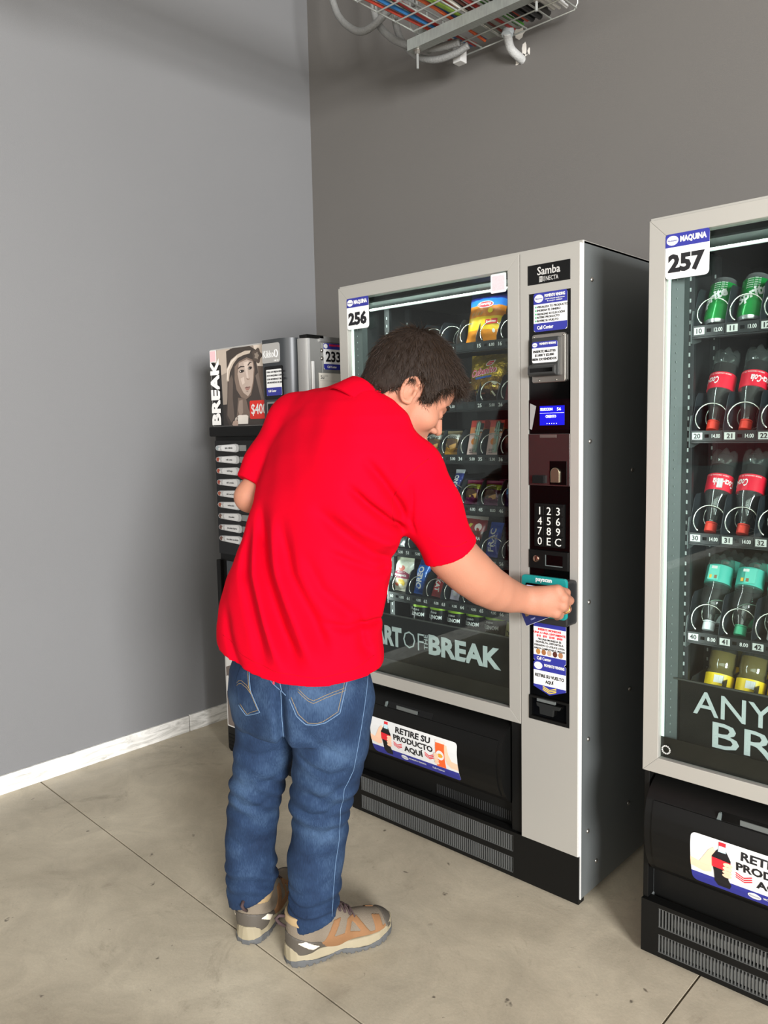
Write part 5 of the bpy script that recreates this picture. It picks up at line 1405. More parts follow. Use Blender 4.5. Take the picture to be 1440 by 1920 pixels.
# sleeve mouths
axr = np.array([0.19 - 0.108, 1.94 - 1.902, 1.0 - 1.165]); axr /= np.linalg.norm(axr)
def cutr(X, Y, Z): return (0.155 - X) * axr[0] + (1.925 - Y) * axr[1] + (1.048 - Z) * axr[2]
SV.cut(cutr, (0.05, 1.80, 0.90), (0.24, 2.06, 1.12), 0.003)
axl = np.array([-0.37 + 0.30, 2.075 - 2.105, 1.15 - 1.265]); axl /= np.linalg.norm(axl)
def cutl(X, Y, Z): return np.maximum((-0.335 - X) * axl[0] + (2.09 - Y) * axl[1] + (1.212 - Z) * axl[2], (X + 0.325) * 2)
SV.cut(cutl, (-0.50, 1.98, 1.02), (-0.31, 2.24, 1.30), 0.003)
# the drape: long folds from the left shoulder blade, pulls towards the right armpit
def folds(X, Y, Z):
    back = sm(1.99 - Y + 0.25 * (X + 0.2), 0.0, 0.06)
    a = X; z = Z
    o = 0
    for pts, sg, am in (
        ([(-0.30, 1.20), (-0.285, 1.05), (-0.235, 0.90), (-0.195, 0.80)], 0.020, 0.013),
        ([(-0.335, 1.18), (-0.335, 1.02), (-0.30, 0.90), (-0.275, 0.80)], 0.016, 0.009),
        ([(-0.245, 1.17), (-0.215, 1.03), (-0.165, 0.93), (-0.13, 0.83)], 0.018, 0.010),
        ([(-0.195, 1.10), (-0.145, 1.00), (-0.095, 0.95), (-0.065, 0.90)], 0.016, 0.006),
        ([(-0.165, 1.19), (-0.10, 1.13), (-0.03, 1.07), (0.03, 1.04)], 0.016, 0.008),
        ([(-0.09, 1.24), (-0.04, 1.19), (0.01, 1.145), (0.055, 1.115)], 0.010, 0.0085),
        ([(-0.05, 1.30), (0.0, 1.235), (0.035, 1.18), (0.06, 1.13)], 0.012, 0.0075),
        ([(-0.14, 1.09), (-0.08, 1.06), (-0.02, 1.03), (0.02, 1.03)], 0.012, 0.005),
        ([(-0.15, 0.93), (-0.09, 0.905), (-0.04, 0.905), (-0.005, 0.90)], 0.010, 0.006),
        ([(-0.07, 0.96), (-0.06, 0.90), (-0.055, 0.86), (-0.03, 0.82)], 0.010, 0.004),
        ([(-0.40, 0.95), (-0.385, 0.88), (-0.36, 0.82), (-0.34, 0.79)], 0.014, 0.005),
        ([(0.062, 1.245), (0.066, 1.19), (0.063, 1.14), (0.075, 1.10)], 0.0045, 0.0035),
    ):
        o = o + groove(a, z, pts, sg, am)
    for pts, sg, am in (
        ([(-0.315, 1.16), (-0.31, 1.02), (-0.268, 0.90), (-0.235, 0.80)], 0.014, 0.006),
        ([(-0.27, 1.17), (-0.25, 1.03), (-0.20, 0.92), (-0.16, 0.81)], 0.014, 0.005),
        ([(-0.12, 1.19), (-0.05, 1.13), (0.0, 1.10), (0.04, 1.085)], 0.012, 0.005)):
        o = o - groove(a, z, pts, sg, am)
    return 2.0 * back * o + 0.0022 * wob(X, Y, Z, 26, 2) + 0.0012 * wob(X, Y, Z, 60, 3)
SV.warp(folds)
# hem line, a little lower in the middle of the back
def hem(X, Y, Z): return (0.782 + 0.040 * ((X + 0.16) / 0.26) ** 2 * (1 - 0.35 * (X > -0.16)) + 0.05 * np.clip(Y - 1.93, 0, 0.3)) - Z
SV.keep(hem)
# neck opening
SV.carve(np.array([-0.034, 1.960, 1.396]) + np.array([0.64, 0.24, 0.73]) * 0.065, (0.072, 0.078, 0.072), None, 0.006)
shirt = SV.build('polo_shirt', M_SHIRT, person, PO, relax=1)

# collar: a turned-down band round the neck
nA = np.array([0.64, 0.24, 0.73]); nA /= np.linalg.norm(nA)
u1 = np.array([0, 1, 0]) - nA * nA[1]; u1 /= np.linalg.norm(u1); u2 = np.cross(nA, u1)
cc = np.array([-0.034, 1.956, 1.402])
mb = MB(); n = 48; prof = [(0.070, 0.020), (0.072, 0.034), (0.078, 0.0375), (0.084, 0.034), (0.094, 0.012), (0.103, -0.014), (0.106, -0.022), (0.102, -0.024), (0.094, -0.010), (0.080, 0.012)]
vs = []; m_ = len(prof)
for k in range(n):
    w = 2 * math.pi * k / n
    for r_, h_ in prof:
        p = cc + (u1 * math.cos(w) * 0.95 + u2 * math.sin(w) * 0.99) * r_ + nA * h_
        vs.append(tuple(p - PO))
fs = [(k * m_ + i, k * m_ + (i + 1) % m_, ((k + 1) % n) * m_ + (i + 1) % m_, ((k + 1) % n) * m_ + i) for k in range(n) for i in range(m_)]
mb.add(vs, fs); mb.build('collar', M_SHIRT, shirt, smooth='auto', recalc=True)
# stitched cuff bands at the sleeve mouths
def cuff(c, ax, r, name='sleeve_cuff'):
    ax = Vector(ax).normalized(); a1 = ax.cross(Vector((0, 0, 1))).normalized(); b1 = ax.cross(a1)
    vs = []; P_ = [(r, 0.0), (r + 0.0022, -0.002), (r + 0.0025, -0.022), (r, -0.025), (r - 0.004, -0.022), (r - 0.004, -0.002)]
    for k in range(40):
        w = 2 * math.pi * k / 40
        for rr, h_ in P_: vs.append(tuple(Vector(c) + (a1 * math.cos(w) + b1 * math.sin(w)) * rr + ax * h_))
    fs = [(k * 6 + i, k * 6 + (i + 1) % 6, ((k + 1) % 40) * 6 + (i + 1) % 6, ((k + 1) % 40) * 6 + i) for k in range(40) for i in range(6)]
    return MB().add(vs, fs).build(name, M_SHIRT, shirt, smooth='auto', recalc=True)

# ---- jeans
JV = Vox((-0.46, 1.70, 0.05), (0.02, 2.20, 0.86), 0.0045)
def hips(X, Y, Z):
    z = Z.ravel(); T = np.array([(0.58, 0.150, 0.118), (0.64, 0.186, 0.148), (0.70, 0.198, 0.158), (0.76, 0.192, 0.150), (0.81, 0.175, 0.130), (0.86, 0.160, 0.115)])
    w = np.interp(z, T[:, 0], T[:, 1]).reshape(Z.shape); d = np.interp(z, T[:, 0], T[:, 2]).reshape(Z.shape)
    az = R(46); dx, dy = X + 0.222, Y - 1.94
    lat = dx * math.sin(az) - dy * math.cos(az); fac = dx * math.cos(az) + dy * math.sin(az)
    f = (((np.abs(lat) / w) ** 2.2 + (np.abs(fac) / d) ** 2.2) ** (1 / 2.2) - 1) * np.minimum(w, d) * 0.85
    return np.maximum(f, 0.62 - Z)
JV.add(hips, (-0.46, 1.70, 0.56), (0.02, 2.20, 0.86))
JV.chain([((-0.142, 1.885, 0.70), 0.105), ((-0.146, 1.885, 0.60), 0.094), ((-0.156, 1.895, 0.52), 0.083), ((-0.174, 1.912, 0.43), 0.071), ((-0.181, 1.925, 0.347), 0.069), ((-0.192, 1.935, 0.277), 0.067), ((-0.196, 1.938, 0.205), 0.062), ((-0.203, 1.938, 0.14), 0.061), ((-0.204, 1.938, 0.04), 0.062)], 0.02)
JV.chain([((-0.285, 1.99, 0.70), 0.100), ((-0.305, 1.99, 0.60), 0.084), ((-0.326, 1.995, 0.52), 0.074), ((-0.348, 2.005, 0.43), 0.067), ((-0.366, 2.02, 0.347), 0.064), ((-0.375, 2.03, 0.277), 0.064), ((-0.377, 2.035, 0.205), 0.065), ((-0.378, 2.04, 0.14), 0.063), ((-0.378, 2.045, 0.04), 0.062)], 0.02)
def jfold(X, Y, Z):
    o = 0.003 * wob(X, Y, Z, 34, 1) * sm(0.75 - Z, 0.0, 0.2)
    # stacked folds above the shoes
    st = sm(0.26 - Z, 0.0, 0.10)
    o = o + st * sm(Z, 0.10, 0.15) * 0.0045 * np.sin(Z * 150 + 3.2 * wob(X, Y, Z, 24, 3) + X * 30)
    # creases behind the knees
    kn = np.exp(-((Z - 0.44) / 0.085) ** 2)
    o = o + kn * 0.0035 * np.sin(Z * 120 + X * 40 + 2.5 * wob(X, Y, Z, 16, 2))
    for pts, sg, am in (([(-0.23, 0.60), (-0.19, 0.57), (-0.14, 0.545), (-0.09, 0.555)], 0.008, 0.005), ([(-0.235, 0.44), (-0.19, 0.425), (-0.15, 0.435), (-0.12, 0.46)], 0.007, 0.006), ([(-0.22, 0.365), (-0.18, 0.36), (-0.15, 0.375), (-0.13, 0.39)], 0.008, 0.004), ([(-0.40, 0.42), (-0.37, 0.40), (-0.33, 0.405), (-0.30, 0.43)], 0.007, 0.005), ([(-0.38, 0.56), (-0.34, 0.55), (-0.30, 0.555), (-0.27, 0.57)], 0.008, 0.004), ([(-0.42, 0.30), (-0.39, 0.285), (-0.36, 0.29), (-0.33, 0.31)], 0.008, 0.004), ([(-0.20, 0.68), (-0.16, 0.63), (-0.11, 0.59), (-0.07, 0.57)], 0.010, 0.004), ([(-0.21, 0.50), (-0.17, 0.475), (-0.13, 0.49), (-0.10, 0.52)], 0.010, 0.007),
                        ([(-0.38, 0.49), (-0.34, 0.465), (-0.30, 0.475), (-0.27, 0.50)], 0.010, 0.006), ([(-0.36, 0.63), (-0.32, 0.61), (-0.28, 0.615), (-0.25, 0.62)], 0.009, 0.005),
                        ([(-0.25, 0.78), (-0.248, 0.70), (-0.247, 0.62), (-0.246, 0.54)], 0.012, 0.020)):
        o = o + groove(X, Z, pts, sg, am) * (Y < 2.0)
    return o
JV.warp(jfold)
def jhem(X, Y, Z):
    right = X > -0.285
    f = np.where(right, 0.104 + 0.35 * np.clip(X + 0.204, -0.1, 0.1) + 0.15 * np.clip(Y - 1.93, -0.1, 0.1), 0.116 + 0.45 * np.clip(X + 0.378, -0.1, 0.1) + 0.15 * np.clip(Y - 2.04, -0.1, 0.1))
    return f - Z
JV.keep(jhem)
jeans = JV.build('jeans', M_DENIM, person, PO, relax=1)
# ------------------------------------------------------------------ seams, pockets, shoes
from mathutils.bvhtree import BVHTree
def surf(obj):
    me = obj.data
    return BVHTree.FromPolygons([v.co.copy() for v in me.vertices], [tuple(p.vertices) for p in me.polygons])
JT = surf(jeans); ST = surf(shirt)
def hit(T, a, z, off=0.001):
    r = T.ray_cast(Vector((a - PO[0], 1.2 - PO[1], z)), Vector((0, 1, 0)))
    if r[0] is None: return None
    return r[0] + r[1] * off
def dense(pts, step=0.006):
    out = []
    for (x0, z0), (x1, z1) in zip(pts, pts[1:]):
        n = max(1, int(math.hypot(x1 - x0, z1 - z0) / step))
        out += [(x0 + (x1 - x0) * k / n, z0 + (z1 - z0) * k / n) for k in range(n)]
    return out + [pts[-1]]
M_STITCH = mat('ochre_stitch', '8E7850', 0.7)
M_SEAM = mat('pale_denim_seam', '56708C', 0.8, var=0.3, vscale=200)
def seam(T, pts, r, m, parent, name='seam', off=0.0008):
    q = [hit(T, a, z, off) for a, z in dense(pts)]
    run = []
    best = []
    for p in q:
        if p is None or (run and (p - run[-1]).length > 0.04):
            if len(run) > len(best): best = run
            run = []
        if p is not None: run.append(p)
    if len(run) > len(best): best = run
    if len(best) > 2: return MB().tube(best, r, 5).build(name, m, parent, smooth=True)
def patch(T, outline, m, parent, name, off=0.0022):
    bm = bmesh.new()
    f = bm.faces.new([bm.verts.new((a, 0, z)) for a, z in dense(outline + [outline[0]], 0.012)[:-1]])
    xs = [p[0] for p in outline]; zs = [p[1] for p in outline]
    for lo, hi, ax in ((min(xs), max(xs), 0), (min(zs), max(zs), 2)):
        t = lo + 0.011
        while t < hi - 0.004:
            co = [0, 0, 0]; no = [0, 0, 0]; co[ax] = t; no[ax] = 1
            bmesh.ops.bisect_plane(bm, geom=list(bm.verts) + list(bm.edges) + list(bm.faces), plane_co=co, plane_no=no); t += 0.011
    bad = []
    for v in bm.verts:
        p = hit(T, v.co.x, v.co.z, off)
        if p is None: bad.append(v)
        else: v.co = p
    bmesh.ops.delete(bm, geom=bad, context='VERTS')
    for f in bm.faces: f.smooth = True
    me = bpy.data.meshes.new(name); bm.to_mesh(me); bm.free(); me.materials.append(m)
    return link(name, me, parent)
M_DPOCK = M_DENIM
LPK = [(-0.366, 0.752), (-0.352, 0.795), (-0.333, 0.807), (-0.328, 0.79), (-0.322, 0.747), (-0.298, 0.704), (-0.319, 0.693), (-0.337, 0.685), (-0.357, 0.704)]
RPK = [(-0.229, 0.801), (-0.225, 0.746), (-0.209, 0.708), (-0.188, 0.688), (-0.167, 0.686), (-0.146, 0.689), (-0.112, 0.707), (-0.098, 0.763), (-0.086, 0.808)]
for pk, vv in ((LPK, [(-0.362, 0.752), (-0.356, 0.759), (-0.348, 0.762), (-0.333, 0.757), (-0.32, 0.746)]), (RPK, [(-0.205, 0.769), (-0.182, 0.748), (-0.17, 0.742), (-0.144, 0.752), (-0.125, 0.757), (-0.098, 0.761)])):
    po = patch(JT, pk, M_DPOCK, jeans, 'back_pocket')
    edge = pk[2:] if pk is LPK else pk[1:]
    seam(JT, edge, 0.0012, M_SEAM, jeans, 'pocket_edge', 0.0024)
    inner = [(a + (0.0045 if a < sum(p[0] for p in pk) / len(pk) else -0.0045), z + 0.004) for a, z in edge]
    seam(JT, inner, 0.0006, M_STITCH, jeans, 'pocket_stitch', 0.0026)
    seam(JT, vv, 0.0006, M_STITCH, jeans, 'pocket_arc', 0.0028)
    seam(JT, [(a, z - 0.006) for a, z in vv], 0.0006, M_STITCH, jeans, 'pocket_arc', 0.0028)
seam(JT, [(-0.253, 0.798), (-0.243, 0.759), (-0.233, 0.752)], 0.0012, M_SEAM, jeans, 'yoke_seam', 0.0018)
seam(JT, [(-0.047, 0.799), (-0.048, 0.762), (-0.051, 0.735), (-0.065, 0.653), (-0.086, 0.547), (-0.110, 0.496), (-0.114, 0.464), (-0.121, 0.44), (-0.128, 0.349), (-0.140, 0.278), (-0.148, 0.20), (-0.154, 0.13)], 0.0009, M_SEAM, jeans, 'side_seam')
seam(JT, [(-0.286, 0.808), (-0.277, 0.786), (-0.268, 0.776), (-0.249, 0.761)], 0.001, M_SEAM, jeans, 'centre_seam')
seam(JT, [(-0.247, 0.76), (-0.248, 0.70), (-0.247, 0.64)], 0.001, M_SEAM, jeans, 'centre_seam')
tg = hit(JT, -0.262, 0.778, 0.003)
if tg is not None: MB().box(tg.x - 0.002, tg.x + 0.002, tg.y - 0.001, tg.y + 0.001, tg.z - 0.006, tg.z + 0.006).build('pocket_tab', mat('tab_red', 'C8102E', 0.6), jeans)
# shirt stitching: sleeve seam, hem line, yoke line
M_RSEAM = mat('red_seam', 'A80014', 0.85, spec=0.1)
seam(ST, [(0.104, 1.285), (0.077, 1.267), (0.054, 1.247), (0.032, 1.219), (0.020, 1.193), (0.019, 1.161), (0.025, 1.13)], 0.0009, M_RSEAM, shirt, 'sleeve_seam', 0.0)
seam(ST, [(-0.40, 0.862), (-0.34, 0.835), (-0.26, 0.815), (-0.16, 0.803), (-0.08, 0.812), (-0.03, 0.83)], 0.0007, M_RSEAM, shirt, 'hem_stitch', 0.0)
seam(ST, [(0.103, 1.10), (0.135, 1.078), (0.165, 1.075), (0.195, 1.085)], 0.0008, M_RSEAM, shirt, 'cuff_stitch', 0.0)

# ---- hiking shoes
M_MESH = mat('beige_mesh', '6F6455', 0.8, bump=0.3, bscale=500)
M_SUEDE = mat('tan_suede', '7C5837', 0.85, var=0.2, vscale=25)
M_PAD = mat('cream_collar', '97805C', 0.85, var=0.08)
M_COUNT = mat('taupe_rubber', '4A443C', 0.6, var=0.1)
M_MID = mat('cream_midsole', '8B8169', 0.7, var=0.12, vscale=30)
M_OUT = mat('grey_outsole', '4E4F4F', 0.75, var=0.15, vscale=40)
M_LACE = mat('dark_lace', '3B2A2A', 0.8)
HWS = np.array([(0, 0.004), (0.006, 0.020), (0.02, 0.032), (0.05, 0.0385), (0.09, 0.0375), (0.13, 0.039), (0.17, 0.045), (0.21, 0.050), (0.245, 0.0475), (0.272, 0.038), (0.290, 0.024), (0.300, 0.004)])
def make_shoe(a, b, ang, flip, lift=0.0):
    def up():
        U = Vox((-0.02, -0.075, 0.0), (0.325, 0.075, 0.17), 0.0027)
        U.rcone((0.045, 0, 0.035), (0.052, 0, 0.118), 0.039, 0.0455, 0.01)
        U.rcone((0.065, 0, 0.07), (0.13, 0.002, 0.058), 0.046, 0.046, 0.02)
        U.rcone((0.13, 0.002, 0.056), (0.205, 0.003, 0.036), 0.044, 0.044, 0.02)
        U.ell((0.238, 0.003, 0.034), (0.060, 0.0485, 0.036), None, 0.02)
        U.rcone((0.088, 0, 0.118), (0.150, 0, 0.082), 0.032, 0.026, 0.02)
        U.keep(lambda X, Y, Z: 0.022 - Z)
        U.keep(lambda X, Y, Z: Z - (0.128 + 0.10 * np.clip(X - 0.06, 0, 0.06)))
        return U
    def shell(reg, t):
        U = up(); U.F -= t; U.keep(reg); return U
    def place(o):
        return o
    sh = up()
    sh.carve((0.053, 0, 0.165), (0.040, 0.036, 0.06), None, 0.004)
    shoe = sh.build('shoe', M_MESH, person)
    shoe.location = (a - PO[0], b - PO[1], lift); shoe.rotation_euler = (0, 0, ang)
    shoe.scale = (1, flip, 1)
    shell(lambda X, Y, Z: np.maximum(np.maximum(0.108 + 0.25 * np.clip(0.02 - X, -0.03, 0.03) - Z, X - 0.105), -np.sqrt(((X - 0.053) / 0.040) ** 2 + (Y / 0.036) ** 2) * 0.03 + 0.030), 0.003).build('padded_collar', M_PAD, shoe)
    shell(lambda X, Y, Z: np.maximum(np.maximum(X - (0.092 - 0.9 * np.clip(Z - 0.045, -0.02, 0.06)), Z - (0.086 - 0.35 * X)), 0.03 - Z), 0.0024).build('heel_counter', M_COUNT, shoe)
    shell(lambda X, Y, Z: np.maximum(np.minimum(0.268 - X, 10), 0.03 - Z), 0.0026).build('toe_cap', M_COUNT, shoe)
    def ov(X, Y, Z):
        base = np.maximum(np.maximum(0.080 - X, X - 0.285), Z - (0.052 + 0.010 * np.sin((X - 0.08) * 30)))
        s1 = np.maximum(np.abs(X - (0.098 + 0.75 * (Z - 0.05))) - 0.011, Z - 0.098)
        s2 = np.maximum(np.abs(X - (0.150 + 0.55 * (Z - 0.05))) - 0.009, Z - 0.088)
        s3 = np.maximum(np.abs(X - (0.205 - 0.7 * (Z - 0.05))) - 0.010, Z - 0.088)
        rim = np.maximum(np.abs(X - 0.247) - 0.012, Z - 0.12)
        r = np.minimum(np.minimum(np.minimum(base, s1), np.minimum(s2, s3)), rim)
        return np.maximum(r, np.maximum(0.028 - Z, 0.018 - np.abs(Y)))
    shell(ov, 0.0018).build('suede_overlay', M_SUEDE, shoe)
    for sg in (1, -1):
        shell(lambda X, Y, Z: np.maximum((np.abs((X - 0.050) * 0.8 + (Z - 0.056) * 0.5) / 0.019 + np.abs(Z - 0.056 + (X - 0.05) * 0.35) / 0.012 - 1) * 0.01, 0.01 - Y * sg), 0.0036).build('reflector', mat('cream_reflector', 'D9CDB8', 0.5), shoe)
    # midsole and lugged outsole
    S = Vox((-0.02, -0.07, -0.005), (0.325, 0.07, 0.06), 0.0026)
    def plan(X, Y, Z, grow=0.0):
        w = np.interp(X.ravel(), HWS[:, 0], HWS[:, 1]).reshape(X.shape) + grow
        return np.maximum(np.abs(Y) - w, np.maximum(-X, X - 0.300)) * 0.8
    def mid(X, Y, Z):
        top = 0.036 + 0.014 * sm(0.05 - X, 0, 0.05) + 0.012 * sm(X, 0.24, 0.30)
        return np.maximum(plan(X, Y, Z, 0.003 + 0.004 * (0.03 - Z) / 0.03), np.maximum(0.011 + 0.012 * sm(X, 0.25, 0.30) - Z, Z - top))
    S.add(mid, S.lo, S.lo + S.h * S.n); S.build('midsole', M_MID, shoe, relax=1)
    O = Vox((-0.02, -0.07, -0.005), (0.325, 0.07, 0.04), 0.0026)
    def outs(X, Y, Z):
        spring = 0.012 * sm(X, 0.24, 0.30)
        top = 0.015 + 0.004 * np.sin(X * 55) + spring
        bot = spring + 0.005 * (np.sin(X * 330) > 0.55) + 0.006 * ((X > 0.105) & (X < 0.15))
        return np.maximum(plan(X, Y, Z, 0.0065), np.maximum(bot - Z, Z - top))
    O.add(outs, O.lo, O.lo + O.h * O.n); O.build('outsole', M_OUT, shoe)
    T = surf(shoe)
    def topz(x, y):
        r = T.ray_cast(Vector((x, y, 0.3)), Vector((0, 0, -1))); return (r[0].z if r[0] is not None else 0.09) + 0.003
    xs = [0.118, 0.132, 0.146, 0.160, 0.174]
    for i, x in enumerate(xs):
        for s0 in (1, -1):
            x2 = x + 0.012
            pts = [(x + (x2 - x) * t, s0 * (0.024 - 0.048 * t), topz(x + (x2 - x) * t, s0 * (0.024 - 0.048 * t)) + 0.002 * math.sin(t * 3.14)) for t in [k / 8 for k in range(9)]]
            MB().tube(pts, 0.0023, 6).build('lace', M_LACE, shoe, smooth=True)
    for s0 in (1, -1):
        MB().tube([(0.116, 0.004 * s0, topz(0.116, 0)), (0.112, 0.014 * s0, topz(0.112, 0.014) + 0.010), (0.118, 0.024 * s0, topz(0.118, 0.024) + 0.004), (0.126, 0.020 * s0, topz(0.126, 0.02)), (0.122, 0.006 * s0, topz(0.122, 0.0) + 0.002)], 0.0022, 6).build('lace_bow', M_LACE, shoe, smooth=True)
    MB().tube([(0.004, 0.006, 0.094), (-0.012, 0.006, 0.108), (-0.020, 0.005, 0.122), (-0.012, 0.004, 0.128), (0.006, 0.004, 0.122)], [0.004, 0.0045, 0.0045, 0.0045, 0.004], 6).build('pull_tab', M_LACE, shoe, smooth=True)
    return shoe
sr = make_shoe(-0.277, 1.912, math.atan2(0.437, 0.899), 1)
sl_ = make_shoe(-0.392, 1.985, math.atan2(0.955, 0.30), -1)
sr['label'] = 'tan hiking shoe on his right foot'; sl_['label'] = 'tan hiking shoe on his left foot'

# ---- the card in his hand
card = thing('payment_card', 'navy bank card held against the card reader', 'card', (-1.187, 1.8345, 0.806), (0, R(-26), 0))
MB().prism(rrect(0, 0.0856, 0, 0.054, 0.003), -0.0004, 0.0004).build('card_plate', mat('card_navy', '22264F', 0.3), card, recalc=True)
MB().prism(rrect(0.010, 0.0215, 0.024, 0.033, 0.0015), -0.0008, -0.0003).build('chip', mat('chip_gold', 'B99A6A', 0.3, 0.8), card, recalc=True)
MB().box(0.0, 0.0856, -0.0006, 0.0006, -0.0004, 0.0002).build('card_edge', M_WHITE, card)
text('DEBIT', 0.006, 0.030, -0.0007, 0.012, mat('card_print', '8C90B4', 0.5), card)
# ------------------------------------------------------------------ goods in the machines
def band_mat(name, stops, rough=0.35, metal=0.0, crinkle=0.25, h=1.0, axis=2, coat=0.3):
    """printed foil: colour bands along the height of the pack (object space), fine crinkle relief"""
    if name in MATS: return MATS[name]
    m = bpy.data.materials.new(name); m.use_nodes = True
    nt = m.node_tree; b = nt.nodes['Principled BSDF']
    tc = nt.nodes.new('ShaderNodeTexCoord'); sp = nt.nodes.new('ShaderNodeSeparateXYZ')
    nt.links.new(tc.outputs['Object'], sp.inputs[0])
    nz = nt.nodes.new('ShaderNodeTexNoise'); nz.inputs['Scale'].default_value = 22; nz.inputs['Detail'].default_value = 3
    nt.links.new(tc.outputs['Object'], nz.inputs['Vector'])
    dv = nt.nodes.new('ShaderNodeMath'); dv.operation = 'DIVIDE'; dv.inputs[1].default_value = h
    nt.links.new(sp.outputs[axis], dv.inputs[0])
    ad = nt.nodes.new('ShaderNodeMath'); ad.operation = 'MULTIPLY_ADD'; ad.inputs[1].default_value = 0.10
    nt.links.new(nz.outputs['Fac'], ad.inputs[0])
    sb = nt.nodes.new('ShaderNodeMath'); sb.operation = 'SUBTRACT'; sb.inputs[1].default_value = 0.05
    nt.links.new(dv.outputs[0], sb.inputs[0]); nt.links.new(sb.outputs[0], ad.inputs[2])
    r = nt.nodes.new('ShaderNodeValToRGB'); r.color_ramp.interpolation = 'CONSTANT' if len(stops) > 1 else 'LINEAR'
    e = r.color_ramp.elements
    e[0].position = stops[0][0]; e[0].color = (*lin(stops[0][1]), 1)
    if len(stops) == 1: e[1].color = (*lin(stops[0][1]), 1)
    else:
        e[1].position = stops[1][0]; e[1].color = (*lin(stops[1][1]), 1)
        for p, c in stops[2:]: q = e.new(p); q.color = (*lin(c), 1)
    nt.links.new(ad.outputs[0], r.inputs['Fac']); nt.links.new(r.outputs['Color'], b.inputs['Base Color'])
    b.inputs['Roughness'].default_value = rough; b.inputs['Metallic'].default_value = metal; b.inputs['Coat Weight'].default_value = coat
    n2 = nt.nodes.new('ShaderNodeTexNoise'); n2.inputs['Scale'].default_value = 45; n2.inputs['Detail'].default_value = 4; n2.inputs['Distortion'].default_value = 1.0
    nt.links.new(tc.outputs['Object'], n2.inputs['Vector'])
    bp = nt.nodes.new('ShaderNodeBump'); bp.inputs['Strength'].default_value = crinkle; bp.inputs['Distance'].default_value = 0.006
    nt.links.new(n2.outputs['Fac'], bp.inputs['Height']); nt.links.new(bp.outputs['Normal'], b.inputs['Normal'])
    MATS[name] = m
    return m

def pillow_y(x, z, w, h, t, se=0.012):
    u = min(1, abs(2 * x / w)); v = (z - se) / (h - 2 * se)
    if v <= 0 or v >= 1: return 0.0006
    v = abs(2 * v - 1)
    return t * 0.5 * (1 - u ** 2.6) ** 0.55 * (1 - v ** 2.8) ** 0.6 + 0.0006

def pillow(root, w, h, t, m, seed=0, se=0.010, name='wrapper', neck=0.06):
    rs = random.Random(seed); nx, nz = 14, 18
    vs = []; fs = []
    ph = [rs.uniform(0, 6) for _ in range(6)]
    def row(side):
        o = len(vs)
        for j in range(nz + 1):
            z = h * j / nz
            pinch = 1 - neck * math.exp(-((z - h * 0.5) / (h * 0.45)) ** 2)
            for i in range(nx + 1):
                x = w * (i / nx - 0.5)
                y = pillow_y(x, z, w, h, t, se)
                y *= 1 + 0.12 * math.sin(x * 190 + ph[0] + z * 60) * math.sin(z * 130 + ph[1])
                vs.append((x * pinch, -side * y + 0.0015 * math.sin(z * 90 + ph[2]) * math.sin(x * 70 + ph[3]), z))
        for j in range(nz):
            for i in range(nx):
                q = (o + j * (nx + 1) + i, o + j * (nx + 1) + i + 1, o + (j + 1) * (nx + 1) + i + 1, o + (j + 1) * (nx + 1) + i)
                fs.append(q if side > 0 else q[::-1])
    row(1); row(-1)
    return MB().add(vs, fs).build(name, m, root, smooth=True)

def on_pillow(o, w, h, t, off=0.0012, neck=0.06):
    me = o.data.copy(); o.data = me
    for v in me.vertices:
        p = o.matrix_basis @ v.co
        pinch = 1 - neck * math.exp(-((p.z - h * 0.5) / (h * 0.45)) ** 2)
        v.co = (p.x * pinch, -pillow_y(p.x, p.z, w, h, t) * 1.04 - off, p.z)
    o.matrix_basis = Matrix.Identity(4); return o

def ptext(root, s, size, x, z, m, w, h, t, rotz=0.0, off=0.0012, **k):
    o = text(s, size, x, 0, z, m, root, rot=(math.pi / 2, rotz, 0), **k)
    bpy.context.view_layer.update() if False else None
    o.matrix_basis = Matrix.Translation((x, 0, z)) @ Matrix.Rotation(rotz, 4, 'Y') @ Matrix.Rotation(math.pi / 2, 4, 'X')
    return on_pillow(o, w, h, t, off)

def ppoly(root, pts, name, m, w, h, t, off=0.0009):
    bm = bmesh.new(); f = bm.faces.new([bm.verts.new((p[0], 0, p[1])) for p in pts])
    xs = [p[0] for p in pts]; zs = [p[1] for p in pts]
    for lo, hi, ax in ((min(xs), max(xs), 0), (min(zs), max(zs), 2)):
        tt = lo + 0.008
        while tt < hi - 0.002:
            co = [0, 0, 0]; no = [0, 0, 0]; co[ax] = tt; no[ax] = 1
            bmesh.ops.bisect_plane(bm, geom=list(bm.verts) + list(bm.edges) + list(bm.faces), plane_co=co, plane_no=no); tt += 0.008
    bmesh.ops.recalc_face_normals(bm, faces=bm.faces)
    for f in bm.faces:
        if f.normal.y > 0: f.normal_flip()
    me = bpy.data.meshes.new(name); bm.to_mesh(me); bm.free(); me.materials.append(m)
    return on_pillow(link(name, me, root), w, h, t, off)

def cellA(row, col, dy=0.034, dx=0.0, dz=0.012):
    if row > 1: dx -= 0.010
    return (XA + SXA + (col + 0.5) * PA + dx, YA + SYA + dy, ROWA[row] + dz) if row < 6 else (XA + SXA + (col + 0.5) * PA + dx, YA + SYA + dy, 0.595 + dz)
def pack(name, label, cat, loc, lean=18, turn=0, roll=0, group=None):
    return thing(name, label, cat, loc, (R(-lean), R(roll), R(turn)), group)

GA = 'snacks in machine 256'
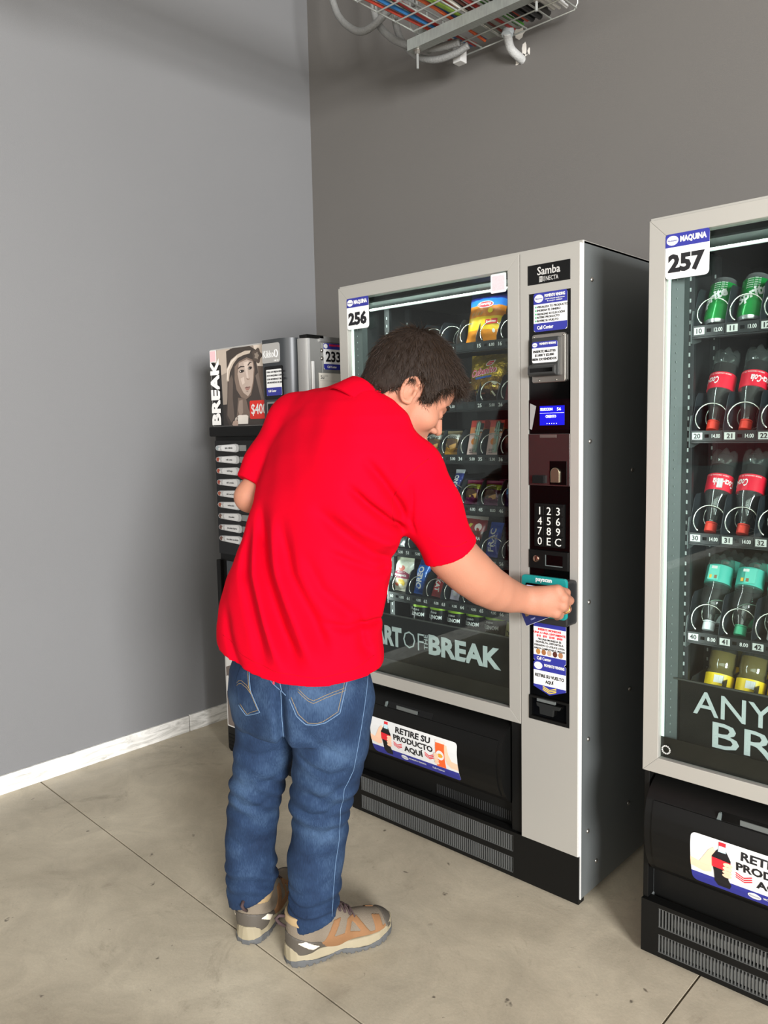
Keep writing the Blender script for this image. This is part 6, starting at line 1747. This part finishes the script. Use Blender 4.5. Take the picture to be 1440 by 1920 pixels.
# row 1: chip bags
def chip_bag(loc, label, front=True):
    r = pack('snack_bag', label, 'snack bag', loc, 14, 4, 0, GA)
    w, h, t = 0.138, 0.168, 0.052
    m = band_mat('chip_print', [(0.0, 'E08A1E'), (0.20, 'E9C21C'), (0.44, 'D07A14'), (0.66, '2A78D6'), (0.79, '1C2A86')], 0.3, h=h)
    pillow(r, w, h, t, m, 3)
    ppoly(r, ell(0.004, 0.113, 0.030, 0.0115, 20), 'logo_rim', M_WHITE, w, h, t, 0.0012)
    ppoly(r, ell(0.004, 0.113, 0.027, 0.009, 20), 'logo_oval', M_RED, w, h, t, 0.0018)
    ptext(r, 'Evercrisp', 0.013, 0.004, 0.113, M_WHITE, w, h, t, 0.0, 0.0030, bold=0.02, width=0.044)
    ppoly(r, [(0.012, 0.048), (0.052, 0.052), (0.052, 0.067), (0.012, 0.063)], 'red_tag', M_RED, w, h, t, 0.0014)
    ptext(r, 'Ramitas', 0.010, 0.032, 0.0575, M_WHITE, w, h, t, -0.08, 0.0030, bold=0.02, width=0.032)
    ppoly(r, ell(0.026, 0.092, 0.009, 0.008, 14), 'yellow_burst', mat('burst_yellow', 'F3DC2A', 0.4), w, h, t, 0.0014)
    for k in range(4): ppoly(r, [(-0.045 + k * 0.011, 0.078), (-0.040 + k * 0.011, 0.088), (-0.033 + k * 0.011, 0.092), (-0.038 + k * 0.011, 0.080)], 'printed_chip', mat('chip_gold', 'D9A53A', 0.4), w, h, t, 0.0014)
    ppoly(r, ell(0.040, 0.030, 0.005, 0.006, 12), 'white_seal', M_WHITE, w, h, t, 0.0014)
    return r
chip_bag(cellA(0, 5, 0.040, -0.032), 'orange and blue chip bag standing above tag 15 in machine 256')
chip_bag(cellA(0, 5, 0.105, -0.026), 'second chip bag half hidden behind the orange and blue one above tag 15')
# row 2: gold bags
def gold_bag(loc, label):
    r = pack('snack_bag', label, 'snack bag', loc, 14, 6, 0, GA)
    w, h, t = 0.135, 0.150, 0.050
    m = band_mat('gold_print', [(0.0, '3A2112'), (0.22, '8A6420'), (0.48, 'C9A63C')], 0.25, 0.75, 1.3, h=h)
    pillow(r, w, h, t, m, 8)
    ppoly(r, [(0.0, 0.112), (0.008, 0.124), (0.030, 0.128), (0.030, 0.118), (0.022, 0.108), (0.004, 0.106)], 'logo_patch', M_WHITE, w, h, t, 0.0012)
    ppoly(r, [(0.003, 0.112), (0.010, 0.122), (0.027, 0.125), (0.027, 0.118), (0.020, 0.110), (0.006, 0.109)], 'logo_red', M_RED, w, h, t, 0.0018)
    ptext(r, 'Costa', 0.009, 0.015, 0.1165, M_WHITE, w, h, t, -0.15, 0.003)
    ptext(r, 'Cubanito', 0.030, -0.004, 0.090, mat('script_white', 'F6E6E4', 0.4), w, h, t, -0.16, 0.0016, shear=0.3, bold=0.05, width=0.094)
    ptext(r, 'Cubanito', 0.030, -0.004, 0.090, mat('script_pink', 'D0386A', 0.4), w, h, t, -0.16, 0.0032, shear=0.3, bold=0.012, width=0.090)
    ppoly(r, [(-0.034, 0.070), (0.028, 0.077), (0.026, 0.070), (-0.03, 0.064)], 'blue_ribbon', mat('ribbon_blue', '2A5AA8', 0.4), w, h, t, 0.0014)
    rr = random.Random(4)
    for k in range(14):
        cx, cz, a = rr.uniform(-0.045, 0.045), rr.uniform(0.018, 0.060), rr.uniform(0, 3.1)
        ppoly(r, [(cx + 0.010 * math.cos(a + q) * (1 if i % 2 else 0.45), cz + 0.008 * math.sin(a + q)) for i, q in enumerate((0, 0.5, 3.14, 3.64))], 'printed_sweet', [mat('sweet_gold', 'D8BE5A', 0.25, 0.6), mat('sweet_brown', '6B3A20', 0.4), mat('sweet_pale', 'E6E0C8', 0.35)][k % 3], w, h, t, 0.0012 + 0.0001 * k)
    return r
gold_bag(cellA(1, 5, 0.040, -0.030), 'gold foil sweet bag standing above tag 25 in machine 256')
gold_bag(cellA(1, 5, 0.105, -0.024), 'second gold bag behind the gold foil one above tag 25')
# red pack at the edge of row 2
r = pack('snack_pack', 'dark red pack beside the frame, right of the gold bags in machine 256', 'snack pack', cellA(1, 6, 0.036, -0.006), 16, 0, 0, GA)
pillow(r, 0.055, 0.105, 0.028, band_mat('darkred_print', [(0, '7E1020'), (0.5, '9C1B2A')], h=0.105), 2)
# alfajores
def alfajor(loc, label, word, cols, seed):
    r = pack('wrapped_biscuit', label, 'biscuit', loc, 16, 0, 0, GA)
    w, h, t = 0.062, 0.078, 0.032
    pillow(r, w, h, t, band_mat('alf_' + cols[0], [(0.0, cols[1]), (0.25, cols[0]), (0.62, cols[2]), (0.82, cols[3])], 0.22, 0.35, 0.6, h=h), seed)
    ppoly(r, ell(0.0, 0.030, 0.024, 0.016, 18), 'printed_biscuit', mat('biscuit_brown_' + cols[0], '4A3426', 0.5, var=0.3, vscale=60), w, h, t, 0.0012)
    ppoly(r, [(-0.002, 0.014), (0.022, 0.020), (0.023, 0.034), (0.012, 0.030), (-0.004, 0.024)], 'printed_crumb', mat('crumb_tan', 'B98A4E', 0.6, var=0.3, vscale=120), w, h, t, 0.0018)
    ptext(r, word, 0.016, -0.002, 0.054, M_PRINTK, w, h, t, 0, 0.0016, bold=0.02, width=0.046)
    return r
alfajor(cellA(2, 2, 0.030, 0.008), 'gold chocolate biscuit above tag 32, half hidden by the man\'s chin', 'Clásico', ('6B5330', 'C58A22', 'D8D4CC', '8A7A5A'), 1)
alfajor(cellA(2, 3, 0.030, 0.006), 'gold chocolate biscuit above tag 33 in machine 256', 'Clásico', ('6B5330', 'C58A22', 'D8D4CC', '8A7A5A'), 5)
alfajor(cellA(3, 4, 0.030, 0.008), 'purple chocolate biscuit in front, the left one of the pair', 'Premium', ('4B2336', '6A2B52', '9FA03A', '7E2048'), 6)
alfajor(cellA(3, 5, 0.030, 0.006), 'purple chocolate biscuit in front, the right one of the pair', 'Premium', ('4B2336', '6A2B52', '9FA03A', '7E2048'), 9)
for c_ in (4, 5):
    o = pack('wrapped_biscuit', 'purple biscuit queued behind the %s front one' % ('left' if c_ == 4 else 'right'), 'biscuit', cellA(3, c_, 0.098, 0.006), 16, 0, 0, GA)
    pillow(o, 0.062, 0.078, 0.032, MATS['alf_4B2336'], 3 + c_)
# juice cartons with straw
def carton(loc, label):
    r = pack('juice_carton', label, 'juice carton', loc, 17, 3, 0, GA)
    w, h, d = 0.050, 0.112, 0.034
    MB().box(-w / 2, w / 2, 0, d, 0, h).build('box', band_mat('carton_print', [(0, 'E9C4BE'), (0.62, 'E58A56'), (0.80, 'D9483E')], 0.4, 0, 0.05, h=h), r, bevel=0.0012)
    MB().prism([(-w / 2 + 0.018, 0.074), (w / 2 - 0.001, 0.074), (w / 2 - 0.001, 0.102), (-w / 2 + 0.022, 0.104)], -0.0005, 0.0).build('dark_field', mat('carton_dark', '2A2A2A', 0.4), r, recalc=True)
    text('Nature', 0.012, 0.008, -0.0009, 0.080, M_WHITE, r, bold=0.03, width=0.028)
    MB().prism(ell(-0.004, 0.043, 0.011, 0.011, 18), -0.0006, 0.0).build('printed_fruit', mat('fruit_orange', 'E0802A', 0.4, var=0.2, vscale=90), r, recalc=True)
    for k in range(3): text(('sin azúcar', 'bajo en', 'calorías')[k], 0.005, -0.017, -0.0007, 0.018 - k * 0.005, M_PRINTK, r, align='LEFT')
    MB().prism([(0.0, h), (d, h), (d * 0.5, h + 0.006)], -w / 2, w / 2, axis='x').build('gable', mat('carton_red', 'CF3F3A', 0.4), r, recalc=True)
    st = MB().tube([(0.010, -0.004, 0.010), (0.011, -0.004, 0.100), (0.008, -0.004, 0.106), (0.004, -0.004, 0.100), (0.003, -0.004, 0.050)], 0.0022, 8).build('straw', mat('straw_clear', 'BFD4CC', 0.15, spec=0.8), r, smooth=True)
    MB().box(-0.0005, 0.0145, -0.0072, -0.0008, 0.006, 0.108).build('straw_sleeve', glass_mat('straw_film', 'E8F4EE', 1.4, opacity=0.08), r)
    return r
carton(cellA(2, 4, 0.036, 0.010), 'pink juice carton with straw, the left one of the pair')
carton(cellA(2, 5, 0.036, 0.008), 'pink juice carton with straw, the right one of the pair')
for c_ in (4, 5):
    o = pack('juice_carton', 'red-topped carton queued behind the %s pink carton' % ('left' if c_ == 4 else 'right'), 'juice carton', cellA(2, c_, 0.105, 0.012), 17, 3, 0, GA)
    MB().box(-0.025, 0.025, 0, 0.034, 0, 0.114).build('box', MATS['carton_print'], o, bevel=0.0012)
    MB().prism([(0.0, 0.114), (0.034, 0.114), (0.017, 0.120)], -0.025, 0.025, axis='x').build('gable', mat('carton_red'), o, recalc=True)
r = pack('snack_pack', 'dark chocolate pack above tag 36 beside the frame', 'snack pack', cellA(2, 6, 0.030, 0.0), 16, 0, 0, GA)
pillow(r, 0.056, 0.080, 0.030, band_mat('choc_print', [(0, '2A1512'), (0.4, '5A2418'), (0.75, '1E1412')], h=0.08), 4)
# bars and narrow packs: wrapper with lettering running up the pack
def bar(loc, label, w, h, t, stops, word, wm, seed, lean=20, roll=0, small=None, metal=0.1, down=False):
    r = pack('snack_bar', label, 'snack bar', loc, lean, 0, roll, GA)
    pillow(r, w, h, t, band_mat('bar_' + stops[0][1] + str(seed), stops, 0.28, metal, 0.4, h=h), seed)
    if word: ptext(r, word, w * 0.62, 0.0, h * 0.47, wm, w, h, t, (math.pi / 2 if down else -math.pi / 2), 0.0016, bold=0.03, width=h * 0.66)
    if small: ptext(r, small, w * 0.20, w * 0.30, h * 0.45, wm, w, h, t, -math.pi / 2, 0.0020, width=h * 0.35)
    return r
bar(cellA(3, 3, 0.030, 0.010), 'navy cookie bar with white lettering above tag 43', 0.038, 0.115, 0.024, [(0, '1E2A66'), (0.5, '24357C'), (0.88, 'C9CCD2')], 'MECANO', M_WHITE, 11, 22)
bar(cellA(3, 6, 0.030, 0.004), 'white and blue snack pack above tag 46 beside the frame', 0.052, 0.098, 0.028, [(0, '15204A'), (0.35, '3F7FB8'), (0.55, 'E6E6E2')], None, M_WHITE, 12, 16)
bar(cellA(4, 5, 0.030, 0.004), 'blue pack lettered FRAC above tag 55 in machine 256', 0.048, 0.112, 0.030, [(0, '20309A'), (0.3, '1F3FA8'), (0.7, '2456C8')], 'FRAC', M_WHITE, 13, 20, 0, 'Vainilla')
bar(cellA(4, 6, 0.030, 0.0), 'black pack above tag 56 beside the frame of machine 256', 0.050, 0.080, 0.028, [(0, '121214'), (0.6, '1D1D22')], '7', M_WHITE, 14, 16)
r = pack('snack_bag', 'dark red and brown biscuit bag above tag 54 behind the red sleeve', 'snack bag', cellA(4, 4, 0.034, 0.004), 14, 0, 0, GA)
w, h, t = 0.092, 0.125, 0.036
pillow(r, w, h, t, band_mat('selva_print', [(0, '3A1C16'), (0.42, '5A241C'), (0.60, '8E2A2C'), (0.92, 'B8B0A8')], 0.3, h=h), 7)
ptext(r, 'SELVA NEGRA', 0.014, 0.0, 0.052, M_WHITE, w, h, t, 0, 0.0016, bold=0.03, width=0.070)
ppoly(r, [(-0.030, 0.085), (-0.012, 0.100), (0.0, 0.098), (-0.010, 0.084), (-0.022, 0.078)], 'printed_leaf', mat('leaf_lime', 'B9B24A', 0.4), w, h, t, 0.0014)
ppoly(r, ell(0.022, 0.088, 0.013, 0.013, 14), 'printed_cake', mat('cake_pale', 'DCCFC8', 0.4, var=0.3, vscale=120), w, h, t, 0.0014)
r = pack('snack_pack', 'silver wrapped pack lying on the shelf by tag 51', 'snack pack', cellA(4, 0, 0.030, 0.010), 60, 0, 0, GA)
pillow(r, 0.06, 0.07, 0.024, band_mat('silver_print', [(0, 'B8BDBE'), (0.5, '8F979A')], 0.25, 0.5, 0.7, h=0.07), 9)
# row 6
r = pack('snack_bag', 'cream nacho bag with crimson label above tag 60', 'snack bag', cellA(5, 0, 0.034, 0.006), 12, 0, 0, GA)
w, h, t = 0.082, 0.118, 0.040
pillow(r, w, h, t, band_mat('cream_print', [(0, 'D9D2BE'), (0.5, 'E6E6D6'), (0.9, 'C9CCB4')], 0.4, 0, 0.5, h=h), 10)
ppoly(r, [(-0.036, 0.045), (0.036, 0.045), (0.036, 0.062), (0.018, 0.071), (-0.018, 0.071), (-0.036, 0.062)], 'crimson_field', mat('crimson_print', '8E1F46', 0.4), w, h, t, 0.0012)
ptext(r, 'TRADIC', 0.008, 0.0, 0.066, M_WHITE, w, h, t, 0, 0.0022)
ptext(r, 'Marraqueta', 0.013, 0.0, 0.055, M_WHITE, w, h, t, 0, 0.0022, bold=0.03, width=0.056)
ppoly(r, ell(0.006, 0.030, 0.017, 0.012, 16), 'printed_chip', mat('chip_yellow', 'D9B63C', 0.4, var=0.2, vscale=80), w, h, t, 0.0012)
ppoly(r, ell(0.004, 0.080, 0.014, 0.010, 14), 'printed_crest', mat('crest_red', 'B8503C', 0.4), w, h, t, 0.0012)
ppoly(r, ell(-0.018, 0.022, 0.009, 0.006, 12), 'printed_tomato', mat('tomato', 'C0573A', 0.4), w, h, t, 0.0012)
bar(cellA(5, 1, 0.032, 0.010), 'bright blue cookie pack above tag 61 in machine 256', 0.052, 0.118, 0.034, [(0, '1450A8'), (0.4, '1D68C8'), (0.85, '16408A')], 'OREO', M_WHITE, 21, 18, 2)
bar(cellA(5, 2, 0.032, 0.008), 'red wafer bar with white lettering above tag 62', 0.044, 0.125, 0.022, [(0, '8E0F18'), (0.15, 'B8141E'), (0.85, '9E121C')], 'KIT KAT', M_WHITE, 22, 22, 4, down=True)
bar(cellA(5, 3, 0.032, 0.008), 'lilac and white chocolate bar above tag 63', 0.040, 0.100, 0.022, [(0, 'CFC6DA'), (0.3, '7A5AA8'), (0.6, 'D8D0DC'), (0.8, '6A4A9A')], 'milk', M_WHITE, 23, 20, 2)
bar(cellA(5, 4, 0.032, 0.004), 'black and white pack above tag 64 just under the forearm', 0.046, 0.085, 0.024, [(0, '141414'), (0.4, '5A5248'), (0.7, '1C1C1C')], None, M_WHITE, 24, 20)

# lathe-based drinks -------------------------------------------------
def cyl_text(root, s, size, r, z, ang, m, rotz=0.0, **k):
    me0 = text_mesh(s, size, **k)
    me = me0.copy(); me.materials.clear(); me.materials.append(m)
    c, sn = math.cos(rotz), math.sin(rotz)
    for v in me.vertices:
        x, y = v.co.x * c - v.co.y * sn, v.co.x * sn + v.co.y * c
        a = ang + x / r
        v.co = ((r + 0.0006) * math.sin(a), -(r + 0.0006) * math.cos(a), z + y)
    return link('lettering', me, root)
def can(loc, label, cat, h, rad, body_m, lean, turn, group, prints=None, invert=False):
    r = thing('drink_can', label, cat, loc, (R(-lean), 0, 0), group)
    prof = [(0.0, 0.004), (rad * 0.72, 0.003), (rad * 0.80, 0.0), (rad * 0.86, 0.003), (rad, 0.014)]
    MB().lathe(prof + [(rad, h - 0.016)], 28).build('can_body', body_m, r, smooth='auto')
    al = mat('can_aluminium', 'C9CCCC', 0.22, 0.9)
    MB().lathe([(rad + 0.0002, h - 0.016), (rad * 0.84, h - 0.004), (rad * 0.84, h), (rad * 0.79, h), (rad * 0.78, h - 0.004), (0.0, h - 0.005)], 28).build('can_lid', al, r, smooth='auto')
    MB().lathe([(0.0, 0.0035), (rad * 0.72, 0.0025), (rad * 0.80, -0.0006), (rad * 0.865, 0.0025), (rad * 0.93, 0.0075), (rad * 0.88, 0.0082)], 28).build('can_base', al, r, smooth='auto')
    if prints: prints(r)
    return r
M_GREENC = mat('green_can_paint', '12883A', 0.25, 0.45, coat=0.4)
GB = 'drinks in machine 257'
def cellB(row, col, dy, dz=0.011, dx=0.0):
    return (XB + SXB + (col + 0.5) * PB + dx, YB2 + SYB + dy, (ROWB + [0.598])[row] + dz)
for c_ in range(3):
    def pr(r, c_=c_):
        cyl_text(r, 'Sprite', 0.034, 0.033, 0.062, (-0.35, 0.15, 0.6, -0.2)[c_], M_WHITE, math.pi / 2 * 0 + 0.5, bold=0.04, shear=0.2, width=0.075)
        for k in range(5): cyl_text(r, 'gaseosa 350 ml', 0.005, 0.033, 0.104 - k * 0.006, 0.1, M_WHITE)
    can(cellB(0, c_, 0.052), ('green soft drink can, leftmost on the top shelf of machine 257', 'green soft drink can, second from the left on the top shelf', 'green soft drink can on the top shelf, cut by the picture edge')[c_], 'can', 0.122, 0.033, M_GREENC, 25, 0, GB, pr)
M_PET = glass_mat('pet_clear', 'E6ECE9', 1.6, 0.08, opacity=0.03)
M_COLA = mat('cola_liquid', '140806', 0.08, spec=0.7)
M_REDL = mat('red_label', 'C81830', 0.4)
M_REDC = mat('red_cap', 'D23A2A', 0.45)
def bottle(loc, label, group, lean, kind):
    """bottle standing on its cap, leaning back: z runs from the cap to the foot"""
    r = thing('drink_bottle', label, 'bottle', loc, (R(-lean), 0, 0), group)
    if kind == 'cola':
        H_ = 0.225; pf = [(0.0125, 0.020), (0.0135, 0.030), (0.016, 0.045), (0.0235, 0.072), (0.0305, 0.095), (0.0315, 0.108), (0.0315, 0.148), (0.0295, 0.160), (0.0300, 0.176), (0.0318, 0.195), (0.031, 0.212), (0.024, 0.222), (0.018, 0.2235), (0.0, 0.214)]
    elif kind == 'water':
        H_ = 0.205; pf = [(0.0125, 0.018), (0.014, 0.026), (0.018, 0.040), (0.029, 0.060), (0.0325, 0.074), (0.0325, 0.100), (0.031, 0.110), (0.0325, 0.118), (0.0325, 0.178), (0.030, 0.192), (0.024, 0.202), (0.016, 0.204), (0.0, 0.196)]
    else:
        H_ = 0.185; pf = [(0.018, 0.020), (0.020, 0.032), (0.030, 0.050), (0.0345, 0.064), (0.0345, 0.110), (0.031, 0.118), (0.033, 0.126), (0.0345, 0.136), (0.033, 0.150), (0.034, 0.162), (0.031, 0.176), (0.022, 0.184), (0.0, 0.178)]
    mb = MB().lathe(pf, 30)
    if kind != 'sport':          # petaloid foot
        n_ = len(pf)
        for q, (x, y, z) in enumerate(mb.v):
            if z > H_ - 0.030 and math.hypot(x, y) > 0.004:
                a = math.atan2(y, x); k_ = 0.5 - 0.5 * math.cos(5 * a)
                w_ = min(1, (z - (H_ - 0.030)) / 0.022); s_ = 1 - 0.22 * k_ * w_
                mb.v[q] = (x * s_, y * s_, z - 0.010 * k_ * w_)
    mb.build('bottle_shell', M_PET, r, smooth=True)
    liq = {'cola': M_COLA, 'water': glass_mat('water_clear', 'D9E8E4', 1.33, 0.0), 'sport': glass_mat('sport_amber', 'B79A3A', 1.33, 0.05, opacity=0.30)}[kind]
    top = {'cola': 0.188, 'water': 0.150, 'sport': 0.165}[kind]
    lp = [(max(q[0] - 0.0016, 0.0), q[1]) for q in pf if q[1] <= top]
    lp = [(0.0, lp[0][1])] + lp + [(0.0, lp[-1][1])]
    MB().lathe(lp, 24).build('liquid', liq, r, smooth='auto')
    la, lb_, lm = {'cola': (0.104, 0.147, M_REDL), 'water': (0.122, 0.168, mat('teal_label', '3E9C8C', 0.4)), 'sport': (0.070, 0.104, mat('yellow_label', 'E3C21E', 0.4))}[kind]
    lr = max(q[0] for q in pf) + 0.0006
    MB().lathe([(lr - 0.001, la), (lr, la), (lr, lb_), (lr - 0.001, lb_)], 28).build('label_band', lm, r, smooth='auto')
    return r, lr
def cap(r, m, rad=0.0145):
    MB().lathe([(0.0, 0.0), (rad - 0.001, 0.0), (rad, 0.001), (rad, 0.016), (rad - 0.0006, 0.020), (0, 0.020)], 22).build('cap', m, r, smooth='auto')
    MB().lathe([(rad - 0.001, 0.021), (rad, 0.021), (rad, 0.024), (rad - 0.001, 0.024)], 20).build('cap_ring', m, r, smooth='auto')
POS = ('leftmost', 'second from the left', 'at the picture edge')
for row in (1, 2):
    for c_ in range(3):
        r, lr = bottle(cellB(row, c_, 0.036, 0.012), 'inverted cola bottle, %s in the %s cola row' % (POS[c_], ('upper', 'lower')[row - 1]), GB, 27, 'cola')
        cap(r, M_REDC)
        cyl_text(r, 'Coca-Cola', 0.026, lr, 0.124, (-0.75, 0.9, -0.3, 0.2)[c_] * (1 if row == 1 else -0.9), M_WHITE, math.pi, shear=0.25, bold=0.02, width=0.055)
        cyl_text(r, 'SABOR ORIGINAL 591 ml', 0.005, lr, 0.142, 0.1, M_WHITE, math.pi)
        if row == 2 and c_ == 0:
            MB().box(0.006, 0.019, -lr - 0.0015, -lr + 0.002, 0.108, 0.132).build('bar_code', mat('bar_code_grey', 'C9C9C6', 0.5, var=0.5, vscale=900, stretch=(1, 1, 0.01)), r)
for c_ in range(3):
    for q in (0, 1):
        r, lr = bottle(cellB(3, c_, 0.036 + q * 0.078, 0.012), ('inverted clear water bottle with teal label, %s in its row' if q == 0 else 'clear water bottle queued behind the front one, %s column') % (POS[c_] if q == 0 else ('leftmost', 'second', 'edge')[c_]), GB, 29, 'water')
        cap(r, [mat('white_cap', 'DADFE2', 0.4), mat('green_cap', '3FA27A', 0.4)][c_ % 2])
        MB().box(-0.016 + 0.012 * (c_ % 2), 0.010 + 0.012 * (c_ % 2), -lr - 0.0012, -lr + 0.004, 0.126, 0.164).build('label_panel', mat('teal_panel', '5FB8A6', 0.4), r)
        MB().box(-0.010, 0.004, -lr - 0.0016, -lr, 0.155, 0.162).build('bar_code', mat('bar_code_grey'), r)
        MB().box(-0.012, -0.006, -lr - 0.0016, -lr, 0.129, 0.138).build('gold_crest', mat('crest_gold', 'C9A23A', 0.4), r)
        MB().box(0.0, 0.007, -lr - 0.0016, -lr, 0.129, 0.138).build('brown_crest', mat('crest_brown', '7E5A3E', 0.4), r)
for c_ in range(3):
    for q in (0, 1):
        r, lr = bottle(cellB(4, c_, 0.050 + q * 0.085, 0.012, 0.012), ('amber sports drink with yellow label behind the lettered screen, %s' if q == 0 else 'amber sports drink in the back row, %s') % POS[c_], GB, 26, 'sport')
        cap(r, mat('sport_cap', '2A2A2A', 0.4), 0.019)
        MB().box(-0.002, 0.020, -lr - 0.0010, -lr + 0.006, 0.080, 0.099).build('label_panel', mat('bar_code_grey'), r)
# energy cans in the bottom of the snack machine, printed upside down
M_BLKC = mat('black_can_paint', '101112', 0.25, 0.4, coat=0.3)
for c_ in range(1, 6):
    def pe(r):
        MB().lathe([(0.0334, 0.136), (0.0336, 0.137), (0.0336, 0.146), (0.0334, 0.147)], 28).build('green_band', mat('lime_band', '8FB52A', 0.35, 0.3), r, smooth='auto')
        cyl_text(r, 'MONSTER', 0.017, 0.0334, 0.112, -0.1, M_WHITE, math.pi, bold=0.03, width=0.066)
        cyl_text(r, 'ENERGY', 0.008, 0.0334, 0.127, -0.1, M_WHITE, math.pi)
        for k in (-1, 0, 1):
            MB().tube([(0.0336 * math.sin(k * 0.2 - 0.1 + 0.03 * q), -0.0336 * math.cos(k * 0.2 - 0.1 + 0.03 * q), 0.05 + 0.014 * q) for q in range(4)], [0.001, 0.003, 0.003, 0.001], 5).build('claw_mark', mat('lime_band'), r, smooth=True)
    can(cellA(6, c_, 0.045, 0.0, 0.013), 'black energy can with green band, %s of five behind the lettered screen' % ('first', 'second', 'third', 'fourth', 'fifth')[c_ - 1], 'can', 0.160, 0.0333, M_BLKC, 6, 0, GA, pe)
def pp_(r):
    cyl_text(r, 'P', 0.030, 0.0334, 0.100, -0.15, M_PRINTK, -math.pi / 2, bold=0.03)
    MB().lathe([(0.0333, 0.03), (0.0337, 0.031), (0.0337, 0.062), (0.0333, 0.063)], 28).build('green_band', mat('lime_band'), r, smooth='auto')
can(cellA(6, 6, 0.040, -0.004, 0.013), 'pale yellow can lettered P at the right end of the bottom shelf', 'can', 0.150, 0.0333, mat('cream_can_paint', 'C9C48A', 0.3, 0.2), 14, 0, GA, pp_)
